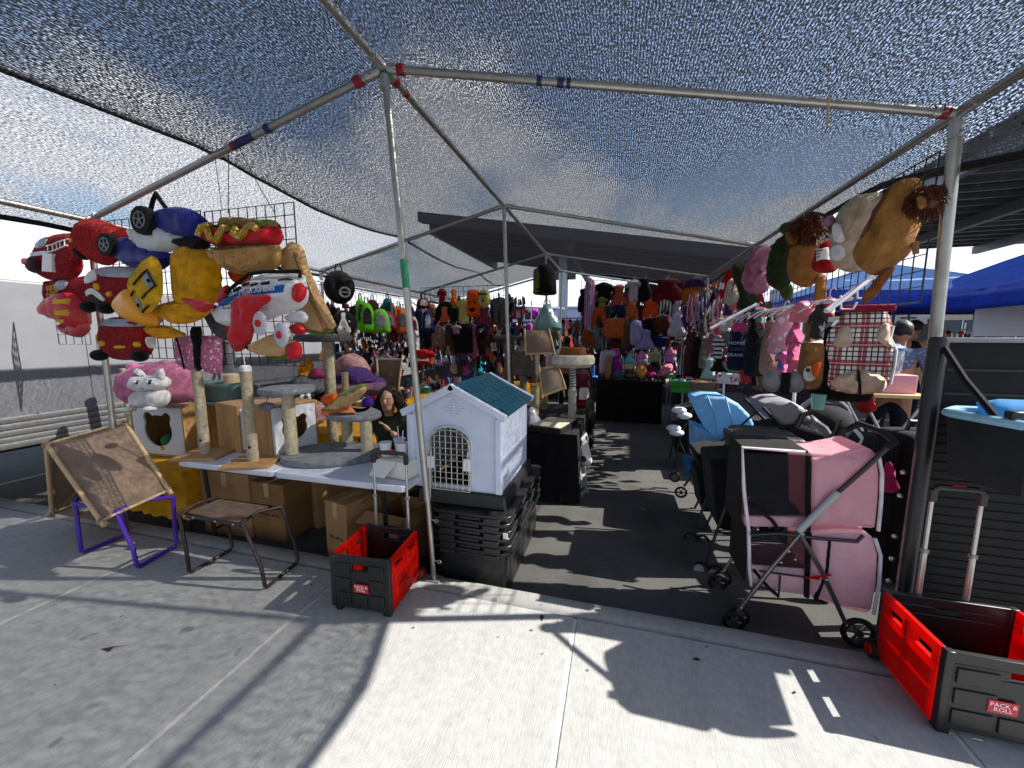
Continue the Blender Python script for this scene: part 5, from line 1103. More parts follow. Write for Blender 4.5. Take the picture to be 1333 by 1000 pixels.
    for s in (-1, 1):
        e = MB().ell(hcq + V(*q(.031 * s, -.083, .006)), q(.013, .009, .006), 8, 6).to('eye', mat('paint', 'd8d4cc'), o); MB().ell(hcq + V(*q(.031 * s, -.091, .006)), q(.0058, .004, .0055), 8, 6).to('iris', mat('plastic', '1c120c'), e)
        MB().tube([hcq + V(*q((.031 + dx) * s, -.084 - .006 * (1 - abs(dx) * 50), .024 + dz)) for dx, dz in ((-.018, -.002), (0, .004), (.02, -.003))], .003 * k, 5).to('eyebrow', hair, o)
    MB().ell(hcq + V(*q(0, -.089, -.058)), q(.022, .008, .0065), 10, 6).to('mouth', mat('skin', '8a4a42'), o)
    return o
SK1 = mat('skin', 'b98a6c'); SK2 = mat('skin', '9c6f54'); SK3 = mat('skin', 'c79a7e'); HB = mat('hair', '2c1a12'); HDK = mat('hair', '0d0b0b')
GREENK = mat('fabric', '343829'); NAVYP = mat('fabric', '12151f')
gx, gy, gz = (-2.026,3.05,1.027)
person('young woman with long curly dark hair in a dark green top behind the white table', (gx, gy, gz - 1.17), 12, GREENK, NAVYP, SK3, HB, H=1.62, hp=(0, .12, .52), hd=(0, -.06), arms=[((-.24, -.08, .74), (-.05, -.28, .80)), ((.24, -.06, .74), (.09, -.16, .95))], sleeve=.92, legs=[((-.12, -.35, .52), (-.12, -.36, .1), (-.12, -.45, .04)), ((.12, -.35, .52), (.12, -.36, .1), (.12, -.45, .04))], hairlen='curly', vox=.007)
BLUEPAT = spots('blue_leaf_shirt', (.08, .12, .2), (.25, .3, .4), 28, .28)
mx_, my_, _ = [3.0903136658205286,5.437314927320121,1.5738071004912535]
person('man from behind in a blue patterned short sleeved shirt and dark jeans', (mx_, my_, GZ), 160, BLUEPAT, NAVYP, SK2, HDK, H=1.86, hd=(-.03, -.03), arms=[((-.3, .05, 1.12), (-.3, -.1, .88)), ((.3, .0, 1.1), (.26, -.12, .86))], sleeve=.48)
mx_, my_, _ = [4.890150507639679,8.225500033412306,1.5607106507368804]
person('man in a black tank top with one arm raised to the back of his head', (mx_, my_, GZ), 190, mat('fabric', '0d0e12'), NAVYP, SK1, mat('hair', '3a281c'), H=1.95, tank=True, arms=[((-.42, .05, 1.45), (-.2, .08, 1.64)), ((.28, .03, 1.12), (.3, -.06, .9))])
mx_, my_, _ = [-1.0947405088133737,8.679651738898404,1.5488047873238138]
person('woman with black hair in a white top seen over the fluffy cat ring', (mx_, my_, GZ), 175, WHTF, NAVYP, SK2, HDK, H=1.68, hairlen='long')
mx_, my_, _ = [-2.7350678535788453,9.054872037843932,1.4507798452228986]
person('shopper in a lilac grey shirt with a dark shoulder bag, reaching out', (mx_, my_, GZ), 100, mat('fabric', '8f90b8'), mat('fabric', '17181c'), SK1, HDK, H=1.62, arms=[((-.3, -.2, 1.15), (-.3, -.5, 1.05)), ((.25, -.1, 1.1), (.25, -.25, .95))])
mx_, my_, _ = [-3.108426515628549,8.378533663953615,1.0525287140558204]
person('shopper in a bright turquoise top bending over the toy table', (mx_, my_, GZ - .22), 80, mat('fabric', '2fb5b8'), mat('fabric', '2b3a52'), SK1, HDK, H=1.6, hd=(0, -.1), arms=[((-.25, -.2, 1.08), (-.2, -.45, .98)), ((.25, -.15, 1.1), (.22, -.35, 1.0))])
mx_, my_, _ = [10.998080996682022,15.530637829960872,1.5285648195216006]
person('far man in a dark grey shirt browsing a stall beyond the blue tents', (mx_, my_, GZ), 60, mat('fabric', '2c3440'), NAVYP, SK1, HDK, H=1.72)
mx_, my_, _ = [-.1444512111111609,11.430458561981602,1.42538066994169]
person('far shopper in navy clothes behind the toy table', (mx_, my_, GZ), 200, mat('fabric', '22293d'), NAVYP, SK2, HB, H=1.66)

# ================================================================ draped tables
def cloth_table(label, x0, y0, x1, y1, zt, zb, m, amp=.025, name='draped_table', seed=0):
    o = T(name, label, 'table', ((x0 + x1) / 2, (y0 + y1) / 2, GZ), 0, 'draped stall tables'); w, d = x1 - x0, y1 - y0; zt -= GZ; zb -= GZ
    per = []; n = 30
    for a, b in (((-w / 2, -d / 2), (w / 2, -d / 2)), ((w / 2, -d / 2), (w / 2, d / 2)), ((w / 2, d / 2), (-w / 2, d / 2)), ((-w / 2, d / 2), (-w / 2, -d / 2))):
        k = max(6, int(math.dist(a, b) / .045)); per += [(lerp(a, b, i / k), (b[1] - a[1], a[0] - b[0])) for i in range(k)]
    v = []; f = []; P_ = len(per); R_ = 8
    for j in range(R_ + 1):
        t = j / R_
        for (p, nr) in per:
            L_ = math.hypot(*nr); nx, ny = nr[0] / L_, nr[1] / L_; q = V(p[0] * 4 + seed, p[1] * 4, t * .6); a = t ** .7 * (amp * (.6 + noise.noise(q)) + amp * .7 * math.sin((p[0] + p[1]) * 38 + 3 * noise.noise(q * .7)))
            v.append((p[0] + nx * a, p[1] + ny * a, zt + (zb - zt) * t - (.004 if j == 0 else 0) + (.02 * noise.noise(q * 2) if j == R_ else 0)))
    for j in range(R_):
        for i in range(P_): f.append((j * P_ + i, (j + 1) * P_ + i, (j + 1) * P_ + (i + 1) % P_, j * P_ + (i + 1) % P_))
    f.append(tuple(range(P_))); MB().add(v, f).to('tablecloth', m, o, ang=60)
    for x in (-w / 2 + .06, w / 2 - .06):
        for y in (-d / 2 + .06, d / 2 - .06): MB().tube([(x, y, 0), (x, y, zt - .02)], .016, 6).to('leg', DSTEEL, o)
    return o
BLKC = mat('fabric', '08080a'); 
cloth_table('table under a yellow cloth beneath the cat cube with the pink pillow', -4.8, 2.3, -3.55, 3.1, c1[2] - .004, .02, GOLDC)
cloth_table('small table under a yellow cloth behind the grey cat tree', -3.4, 3.15, -2.35, 3.75, .62, .1, GOLDC, seed=4)
cloth_table('long table with a yellow cloth covered in small toys, running away from the kerb', -3.85, 4.2, -3.03, 7.3, .64, .05, GOLDC, seed=9)
cloth_table('cross table with a yellow cloth and toys beyond the dog house roof', -3.0, 7.55, -1.5, 8.3, .64, .05, GOLDC, seed=13)
cloth_table('table under a black cloth behind the dog house holding cat furniture', -1.12, 3.78, -.36, 5.5, .62, -.1, BLKC, .03, seed=21)
cloth_table('black draped table full of doll strollers and toys at the end of the aisle', -.36, 7.85, .86, 8.6, .72, -.11, BLKC, .02, seed=33)
o = T('folding_table', 'grey plastic table beside the black draped toy table', 'table', (1.35, 7.6, GZ)); MB().box((0, 0, .76), (.95, .6, .04)).to('tabletop', mat('plastic', '55585a'), o, bev=.01)
for x in (-.4, .4):
    for y in (-.25, .25): MB().tube([(x, y, 0), (x, y, .74)], .014, 6).to('leg', DSTEEL, o)

# ================================================================ generic soft goods
SHAPES = dict(
 vest=[(-.25, 0), (.25, 0), (.36, -.1), (.3, -.26), (.46, -.4), (.5, -.9), (.3, -1), (-.3, -1), (-.5, -.9), (-.46, -.4), (-.3, -.26), (-.36, -.1)],
 shirt=[(-.18, 0), (.18, 0), (.5, -.2), (.42, -.46), (.28, -.36), (.32, -1), (-.32, -1), (-.28, -.36), (-.42, -.46), (-.5, -.2)],
 dress=[(-.15, 0), (.15, 0), (.26, -.1), (.2, -.38), (.5, -.95), (.2, -1), (-.2, -1), (-.5, -.95), (-.2, -.38), (-.26, -.1)],
 bag=[(-.4, -.02), (0, 0), (.4, -.02), (.5, -.3), (.5, -.9), (.4, -1), (-.4, -1), (-.5, -.9), (-.5, -.3)],
 dome=[(-.22, -.04), (0, 0), (.22, -.04), (.44, -.3), (.5, -.8), (.42, -.98), (-.42, -.98), (-.5, -.8), (-.44, -.3)],
 round=circ(0, -.5, .5, .5, 14), drop=[(-.1, 0), (.1, 0), (.25, -.3), (.5, -.75), (.42, -.95), (0, -1), (-.42, -.95), (-.5, -.75), (-.25, -.3)],
 strip=[(-.4, 0), (.4, 0), (.5, -.5), (.4, -1), (-.4, -1), (-.5, -.5)], box=rect(-.5, -1, .5, 0),
 hood=[(-.15, 0), (.15, 0), (.24, -.14), (.5, -.34), (.44, -.6), (.3, -.5), (.36, -1), (-.36, -1), (-.3, -.5), (-.44, -.6), (-.5, -.34), (-.24, -.14)],
 pants=[(-.4, 0), (.4, 0), (.5, -.95), (.36, -1), (.08, -.45), (-.08, -.45), (-.36, -1), (-.5, -.95)],
 shoe=[(-.5, -.1), (-.2, 0), (.1, -.12), (.5, -.7), (.5, -1), (-.3, -1), (-.5, -.6)])
GS = [1.0]
def goods(name, label, cat, box, m, shape='bag', rot=0, th=None, group=None, hook=0, trims=(), strap=0, fold=.35, **k):
    x, y, z, w, h = box; w *= GS[0]; h *= 1 + (GS[0] - 1) * .6; o = T(name, label, cat, (x, y, z + h * (GS[0] - 1) * .2), rot, group); th = th or min(w, h) * .2
    p = Pillow([(a * w, b * h) for a, b in SHAPES[shape]], th, k=1 if shape == 'box' else 2, fold=fold, fq=1.2 / max(w, h) * 2, seed=len(label) * .7, step=max(w, h) / 9, **k)
    p.to('body', m, o)
    if hook: MB().tube([(-.3 * w, 0, -.03), (0, 0, .015), (.3 * w, 0, -.03)], .006, 5).tube([(0, 0, .012), (0, 0, .05), (.018, 0, .068), (.03, 0, .05)], .004, 5).to('hanger', WHT, o)
    if strap: MB().tube([(-.12 * w, 0, -.02), (-.07 * w, 0, .07), (.07 * w, 0, .07), (.12 * w, 0, -.02)], .008, 5).to('strap', BLKF, o)
    for nm, sh, (cx, cz, sw, sz), mm in trims: p.patch([(cx * w + a * sw * w, cz * h + b * sz * h) for a, b in (SHAPES[sh] if isinstance(sh, str) else sh)], nm, mm, o, k=1 if sh == 'box' else 2)
    return o
def F_(c): return mat('fabric', c)
PKT = lambda c: ('pocket', 'bag', (0, -.5, .66, .42), F_(c))
# --- bags along the eave on the trailer side
LG = 'goods hung along the trailer side'
LIME = F_('5fb51c'); 
goods('helmet_bag', 'black motorbike shaped bag with a silver wheel hanging under the eave', 'bag', (-3.343,4.132,2.398,.357,.41), BLKF, 'round', 40, .1, LG, strap=1)
o_ = (-3.237,4.171,2.177,.097,.15); o = T('bag_wheel', 'silver toy wheel clipped on the black motorbike shaped bag', 'wheel', (o_[0] + .05, o_[1] - .14, o_[2] - .06), 40); MB().torus((0, 0, 0), .055, .012, 'y', 18, 6).tube([(-.05, 0, 0), (.05, 0, 0)], .008, 6).to('rim', GREY, o)
DOGF = mat('plush', '101012')
o = goods('plush_backpack', 'black and white husky dog plush bag beside the lime backpacks', 'backpack', (-3.181,3.983,1.902,.306,.329), DOGF, 'round', 35, .12, LG, trims=(('blaze', 'dress', (.0, -.1, .34, .5), F_('d5d2cc')), ('muzzle', 'round', (0, -.52, .5, .42), F_('d5d2cc')), ('nose', 'round', (0, -.62, .16, .12), BLK)))
x, y, z, w, h = (-3.181,3.983,1.902,.306,.329)
for s in (-1, 1): Pillow([(s * w * .18, -.02), (s * w * .46, -h * .2), (s * w * .42, h * .22)], .03, k=2).to('ear', DOGF, o); MB().ell((s * w * .2, -.11, -h * .42), (.014, .01, .014), 8, 6).to('eye', F_('cfd6dc'), o)
goods('plush_backpack', 'black shaggy bag with a grey flap left of the husky bag', 'backpack', (-3.32,3.891,1.988,.133,.379), DOGF, 'drop', 35, .09, LG)
for lab, bx, c, c2, rt in (
  ('lime green backpack hung highest of the three lime ones', (-3.29,4.45,2.082,.166,.411), '62b81f', '2c2f33', 50),
  ('lime green backpack with a dark oval mesh back, middle of the three lime ones', (-3.22,4.48,2.033,.203,.393), '5cb41a', '232528', 45),
  ('lime green and grey backpack with its shoulder straps facing out, nearest the front pole', (-3.1,4.61,1.96,.248,.329), '66b62a', '8a8d90', 40),
  ('crimson backpack with a grey back panel behind the lime ones', (-3.264,5.036,1.958,.242,.29), '8a1236', '6e7278', 45),
  ('dark maroon backpack in the row above the crimson one', (-3.402,4.876,2.112,.194,.239), '5a1428', '3a0c18', 50),
  ('orange backpack with a dark hollow back panel just past the crimson bag', (-3.38,5.284,2.113,.213,.361), 'd8561e', '2a2320', 50),
  ('pale orange backpack partly behind the front pole', (-3.186,5.295,2.006,.195,.371), 'd4673a', '5a5c60', 40),
  ('white and burgundy backpack just right of the front pole', (-3.171,5.609,1.906,.158,.343), 'b9b3b8', '6a1a2c', 40),
  ('long navy backpack near the white clothes rail', (-3.244,5.939,2.075,.153,.411), '18224a', '0e1430', 35),
  ('royal blue backpack with a silver crescent trim', (-3.147,6.037,2.029,.194,.416), '15265e', '9a9ca4', 35),
  ('dark burgundy and white cap hanging on the white hook rail', (-3.252,6.104,2.243,.234,.182), '6a1828', 'cfc8c8', 35),
  ('black net bag hung behind the royal blue backpack', (-3.24,6.242,1.695,.162,.298), '0e0e12', '1a1a20', 35)):
    goods('backpack', lab, 'backpack', bx, F_(c), 'dome', rt, bx[3] * .28, LG, strap=1, trims=(('back_panel', 'dome', (0, -.18, .55, .55), F_(c2)),))
for lab, bx, c in (('black leash bundle dangling under the lime backpacks', (-3.256,4.544,1.631,.198,.29), '0d0d0f'), ('black strap bundle with silver buckles dangling under the crimson backpack', (-3.225,4.875,1.644,.236,.363), '101014'), ('short black strap bundle beside the front pole', (-3.225,5.175,1.634,.183,.277), '0c0c0e')):
    x, y, z, w, h = bx; o = T('leash_bundle', lab, 'leash', (x, y, z), 45, 'leash bundles'); rg = random.Random(len(lab))
    for i in range(9):
        u = (i / 8 - .5) * w; l = h * rg.uniform(.5, 1); MB().tube([(u, rg.uniform(-.04, .04), 0), (u + .02, rg.uniform(-.05, .05), -l * .6), (u - .015, 0, -l)], .007, 5).to('strap', F_(c), o)
    for i in range(4): MB().box(((i / 3 - .5) * w, -.05, -h * rg.uniform(.3, .8)), (.02, .01, .03)).to('buckle', STEEL, o)
rail = T('hook_rail', 'white pipe rail along the trailer side carrying the hanging bags', 'rail', (0, 0, 0)); MB().tube([(-3.6, 3.6, 2.27), (-3.55, 6.9, 2.27)], .012, 8).to('pipe', WHT, rail); MB().tube([(-3.55, 6.0, 2.26), (-3.2, 6.1, 2.0)], .012, 8).to('arm', WHT, rail)
for i in range(10): MB().tube([(-3.58, 3.8 + i * .32, 2.27), (-3.5, 3.8 + i * .32, 2.24), (-3.46, 3.8 + i * .32, 2.17)], .004, 5).to('hook', WIRE, rail)
wire_grid('black wire panel standing along the trailer side behind the backpacks', (-3.7, 3.6, 2.25), 90, 2.9, .7, .1, .1)
# --- wire panel at the third ridge pole with costumes
GS[0] = 1.22
BG = 'pet costumes on the far wire panels'
wire_grid('black wire panel of costumes under the far net beside the third pole', (-3.415,6.34,2.443), 0, 1.624, 1.05, .09, .09, r=.004)
JACK = [(-.5, -.2), (-.2, -.5), (0, -.35), (.2, -.5), (.5, -.2), (.25, -1), (-.25, -1)]
for lab, bx, m_, sh, tr_ in (
  ('red plaid pet pyjamas hanging first on the far costume panel', (-2.966,6.25,2.393,.16,.288), F_('6e2020'), 'shirt', ()),
  ('small orange pumpkin dress with a green hem', (-2.743,6.25,2.373,.172,.298), F_('c4581a'), 'dress', (('hem', 'box', (0, -.82, .8, .16), F_('6a8a3a')),)),
  ('black hooded costume with an orange witch face pouch', (-2.887,6.22,2.166,.362,.38), F_('0c0c0e'), 'dome', (('pouch', 'dress', (0, -.22, .5, .6), F_('c8622e')), ('brim', 'box', (0, -.82, .8, .12), F_('7c3f1c')))),
  ('yellow checked pet shirt between the witch and pumpkin costumes', (-2.569,6.25,2.2,.241,.39), spots('yellow_check', (.5, .4, .12), (.35, .28, .08), 30), 'shirt', ()),
  ('large orange pumpkin costume with a black jack face', (-2.364,6.18,2.341,.193,.393), F_('d8520e'), 'bag', (('jack_mouth', JACK, (0, -.6, .6, .2), BLKF), ('eye', 'round', (-.18, -.42, .14, .1), BLKF), ('eye', 'round', (.18, -.42, .14, .1), BLKF))),
  ('pale yellow owl mask costume with black brows', (-2.179,6.2,2.35,.19,.277), F_('b9ae5c'), 'round', (('brow', 'box', (-.18, -.2, .3, .1), BLKF), ('brow', 'box', (.18, -.2, .3, .1), BLKF), ('beak', 'dress', (0, -.45, .2, .2), BLKF))),
  ('red and black striped ragged costume under the owl mask', (-2.176,6.22,2.074,.274,.281), stripes('red_black', (.3, .02, .04), (.02, .02, .02), .05), 'dress', ()),
  ('grey plaid pet shirt with black sleeves beside the pole', (-1.92,6.25,2.21,.282,.392), spots('grey_plaid', (.06, .065, .06), (.13, .13, .12), 24), 'shirt', (('placket', 'box', (0, -.05, .08, .9), BLKF),)),
  ('brown patchwork pet coat in the lower row', (-2.983,6.1,1.757,.217,.328), spots('patchwork', (.22, .12, .1), (.4, .3, .26), 14), 'vest', ()),
  ('plain brown pet dress in the lower row', (-2.783,6.1,1.769,.214,.47), F_('4c342a'), 'dress', (('pale_hem', 'dress', (0, -.7, .5, .3), F_('9a8878')),)),
  ('long black velvet pet dress in the middle of the lower row', (-2.514,6.08,1.779,.278,.438), F_('060607'), 'bag', ()),
  ('dusty rose pet dress behind the black velvet one', (-2.371,6.14,1.767,.194,.478), F_('8c5562'), 'dress', ()),
  ('mauve ruffled pet top over the plain brown dress', (-2.619,6.04,1.766,.167,.128), F_('9a7c8a'), 'shirt', ())):
    goods('pet_costume', lab, 'pet clothes', bx, m_, sh, 0, .05, BG, hook=1, trims=tr_)
goods('plastic_bag', 'teal grey translucent plastic bag hung on the third ridge pole', 'bag', (-1.155,6.45,2.096,.417,.407), mat('film', '7fa3a4'), 'drop', 0, .14, None, fold=.6, strap=1)
goods('backpack', 'black backpack with an olive side panel hung high on the third ridge pole', 'backpack', (-1.203,6.5,2.767,.325,.463), BLKF, 'dome', 20, .16, None, strap=1, trims=(('side_panel', 'strip', (-.4, -.2, .2, .7), F_('6f6a2a')),))
GS[0] = 1.0
# far row of plain backpacks on a white rail, and small goods under it
rl = T('clothes_rail', 'far white rail carrying plain coloured backpacks', 'rail', (0, 0, 0)); MB().tube([(-3.363,10.2,2.436), (-1.36,10.2,2.297)], .02, 6).to('pipe', WHT, rl)
for i, (c, lab) in enumerate((('8e1f4a', 'raspberry'), ('1d2030', 'navy black'), ('4c4c50', 'charcoal grey'), ('a8289c', 'bright magenta'), ('1a1a1e', 'jet black'))):
    bx = [(-2.725,10.1,2.315,.171,.284),(-2.524,10.1,2.311,.169,.283),(-2.324,10.1,2.307,.167,.282),(-2.126,10.1,2.304,.166,.28),(-1.93,10.1,2.3,.164,.279)][i]; goods('backpack', lab + ' plain backpack on the far white rail', 'backpack', bx, F_(c), 'bag', 0, .09, 'backpacks on the far rail', trims=(PKT(c),))
for i, (c, lab) in enumerate((('4a90a8', 'aqua'), ('27408c', 'cobalt'), ('b9a8a0', 'beige'), ('5a9ac8', 'sky blue'), ('8c7ac0', 'lavender'), ('6a7ab0', 'slate blue'), ('c8c0d0', 'pale grey'), ('4a5a9a', 'denim blue'), ('a03a8c', 'magenta'))):
    bx = [(-3.477,9.6,1.919,.149,.199),(-3.307,9.6,1.898,.148,.198),(-3.138,9.6,1.916,.147,.237),(-2.971,9.6,1.895,.146,.177),(-2.806,9.6,1.914,.144,.215),(-2.641,9.6,1.893,.143,.215),(-2.479,9.6,1.911,.142,.194),(-2.317,9.6,1.89,.141,.193),(-2.157,9.6,1.908,.139,.231)][i]; goods('pouch', lab + ' small pouch in the far row under the backpacks', 'pouch', bx, F_(c), 'bag', 0, .05, 'pouches in the far row')
goods('pet_bag', 'brown oval bag with a red ribbon by the lilac shopper', 'bag', (-3.083,8.8,1.691,.429,.257), F_('6a3a20'), 'round', 0, .1, None, trims=(('ribbon', 'round', (.35, -.1, .3, .3), F_('9a1f24')),))
for i, (lab, c, c2) in enumerate((('teal', '1f6a78', '12343c'), ('scarlet', 'a8161c', '3a0c10'), ('mustard', 'b8861c', '4a3a12'), ('ash grey', '6a6c70', '2c2e32'), ('plum', '4a1a48', '1c0c1e'), ('cobalt and black', '1a3a9a', '0c0e14'), ('cherry and white', 'a81c2c', 'c8c4c4'), ('forest green', '1c4a24', '0e1c10'), ('peach', 'd08a68', '6a4034'), ('jet black', '0e0e10', '3a3a3e'))):
    bx = [(-3.322,5.128,2.155,.167,.293),(-3.34,5.28,1.834,.174,.328),(-3.339,5.451,2.067,.179,.31),(-3.38,5.67,1.862,.188,.349),(-3.373,5.847,2.109,.193,.33),(-3.373,6.017,1.888,.2,.368),(-3.39,6.26,2.154,.208,.35),(-3.383,6.437,1.92,.216,.39),(-3.361,6.629,2.196,.222,.368),(-3.376,6.874,1.953,.232,.413)][i]
    goods('backpack', lab + ' backpack in the crowded row along the trailer behind the front pole', 'backpack', bx, F_(c), ('dome', 'bag')[i % 2], 40, bx[3] * .26, LG, strap=1, trims=(('back_panel', 'dome', (0, -.2, .55, .5), F_(c2)),))
for i, (lab, c, sh) in enumerate((('rust', '7a3414', 'shirt'), ('cream knitted', 'b8aa90', 'vest'), ('black sequinned', '0e0e12', 'dress'), ('olive', '4a4a28', 'hood'), ('violet', '4a2a7a', 'dress'), ('pumpkin orange', 'c05a14', 'vest'), ('tartan red', '7a1a1c', 'shirt'), ('charcoal', '2a2a2e', 'vest'), ('powder pink', 'b8848c', 'dress'), ('chocolate', '3a2014', 'hood'))):
    bx = [(-3.308,6.7,1.787,.207,.405),(-3.155,6.7,1.686,.205,.375),(-3.002,6.7,1.714,.203,.473),(-2.848,6.7,1.742,.201,.384),(-2.698,6.7,1.769,.198,.481),(-2.551,6.7,1.67,.197,.452),(-2.402,6.7,1.698,.194,.364),(-2.257,6.7,1.725,.192,.46),(-2.113,6.7,1.752,.19,.374),(-1.97,6.7,1.778,.188,.468)][i]; goods('pet_costume', lab + ' pet garment in the lower hanging row behind the far costume panel', 'pet clothes', bx, F_(c), sh, 0, .06, 'pet costumes on the far wire panels', hook=1)
for i, (lab, c, sh) in enumerate((('maroon', '4a0c1a', 'vest'), ('stone grey', '7a7670', 'shirt'), ('ink blue', '141a34', 'hood'), ('burnt orange', 'a84a14', 'dress'), ('ivory', 'b8b0a0', 'vest'), ('black satin', '0a0a0c', 'dress'), ('rosewood', '6a2a34', 'shirt'), ('moss', '34401c', 'vest'), ('pale lilac', '9a8ab0', 'shirt'), ('pewter', '4a4c52', 'hood'), ('ginger', '9a5a24', 'vest'), ('wine striped', '5a1424', 'shirt'))):
    bx = [(-.655,8.65,2.248,.248,.531),(-.43,8.65,2.129,.245,.495),(-.208,8.65,2.011,.242,.461),(.007,8.65,2.154,.239,.686),(.219,8.65,2.038,.235,.356),(.428,8.65,2.178,.232,.578),(.64,8.65,2.064,.229,.544),(.843,8.65,2.202,.226,.763),(1.043,8.65,2.089,.223,.441),(1.247,8.65,1.977,.221,.408),(1.443,8.65,2.114,.218,.623),(1.635,8.65,2.003,.215,.309)][i]; goods('pet_costume', lab + ' pet garment on the back side of the end panel', 'pet clothes', bx, F_(c), sh, 0, .06, 'pet costumes at the end of the aisle', hook=1)
cloth_table('low table under a black cloth beneath the clothes rail', 1.45, 5.0, 2.1, 7.4, .62, -.1, BLKC, .03, seed=41)
TOYK = ['ball', 'tub', 'plush', 'box', 'brush']
def toy(label, x, y, z, s, c, kind):
    o = T('toy', label, 'toy', (x, y, z), random.uniform(-40, 40), 'small toys on the yellow tables'); m_ = F_(c)
    if kind == 'ball': MB().ell((0, 0, s * .5), (s * .5, s * .5, s * .5), 10, 8, amp=.1).to('ball_body', m_, o)
    elif kind == 'tub': MB().lathe([(s * .4, 0), (s * .5, s * .6), (s * .52, s * .62), (s * .4, s * .64)], n=12).to('tub_body', mat('plastic', c), o); MB().lathe([(s * .3, s * .64), (s * .06, s * .8)], n=10).to('lid', WHT, o)
    elif kind == 'plush': MB().ell((0, 0, s * .4), (s * .4, s * .32, s * .42), 10, 8, amp=.3).to('toy_body', mat('plush', c), o); MB().ell((0, -s * .1, s * .95), (s * .28, s * .26, s * .26), 10, 8).to('head', mat('plush', c), o); [MB().ell((e * s * .22, -s * .05, s * 1.2), (s * .1, s * .06, s * .12), 8, 6).to('ear', mat('plush', c), o) for e in (-1, 1)]
    elif kind == 'box': MB().box((0, 0, s * .35), (s * 1.2, s * .7, s * .7)).to('box_body', mat('paper', c), o, bev=.004); MB().box((0, -s * .36, s * .35), (s * .8, .004, s * .4)).to('print', WHT, o)
    else: MB().tube([(-s * .7, 0, s * .3), (s * .7, .02, s * .4)], s * .1, 8).to('handle', mat('plastic', c), o); MB().ell((s * .6, .02, s * .5), (s * .3, s * .2, s * .25), 8, 6, amp=.3).to('head', m_, o)
CN = [('red', 'b3141c'), ('purple', '4a1f8c'), ('hot pink', 'd8367c'), ('teal', '2a9a96'), ('white', 'd8d6d2'), ('orange', 'd8641c'), ('dark green', '1f5a2c'), ('sky blue', '5aa0d0'), ('black', '18181a'), ('yellow', 'd8b028'), ('silver grey', '9a9ca2'), ('pale pink', 'd8a0b4')]
KN = {'ball': 'ball', 'tub': 'tub with a white lid', 'plush': 'plush figure', 'box': 'toy box', 'brush': 'brush'}
rg = random.Random(11); combos = [(c, k) for k in TOYK for c in CN]; rg.shuffle(combos)
for i in range(44):
    (cn, c), kd = combos[i]
    x = rg.uniform(-3.75, -3.12) if i % 3 else rg.uniform(-3.3, -3.08); y = 4.35 + (i % 30) * .098; toy('small %s %s on the long yellow table' % (cn, KN[kd]), x, y, .64, rg.uniform(.09, .17), c, kd)
rg.shuffle(combos)
for i in range(20):
    (cn, c), kd = combos[i]; toy('small %s %s on the far cross yellow table' % (cn, KN[kd]), -2.9 + i * .068, rg.uniform(7.65, 8.15), .64, rg.uniform(.1, .19), c, kd)
goods('pet_carrier', 'white folded fan shaped carrier on the long yellow table', 'carrier', (-2.957,6.9,1.321,.353,.462), WHTF, 'drop', 0, .1, None, fold=.5)
goods('flower', 'bright pink fluffy flower toy on the long table', 'toy', (-2.7,6.6,1.08,.198,.214), mat('plush', 'd86aa8'), 'round', 0, .09, None, amp=.5)
goods('flower', 'bubblegum pink fluffy flower toy on the cross table', 'toy', (-2.549,7.6,1.044,.203,.225), mat('plush', 'd878b0'), 'round', 0, .09, None, amp=.5)
goods('pet_costume', 'red and white santa outfit lying at the near end of the long table', 'pet clothes', (-2.831,5.265,1.393,.358,.221), F_('b3181c'), 'shirt', 10, .06, None, trims=(('white_band', 'box', (0, -.6, .5, .2), WHTF),))
goods('plush_toy', 'white and red spotted plush dangling under the white backpack', 'plush toy', (-3.066,5.467,1.66,.119,.361), spots('white_red', (.7, .68, .68), (.5, .05, .08), 20, .2), 'strip', 20, .06, None)
tent2 = T('tent_bed', 'small brown cloth pet tent with pine poles behind the curly haired woman', 'pet bed', (0, 0, 0))
q = [(-2.75,4.0,1.318), (-2.43,4.0,1.323), (-2.414,3.9,.974), (-2.658,3.9,.965)]; sheet(q[0], q[1], q[2], q[3], TAU2, 'cloth_slope', tent2, .03)
for a, b in (((-2.418,4.0,1.377), (-2.423,3.88,.941)), ((-2.768,4.0,1.373), (-2.666,3.88,.931)), (q[0], q[1])): MB().tube([a, b], .012, 8).to('pole', PINE, tent2)

# ================================================================ cat furniture on the black table
o = T('cat_tree', 'cat tree with a fluffy cream ring bed on a spring wrapped post', 'cat tree', (-.47, 4.3, .62))
zr = 1.345 - .62
MB().lathe([(.044, 0), (.044, zr * .42), (.05, zr * .43), (.05, zr * .52), (.036, zr * .53), (.036, zr - .1)], n=20).to('rope_post', mat('rope', 'c9c5bb'), o)
mb = MB(); n_ = 90; mb.tube([(.043 * math.cos(i * .62), .043 * math.sin(i * .62), zr * .55 + (zr * .36) * i / n_) for i in range(n_)], .005, 5); mb.to('spring', BLK, o)
MB().lathe([(.02, zr - .1), (.19, zr - .09), (.235, zr - .05), (.24, zr), (.22, zr + .04), (.17, zr + .045), (.15, zr - .0), (.02, zr - .02)], n=30).to('ring_bed', CREAM, o)
o = T('pet_basket', 'soft brown round pet basket sitting in the fluffy cream ring', 'pet bed', (-.47, 4.3, .62 + zr)); MB().lathe([(.02, .0), (.13, .0), (.15, .04), (.14, .12), (.12, .13), (.1, .06), (.02, .03)], n=22).to('basket_body', mat('plush', '7a4a26'), o)
o = T('display_box', 'flat black box with a cream top lying on the black table', 'box', (-.62, 4.0, .62), -14); MB().box((0, 0, .03), (.34, .52, .06)).to('box_body', BLK, o, bev=.004); MB().box((0, 0, .063), (.3, .46, .006)).to('cream_top', mat('paint', 'cdc4a0'), o)
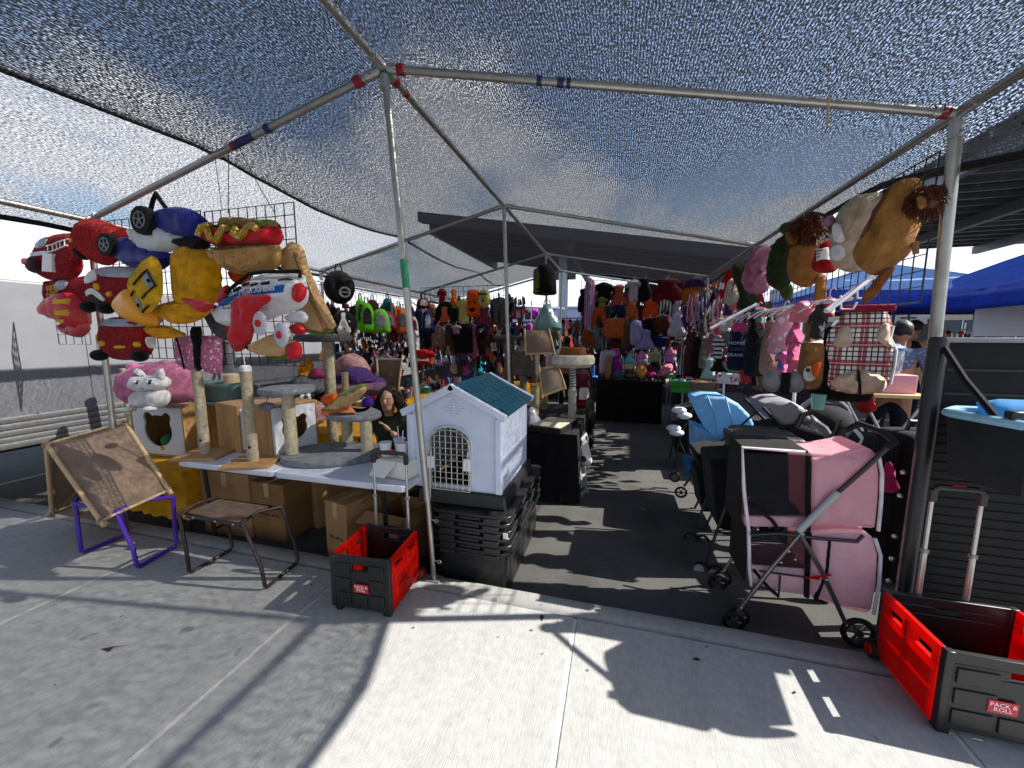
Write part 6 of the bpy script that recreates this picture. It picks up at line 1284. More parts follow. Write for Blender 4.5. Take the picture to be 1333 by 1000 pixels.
o = T('cat_tree', 'short cat tree post in white rope under the hammock tents', 'cat tree', (-0.98, 4.7, .62)); MB().lathe([(.05, 0), (.05, .34)], n=16).to('rope_post', ROPE2, o); MB().lathe([(.055, .34), (.055, .36), (.03, .37)], n=16).to('post_cap', TAN, o)
def hammock(label, pts, Yv, m):
    o = T('hammock_tent', label, 'pet bed', (0, 0, 0)); a, b, c, d = pts
    sheet(a, b, c, d, m, 'cloth_sling', o, .05)
    for p, q_ in ((a, d), (b, c)): MB().tube(ext(p, q_, .06, .06), .013, 8).to('pole', PINE, o)
    MB().tube(ext(d, c, .03, .03), .012, 8).to('cross_pole', PINE, o)
    for s, p in (((.08, .3, 0), a), ((.08, .3, 0), b)): MB().tube([p, tuple(Vector(p) + V(.05, .22, -.4))], .012, 8).to('pole', PINE, o)
    return o
hammock('upper taupe hammock tent with crossed folds on pine poles above the black table', ((-1.167,4.9,1.669), (-.845,4.9,1.668), (-.748,4.75,1.382), (-1.11,4.75,1.368)), 4.9, TAU)
hammock('lower taupe hammock tent leaning between the white posts on the black table', ((-.911,4.6,1.219), (-.676,4.6,1.233), (-.575,4.5,.988), (-.831,4.4,.892)), 4.6, mat('fabric', '9a8776'))
o = T('cat_tree', 'grey cat tree with a boxy cubby behind the second ridge pole', 'cat tree', (-1.43, 5.3, .1)); X0 = 0
MB().lathe([(.07, 0), (.07, 1.45)], (-.06, 0, 0), 16).to('post', mat('plush', '6b6258'), o); MB().box((.18, .05, 1.12), (.34, .3, .36)).to('cubby', mat('plush', '6a645c'), o, bev=.02); MB().box((0, 0, 1.47), (.5, .3, .05)).to('platform', FURD, o, bev=.01); MB().box((.06, 0, .52), (.62, .4, .05)).to('platform', FURD, o, bev=.01)
MB().tube([(.15, 0, .3), (.15, .0, 1.5)], .05, 10).to('post', mat('rope', '9a8f80'), o)
goods('plastic_bag', 'crumpled white plastic bag in front of the lower hammock tent', 'bag', (-.86, 3.95, .84, .26, .22), mat('film', 'a9a9b2'), 'drop', -10, .1, None, fold=.9)
goods('cloth', 'pale blue folded cloth on the table behind the dog house roof', 'cloth', (-1.568,6.0,.819,.311,.202), F_('7fa8c8'), 'bag', 0, .1, None, fold=.8)
goods('covered_box', 'yellow cloth covered box below the grey cat tree', 'box', (-1.477,5.6,.917,.46,.307), GOLDC, 'bag', 0, .18, None)
MAR = F_('4a0c1e')
o = goods('pet_carrier', 'maroon pet carrier backpack with a printed card behind the fluffy ring tree', 'pet carrier', (-.411,5.0,1.158,.236,.502), MAR, 'bag', 0, .14, None, trims=(('card', 'bag', (.1, -.42, .5, .3), mat('paper', 'c9c6c0')), ('red_band', 'box', (0, -.75, .9, .14), F_('7a1426'))))
MB().tube([(-.065,-.05,-.162),(-.068,-.05,-.022),(-.011,-.05,.049),(.077,-.05,.022),(.109,-.05,-.096),(.112,-.05,-.216)], .014, 6).to('handle', BLKF, o)
st = T('step_stool', 'grey plastic folding step stool leaning against the black cloth', 'step stool', (-.325, 4.06, GZ), (0, -6, 62)); GY = mat('plastic', '8d9294')
mb = MB()
for x in (-.085, .085): mb.box((x, 0, .16), (.028, .03, .32))
for z in (.015, .11, .21, .305): mb.box((0, 0, z), (.142, .028, .03))
mb.box((0, 0, .16), (.03, .028, .16)); mb.to('stool_frame', GY, st, bev=.004); MB().box((0, .024, .2), (.19, .014, .22)).to('stool_top', GY, st, bev=.005); MB().box((-.03, -.02, .005), (.02, .03, .04)).to('foot', GY, st); MB().box((.08, -.02, .005), (.02, .03, .04)).to('foot', GY, st)
goods('plush_toy', 'white and black panda like plush tucked above the grey step stool', 'plush toy', (-.307,4.106,.573,.212,.374), spots('panda', (.7, .7, .66), (.03, .03, .03), 9, .3), 'drop', -40, .07, None)
goods('plastic_bag', 'thin torn black bag strips hanging from the corner of the black table', 'bag', (-.265,4.234,.906,.171,.515), mat('film', '101012'), 'strip', -50, .03, None, fold=1.0)

# right side depth factor 1.18
FUR[0] = 1
# ================================================================ right side: wire panels with plush bags
wire_grid('black wire panel along the aisle eave behind the lion and bunny bags', (1.5, 4.28, 2.5), -90, 1.78, .73, .08, .08)
wire_grid('black wire panel further along the eave behind the pink and green bags', (1.5, 6.2, 2.5), -90, 1.86, .78, .08, .08)
wire_grid('farthest wire panel on the aisle side behind the leads and collars', (1.5, 9.1, 2.5), -90, 2.8, .94, .1, .1)
RG = 'plush backpacks on the aisle side panels'
LION = mat('plush', 'a8763c'); MANE = mat('hair', '5e2c14'); BUN2 = mat('plush', 'cdbfac')
def mane(par, c, r, n=420, seed=1):
    rg = random.Random(seed); mb = MB(); mb.ell(c, (r * .62, r * .5, r * .62), 10, 8)
    for i in range(n):
        d = V(rg.gauss(0, 1), rg.gauss(0, 1), rg.gauss(0, 1)).normalized(); p = Vector(c) + d * r * .5; t = d.orthogonal().normalized()
        mb.tube([p, p + d * r * .22 + t * r * .12, p + d * r * .38 + t * r * .16 + V(0, 0, -r * .2)], r * .05, 4, r2=r * .012)
    mb.to('mane', MANE, par)
o, p = soft('plush_backpack', 'large tan lion plush bag with a shaggy brown mane, nearest the aisle post', 'backpack', (1.411,2.603,2.158), .15, [(.041,.249),(.086,.218),(.075,.125),(.095,.007),(.076,-.103),(.033,-.173),(-.035,-.223),(-.092,-.214),(-.138,-.152),(-.146,-.065),(-.101,.033),(-.056,.134),(-.011,.206)], LION, -55, RG, k=2)
p.patch([(-.1,.025),(-.049,.132),(.002,.209),(.031,.23),(.019,.166),(-.022,.061),(-.074,-.031)], 'brown_strip', mat('plush', '6a3c1c'), o); c = [(.12,.111)][0]; mane(o, (c[0], -.02, c[1]), .1)
Pillow([(.124,.124),(.152,.101),(.155,.064),(.133,.063)], .03).to('ear', LION, o, loc=(0, -.09, 0)); Pillow([(-.024,-.196),(.022,-.195),(-.022,-.286),(-.067,-.357),(-.106,-.371),(-.097,-.311),(-.053,-.249)], .04, k=2).to('hanging_paw', mat('plush', '8a5228'), o)
Pillow([(.074,-.079),(.104,-.078),(.113,-.141),(.086,-.143)], .01, k=1).to('paper_tag', CARD, o)
o, p = soft('plush_backpack', 'cream bunny plush bag with long drooping ears beside the big lion', 'backpack', (1.451,3.018,2.237), .13, [(-.096,.162),(-.038,.22),(.026,.231),(.089,.22),(.122,.152),(.101,.016),(.043,-.107),(.03,-.227),(-.046,-.225),(-.114,-.17),(-.129,-.053),(-.113,.061)], BUN2, -55, RG, k=2)
Pillow([(-.036,.117),(.006,.197),(.068,.204),(.055,.091),(.02,-.037),(-.023,-.018)], .08).to('ear', mat('plush', 'b9a894'), o, loc=(0, -.08, 0)); Pillow([(-.064,.058),(-.023,.066),(.008,.003),(-.011,-.059),(-.055,-.039)], .05).to('ear', WHTF, o, loc=(0, -.13, 0)); Pillow([(-.069,-.075),(-.019,-.066),(.005,-.137),(-.034,-.168),(-.072,-.143)], .04).to('tail', WHTF, o, loc=(0, -.12, 0))
MB().ell(([(-.098,.091)][0][0], -.14, [(-.098,.091)][0][1]), (.035, .03, .03), amp=.4).to('flower', mat('plush', 'b07a98'), o); Pillow([(-.159,.023),(-.109,.07),(-.088,.035),(-.138,-.012)], .03).to('paw', BUN2, o)
o, p = soft('plush_backpack', 'red plush bag with a white price tag between the bunny and the smaller lion', 'backpack', (1.429,3.345,2.158), .09, [(-.046,.063),(.009,.12),(.06,.088),(.072,-.039),(.068,-.102),(-.01,-.111),(-.076,-.068)], FIRE2, -55, RG, k=2); q = p.patch([(-.026,.064),(.049,.054),(.062,-.032),(-.007,-.031)], 'price_tag', PAPER, o, off=.012, k=1)
mb = MB()
t0 = [(.017,.034),(.019,.012),(.021,-.009)]
for i, c in enumerate(t0): mb.box((c[0] - .006 * (i % 2), -p.hf(*c) - .022, c[1]), (.055 - .014 * i, .002, .005))
mb.to('handwriting', BLKF, o)
o, p = soft('plush_backpack', 'smaller tan lion plush bag with a round shaggy mane and dangling leg', 'backpack', (1.431,3.636,2.184), .13, [(-.084,.147),(.008,.162),(.1,.119),(.11,.003),(.091,-.142),(.019,-.204),(-.079,-.168),(-.127,-.051),(-.113,.068)], LION, -55, RG, k=2)
c = [(.023,.239)][0]; mane(o, (c[0], -.06, c[1]), .16, 420, 5); Pillow([(-.096,.221),(-.05,.227),(.0,.187),(-.006,.13),(-.064,.131)], .04).to('ear', mat('plush', '9a6430'), o, loc=(0, -.13, 0)); Pillow([(.08,-.141),(.138,-.126),(.155,-.299),(.12,-.331),(.084,-.305)], .04, k=2).to('hanging_leg', LION, o)
DG = mat('plush', '2c3a1e'); DG2 = mat('plush', '48552e')
o, p = soft('plush_backpack', 'dark green dinosaur plush bag hanging left of the smaller lion', 'backpack', (1.429,4.111,2.236), .12, [(-.059,.194),(-.009,.263),(.071,.27),(.119,.169),(.107,.015),(.093,-.128),(.034,-.228),(-.068,-.203),(-.124,-.07),(-.107,.08)], DG, -55, RG, k=2)
Pillow([(-.006,.302),(.037,.35),(.105,.326),(.119,.246),(.047,.237)], .06).to('head', DG2, o, loc=(0, -.06, 0)); Pillow([(.003,-.198),(.085,-.18),(.107,-.276),(.071,-.327),(.011,-.281)], .04).to('foot', DG2, o)
mb = MB()
for c in [(-.072,.169),(-.096,.12),(-.105,.059),(-.115,-.002),(-.117,-.064)]: mb.prism([(c[0] - .03, c[1] - .012), (c[0] + .006, c[1] - .024), (c[0] + .006, c[1] + .014)], .02, -.05)
mb.to('back_spines', mat('plush', '8a8f5a'), o)
o, p = soft('plush_backpack', 'fluffy dusty pink lamb plush bag hanging beside the green dinosaur', 'backpack', (1.392,4.631,2.272), .13, [(-.076,.137),(-.05,.225),(.043,.245),(.125,.176),(.137,.025),(.123,-.17),(.067,-.241),(-.08,-.226),(-.148,-.123),(-.133,.02)], mat('plush', 'b9788e'), -50, RG, k=2, amp=.45, fq=26)
o, p = soft('plush_backpack', 'olive green plush bag with a pointed snout below the pink lamb', 'backpack', (1.353,5.031,2.166), .1, [(-.112,.239),(-.002,.256),(.077,.159),(.168,-.102),(.212,-.222),(.111,-.266),(-.036,-.257),(.009,-.121),(-.079,.061)], DG, -50, RG, k=2)
soft('plush_backpack', 'beige plush with white belly hanging under the santa hat bag', 'backpack', (1.346,5.393,2.118), .08, [(-.042,.153),(.038,.162),(.1,-.01),(.081,-.136),(-.04,-.146),(-.088,-.067)], BUN2, -50, RG, k=2)
o, p = soft('plush_backpack', 'red santa hat plush bag with a white tag beside the beige plush', 'backpack', (1.35,5.684,2.246), .08, [(.088,.239),(.12,.101),(.071,-.086),(.015,-.198),(-.079,-.13),(-.068,.028),(.008,.174)], FIRE2, -50, RG, k=2); p.patch([(-.057,.026),(.03,.026),(.026,-.052),(-.063,-.042)], 'white_tag', PAPER, o, off=.012, k=1)
# leads, collars and bows beyond
for i, (lab, c, c2) in enumerate((('white and pink', 'd8cdd0', 'c8508a'), ('cream', 'd5cab4', 'e0dcd4'), ('burgundy and white', '6a1830', 'd8d2d4'), ('navy and white', '1a2244', 'd0d0d6'), ('purple', '4a2470', '9a86b8'), ('black and silver', '141416', 'a8a8ac'), ('rose', 'b8647c', 'e0c8cc'), ('brown', '5a3a22', '9a7a54'), ('lilac', '8a7ab0', 'd0c8dc'), ('red', '8e1420', 'd0b8b8'))):
    x, y, z, w, h = [(1.38,5.936,2.174,.153,.396),(1.394,6.241,2.118,.163,.418),(1.403,6.551,2.053,.174,.442),(1.392,6.88,2.271,.185,.463),(1.39,7.201,2.203,.197,.487),(1.382,7.527,2.126,.209,.512),(1.352,7.876,2.375,.222,.534),(1.331,8.215,2.294,.235,.56),(1.305,8.56,2.203,.248,.587),(1.254,8.929,2.487,.263,.611)][i]
    o = T('leash_bundle', lab + ' bundle of leads and collars on the farthest aisle panel', 'leash', (x, y, z), -45, 'leads and collars on the aisle side'); rg = random.Random(i)
    for k in range(8):
        u = (k / 7 - .5) * w; l = h * rg.uniform(.6, 1.1); MB().tube([(u, rg.uniform(-.05, .03), 0), (u + rg.uniform(-.03, .03), rg.uniform(-.06, .02), -l * .5), (u + rg.uniform(-.02, .02), 0, -l)], .011, 5).to('lead', F_(c if k % 2 else c2), o)
for i, (lab, c) in enumerate((('cream', 'd8cfc0'), ('white', 'e0dcdc'), ('blush', 'd8a8b4'), ('hot pink', 'd84a80'), ('oatmeal', 'b8a890'), ('ivory', 'd8d0b8'), ('pale grey', 'b8b4b8'), ('rose pink', 'c87a90'), ('black', '1a1a1c'), ('mint', 'a0c0b4'), ('chalk white', 'dad8d4'), ('coral', 'd88070'), ('sand', 'c0a888'), ('lavender', 'b0a4c4'))):
    bx = [(1.301,5.207,1.82,.112,.128),(1.339,5.534,1.766,.121,.137),(1.365,5.87,1.839,.129,.145),(1.393,6.204,1.776,.138,.154),(1.409,6.547,1.856,.147,.163),(1.426,6.889,1.785,.157,.172),(1.43,7.24,1.872,.166,.181),(1.437,7.589,1.791,.176,.191),(1.429,7.949,1.886,.187,.2),(1.424,8.306,1.795,.197,.21),(1.404,8.675,1.898,.208,.219),(1.386,9.041,1.797,.219,.23),(1.353,9.418,1.908,.231,.239),(1.312,9.801,2.028,.243,.249)][i]
    goods('pet_bow', lab + ' knotted pet bandana on the hanger tops of the clothes rail', 'bandana', bx, F_(c), 'round' if i % 2 else 'dress', -35, .07, 'bandanas along the clothes rail', fold=.9)

FUR[0] = 0
# ================================================================ clothes rail with pet clothes
rl = T('clothes_rail', 'white garment rail with sloping arms carrying pet clothes along the aisle', 'rail', (0, 0, 0))
MB().tube([(1.44, 3.0, 1.836), (1.42, 8.5, 1.836)], .013, 8).to('pipe', WHT, rl)
MB().tube([(1.514,2.856,1.995), (1.186,2.714,1.744)], .016, 8).to('sloping_arm', WHT, rl); MB().tube([(1.422,4.72,1.934), (.964,4.602,1.674)], .016, 8).to('sloping_arm', WHT, rl)
for Y in (3.7, 5.9, 8.4): MB().tube([(1.46, Y, GZ), (1.44, Y, 1.836)], .014, 8).to('upright', WHT, rl)
for c in ((1.289,2.761,1.777), (1.387,2.808,1.841)): MB().tube([V(*c) + V(-.02, 0, .06), V(*c) + V(-.01, 0, -.02), V(*c) + V(.05, 0, -.02), V(*c) + V(.065, 0, .02)], .006, 6).to('hook', WHT, rl)
for i in range(16): MB().tube([(1.42, 3.25 + i * .19, 1.855), (1.35, 3.25 + i * .19, 1.836), (1.25, 3.26 + i * .19, 1.765)], .007, 6).torus((1.42, 3.25 + i * .19, 1.836), .023, .005, 'x', 10, 5).to('hanger', mat('plastic', ('e8e6e2', 'd8a0b0', 'e8e6e2')[i % 3]), rl)
CG = 'pet clothes on the aisle rail'
goods('pet_coat', 'black velvet pet coat hanging behind and below the plaid vest', 'pet clothes', (1.534,3.224,1.664,.363,.524), F_('09090b'), 'vest', -20, .06, CG)
o, p = soft('pet_vest', 'red and white plaid pet vest with cream pouch, nearest on the clothes rail', 'pet clothes', (1.449,2.883,1.538), .055, [(-.082,.228),(.015,.239),(.091,.25),(.117,.194),(.144,.121),(.137,.048),(.171,-.025),(.17,-.127),(.163,-.231),(.126,-.285),(.026,-.302),(-.088,-.291),(-.134,-.249),(-.132,-.129),(-.161,-.012),(-.153,.086),(-.116,.143)], plaid_mat(), -14, CG, k=2, fold=.25)
CRM = mat('plush', 'c9b39c')
for q in ([(-.105,.105),(-.077,.124),(-.05,.066),(-.055,-.001),(-.096,-.011),(-.132,.008)], [(.075,.122),(.116,.131),(.133,.057),(.153,-.007),(.107,.001),(.068,.048)]): p.patch(q, 'armhole_lining', CRM, o, off=.008, th=.015)
p.patch([(-.123,-.243),(-.081,-.186),(-.017,-.149),(-.002,-.192),(.011,-.294),(-.057,-.294)], 'pouch', CRM, o, off=.01, th=.03); p.patch([(.007,-.294),(-.005,-.154),(.072,-.16),(.133,-.209),(.131,-.271),(.069,-.294)], 'pouch', CRM, o, off=.01, th=.03)
MB().tube([(a, -p.hf(a, b) - .045, b) for a, b in [(-.013,-.144),(.001,-.221),(.018,-.298)]], .007, 6).to('pouch_strap', BLKF, o); MB().tube([(a, -.01, b) for a, b in [(.144,.121),(.137,.048),(.171,-.025),(.17,-.127),(.163,-.231)]], .008, 6).to('white_piping', WHTF, o)
MB().box(([(.009,.225)][0][0], -.04, [(.009,.225)][0][1]), (.26, .03, .045)).to('collar', F_('8a1a2c'), o, bev=.01)
o = goods('plush_coat', 'tan duck shaped pet coat with a white face and orange beak', 'pet clothes', (1.346,3.227,1.719,.149,.499), mat('plush', '8a6236'), 'vest', -30, .08, CG, hook=1, trims=(('white_face', 'round', (.08, -.66, .5, .22), WHTF), ('white_band', 'box', (0, -.3, .8, .05), WHTF)))
x, y, z, w, h = (1.346,3.227,1.719,.149,.499); Pillow([(w * .1, -h * .62), (w * .5, -h * .6), (w * .34, -h * .82), (w * .15, -h * .78)], .05, k=2).to('beak', F_('d8601a'), o, loc=(0, -.07, 0)); MB().ell((w * .0, -.1, -h * .72), (.014, .008, .014), 8, 6).to('eye', BLK, o)
goods('pet_coat', 'dark grey hooded pet coat above the tan duck coat', 'pet clothes', (1.309,3.096,1.806,.107,.222), F_('2e2e31'), 'hood', -30, .06, CG)
goods('pet_shirt', 'red and white striped pet shirt on top near the sloping arm', 'pet clothes', (1.364,3.098,1.851,.105,.122), stripes('red_white', (.45, .03, .06), (.6, .57, .55), .06, 2), 'shirt', -30, .06, CG, hook=1)
goods('pet_hat', 'glossy pink pet hood pulled over the top of its hanger', 'pet clothes', (1.363,3.477,1.863,.166,.163), mat('satin', 'd8788c'), 'dome', -35, .08, CG)
goods('pet_hoodie', 'bright pink fleece pet hoodie hanging beside the tan duck coat', 'pet clothes', (1.389,3.64,1.705,.123,.336), mat('plush', 'd8608c'), 'hood', -30, .08, CG)
goods('pet_dress', 'pale pink pet dress printed with white kitten heads', 'pet clothes', (1.402,3.927,1.834,.192,.403), spots('kitten_print', (.62, .3, .38), (.75, .7, .7), 11, .3), 'vest', -30, .06, CG, hook=1)
goods('pet_leggings', 'coral pink pet leggings under the fleece hoodie', 'pet clothes', (1.379,3.552,1.411,.11,.197), F_('d86a80'), 'pants', -30, .05, CG)
goods('pet_shirt', 'pink and blue tie dye pet shirt under the kitten print dress', 'pet clothes', (1.397,3.851,1.461,.123,.214), spots('tie_dye', (.6, .12, .3), (.08, .12, .4), 9, .35), 'shirt', -30, .05, CG)
goods('pet_coat', 'brown monogram patterned pet coat hanging past the pink pieces', 'pet clothes', (1.442,4.317,1.741,.154,.525), spots('monogram', (.24, .13, .1), (.34, .2, .15), 40, .3), 'vest', -30, .07, CG, hook=1)
goods('pet_coat', 'long plain black pet coat between the monogram coat and the navy shirt', 'pet clothes', (1.408,4.611,1.88,.197,.709), F_('08080a'), 'vest', -30, .08, CG, hook=1)
goods('pet_shirt', 'dark red and teal pet sweater peeking over the black coat', 'pet clothes', (1.403,4.516,1.888,.136,.187), stripes('red_teal', (.2, .02, .05), (.05, .2, .2), .09, 2), 'shirt', -30, .06, CG)
nb = (1.353,4.993,1.688,.224,.486)
o = goods('pet_shirt', 'navy pet shirt lettered MOMMY GRANNY hanging in the middle of the rail', 'pet clothes', nb, F_('0c1434'), 'vest', -22, .05, CG, hook=1)
for tx, dz, cc in (('MOMMY', -.36, 'c8ccd8'), ('LOVES', -.50, '5a648a'), ('GRANNY', -.64, 'c8ccd8')): writing(tx, .052, F_(cc), o, (0, -.06, nb[4] * dz))
for lab, bx, m_, sh in (
 ('hot pink pet hood on the hanger of the navy lettered shirt', (1.334,4.935,1.747,.171,.104), F_('c03a78'), 'dome'),
 ('black and white striped pet shirt left of the navy one', (1.246,5.458,1.571,.163,.254), stripes('black_white', (.03, .03, .04), (.6, .6, .64), .055, 2), 'shirt'),
 ('black pet skirt under the striped pet shirt', (1.284,5.495,1.354,.238,.218), F_('0a0a0c'), 'dress'),
 ('pale teal floral pet dress low on the rail', (1.224,5.79,1.297,.218,.295), spots('teal_floral', (.35, .55, .55), (.6, .65, .65), 30, .3), 'dress'),
 ('grey pet vest behind the striped shirt', (1.318,5.45,1.648,.107,.194), F_('6a6c70'), 'vest'),
 ('camouflage green pet coat beside the teal dress', (1.222,6.075,1.567,.167,.44), spots('camo', (.12, .13, .08), (.22, .21, .15), 14, .4), 'vest'),
 ('pink trimmed grey pet hoodie on the middle of the rail', (1.264,5.933,1.632,.16,.277), F_('8a5a68'), 'hood'),
 ('black pet coat with a tan edge further along the rail', (1.19,6.552,1.588,.184,.646), F_('0e0c0c'), 'vest'),
 ('brown pet coat with pink lining beyond the black one', (1.172,6.917,1.663,.221,.734), F_('4a2a26'), 'vest'),
 ('burgundy pet cape spread over its hanger', (1.191,7.128,1.768,.227,.336), F_('5a2034'), 'dress'),
 ('long black and white striped pet dress at the far end of the rail', (1.197,7.78,1.501,.287,.66), stripes('dress_stripe', (.05, .05, .06), (.5, .5, .54), .06, 0), 'dress'),
 ('white pet shirt with black stripes on the far end hanger', (1.196,8.044,1.702,.226,.235), stripes('white_stripe', (.65, .65, .65), (.04, .04, .05), .08, 2), 'shirt')):
    goods('pet_clothes', lab, 'pet clothes', bx, m_, sh, -30, bx[3] * .2, CG, hook=1)
goods('cherry_cloth', 'white cloth band with red cherries hung below the rail', 'cloth', (1.299,5.136,1.149,.239,.13), spots('cherries', (.72, .7, .76), (.55, .04, .1), 16, .26), 'box', -25, .03)
o = T('carton', 'shallow open carton on the grey table behind the blue stroller', 'box', (1.328,6.608,.78), -10); MB().box((0, 0, .09), (.36, .26, .02)).to('carton_top', CARD, o); MB().box((0, -.13, .0), (.34, .02, .18)).to('carton_front', mat('card', '6f6558'), o); MB().box((0, .13, .0), (.34, .02, .18)).to('carton_back', CARD, o)
for lab, bx, c in (('green plastic basket standing on the grey table', (1.088,7.316,.609), '2f9a2c'), ('taller green plastic basket behind the first one', (.977,7.67,.627), '2a8a28')):
    o = T('basket', lab, 'basket', bx, 0, 'green baskets on the grey table'); mb = MB(); w_, d_, h_ = (.30, .22, .2) if 'first' not in lab else (.16, .2, .26)
    MB().box((0, -d_ / 2, h_ / 2), (w_, .008, h_)).to('side', mat('plastic', c), o); MB().box((0, d_ / 2, h_ / 2), (w_, .008, h_)).to('side', mat('plastic', c), o)
    for s in (-1, 1): MB().box((s * (w_ / 2 - .004), 0, h_ / 2), (.008, d_ - .01, h_)).to('side', mat('plastic', c), o)
    MB().box((0, 0, .004), (w_ - .02, d_ - .012, .008)).to('bottom', mat('plastic', c), o)
    for i in range(6): MB().disc((-w_ * .4 + i * w_ * .16, -d_ / 2 - .005, h_ * .5), .012, .004).to('hole', BLK, o)
    MB().ell((0, 0, h_ * .9), (w_ * .4, d_ * .4, .05), amp=.4).to('contents', mat('fabric', '6a8aa0'), o)

# 1.0
FUR[0] = 0
# ================================================================ costumes on the far middle panel
wire_grid('wide black wire panel of costumes at the end of the aisle, first section', (-.783,8.5,2.755), 0, 1.25, 1.3, .1, .1, r=.005)
wire_grid('wide black wire panel of costumes at the end of the aisle, second section', (.478,8.5,2.709), 0, 1.4, 1.3, .1, .1, r=.005)
GS[0] = 1.3
OG = 'pet costumes at the end of the aisle'
for lab, bx, m_, sh in (
 ('black and pink strappy pet costume first on the end panel', (-.709,8.4,2.549,.209,.415), F_('120c10'), 'vest'),
 ('hanging pink and purple ribbon leads on the end panel', (-.586,8.3,2.659,.174,.915), stripes('ribbons', (.3, .08, .2), (.35, .3, .45), .05, 0), 'strip'),
 ('black winged pet costume on the end panel', (-.317,8.4,2.662,.328,.377), F_('0b0b0d'), 'shirt'),
 ('yellow green small pet shirt under the black wings', (-.332,8.35,2.376,.187,.22), F_('7a7a34'), 'shirt'),
 ('salmon ruffled pet dress on the end panel', (.001,8.4,2.605,.306,.358), F_('b0523c'), 'dress'),
 ('white pet shirt with a coral hem on the end panel', (.286,8.4,2.703,.24,.369), F_('b8b2b0'), 'shirt'),
 ('black pet vest next to the white shirt on the end panel', (.494,8.4,2.726,.207,.397), F_('0c0c0e'), 'vest'),
 ('mustard pet jacket under the black vest', (.705,8.35,2.471,.204,.334), F_('8a6a2a'), 'vest'),
 ('large dark red pet cape on the end panel', (.914,8.3,2.682,.441,.432), F_('5a0c10'), 'vest'),
 ('round orange and purple pumpkin costume on the end panel', (1.432,8.25,2.555,.409,.335), F_('a0581c'), 'round'),
 ('purple pointed hat above the round pumpkin costume', (1.421,8.25,2.7,.272,.174), F_('3a2450'), 'dome'),
 ('bright orange pet costume in the middle of the end panel', (.629,8.3,2.272,.277,.35), F_('d0480e'), 'vest'),
 ('orange pet shirt with white straps on the end panel', (.245,8.3,2.265,.224,.308), F_('b85a2e'), 'vest'),
 ('dark brown pet shirt beside the bright orange costume', (.444,8.35,2.188,.164,.262), F_('3a1c12'), 'shirt'),
 ('orange and red pumpkin leggings on the end panel', (-.384,8.3,2.123,.25,.347), F_('b84a12'), 'pants'),
 ('black pet shirt with white skull print on the end panel', (-.205,8.3,2.182,.201,.439), spots('skull_print', (.02, .02, .025), (.5, .5, .5), 12, .16), 'shirt'),
 ('deep blue pet cape on the end panel', (.05,8.3,2.208,.197,.217), F_('141c3e'), 'vest'),
 ('salmon satchel bag hanging low on the end panel', (-.052,8.1,1.922,.329,.337), F_('b8562e'), 'bag'),
 ('olive brown pet coat beside the salmon satchel', (.161,8.1,1.859,.148,.459), F_('5a4a34'), 'strip'),
 ('black and white striped pet trousers on the end panel', (.889,8.3,2.281,.244,.362), stripes('bw_trousers', (.03, .03, .03), (.6, .6, .62), .06, 0), 'pants'),
 ('white lace pet dress on the end panel', (1.11,8.3,2.276,.254,.389), F_('b0b0b8'), 'dress'),
 ('purple bow pet dress near the rail end', (1.255,8.2,2.147,.166,.354), F_('4a2c6c'), 'dress'),
 ('fluffy black pet costume heap on the end panel', (.598,8.0,1.926,.339,.281), mat('plush', '0b0b0c'), 'dress'),
 ('brown pet costume with a blue arch on its front', (.835,8.0,1.967,.306,.323), F_('4a2616'), 'dome'),
 ('lavender ruffled pet dress low on the end panel', (.527,7.95,1.704,.326,.342), F_('8c88b8'), 'dress'),
 ('lavender sleeve costume beside the black fluffy one', (.344,7.95,1.853,.172,.387), F_('9a98c0'), 'strip'),
 ('navy ruffled pet shirt low on the end panel', (.796,7.95,1.585,.237,.177), F_('141f54'), 'shirt'),
 ('white soft pet hat near the striped dress', (1.056,7.8,1.983,.24,.368), F_('b8b6c4'), 'drop'),
 ('grey patterned pet coat in the shadow of the end panel', (-.467,8.3,1.744,.253,.385), spots('grey_pattern', (.12, .12, .13), (.3, .3, .32), 14, .35), 'vest'),
 ('brown boot shaped pet costume in the shadow of the end panel', (-.587,8.2,1.711,.189,.286), F_('8a3c16'), 'shoe'),
 ('black and grey pet sweater in the shadow of the end panel', (-.271,8.3,1.743,.172,.382), stripes('grey_sweater', (.04, .04, .05), (.25, .25, .27), .08, 0), 'shirt')):
    goods('pet_costume', lab, 'pet clothes', bx, m_, sh, 0, .07, OG, hook=1)
GS[0] = 1.15
# doll strollers and toys on the black table
def doll_stroller(label, box, c, c2):
    x, y, z, w, h = box; o = T('doll_stroller', label, 'doll stroller', (x, y, z - h), 0, 'doll strollers on the black table'); m_ = F_(c)
    Pillow([(-.42 * w, h * .62), (0, h * 1.0), (.42 * w, h * .62), (.36 * w, h * .56), (-.36 * w, h * .56)], .1, k=2).to('hood', m_, o); Pillow([(-.34 * w, h * .6), (.34 * w, h * .6), (.36 * w, h * .28), (-.36 * w, h * .28)], .06, k=1).to('seat', F_(c2), o)
    for s in (-1, 1): MB().tube([(s * .44 * w, .1, h * .8), (s * .4 * w, -.06, h * .3), (s * .48 * w, -.12, .03)], .01, 6).to('frame', WHT, o); MB().disc((s * .48 * w, -.12, .035), .035, .02, 'x', 12).to('wheel', WHT, o)
    return o
doll_stroller('mint green doll stroller on the black table', (.716,8.0,1.407,.241,.451), 'a8b888', '8a9a74'); doll_stroller('lilac pink doll stroller on the black table', (.989,8.0,1.423,.25,.461), 'd88ab0', 'a878b8'); doll_stroller('sky blue and beige doll stroller on the black table', (.238,7.95,1.253,.262,.458), '5ab8d0', 'd0b890'); doll_stroller('pale pink doll stroller beside the blue one', (.474,8.1,1.326,.263,.415), 'd898c0', 'c8a0d0')
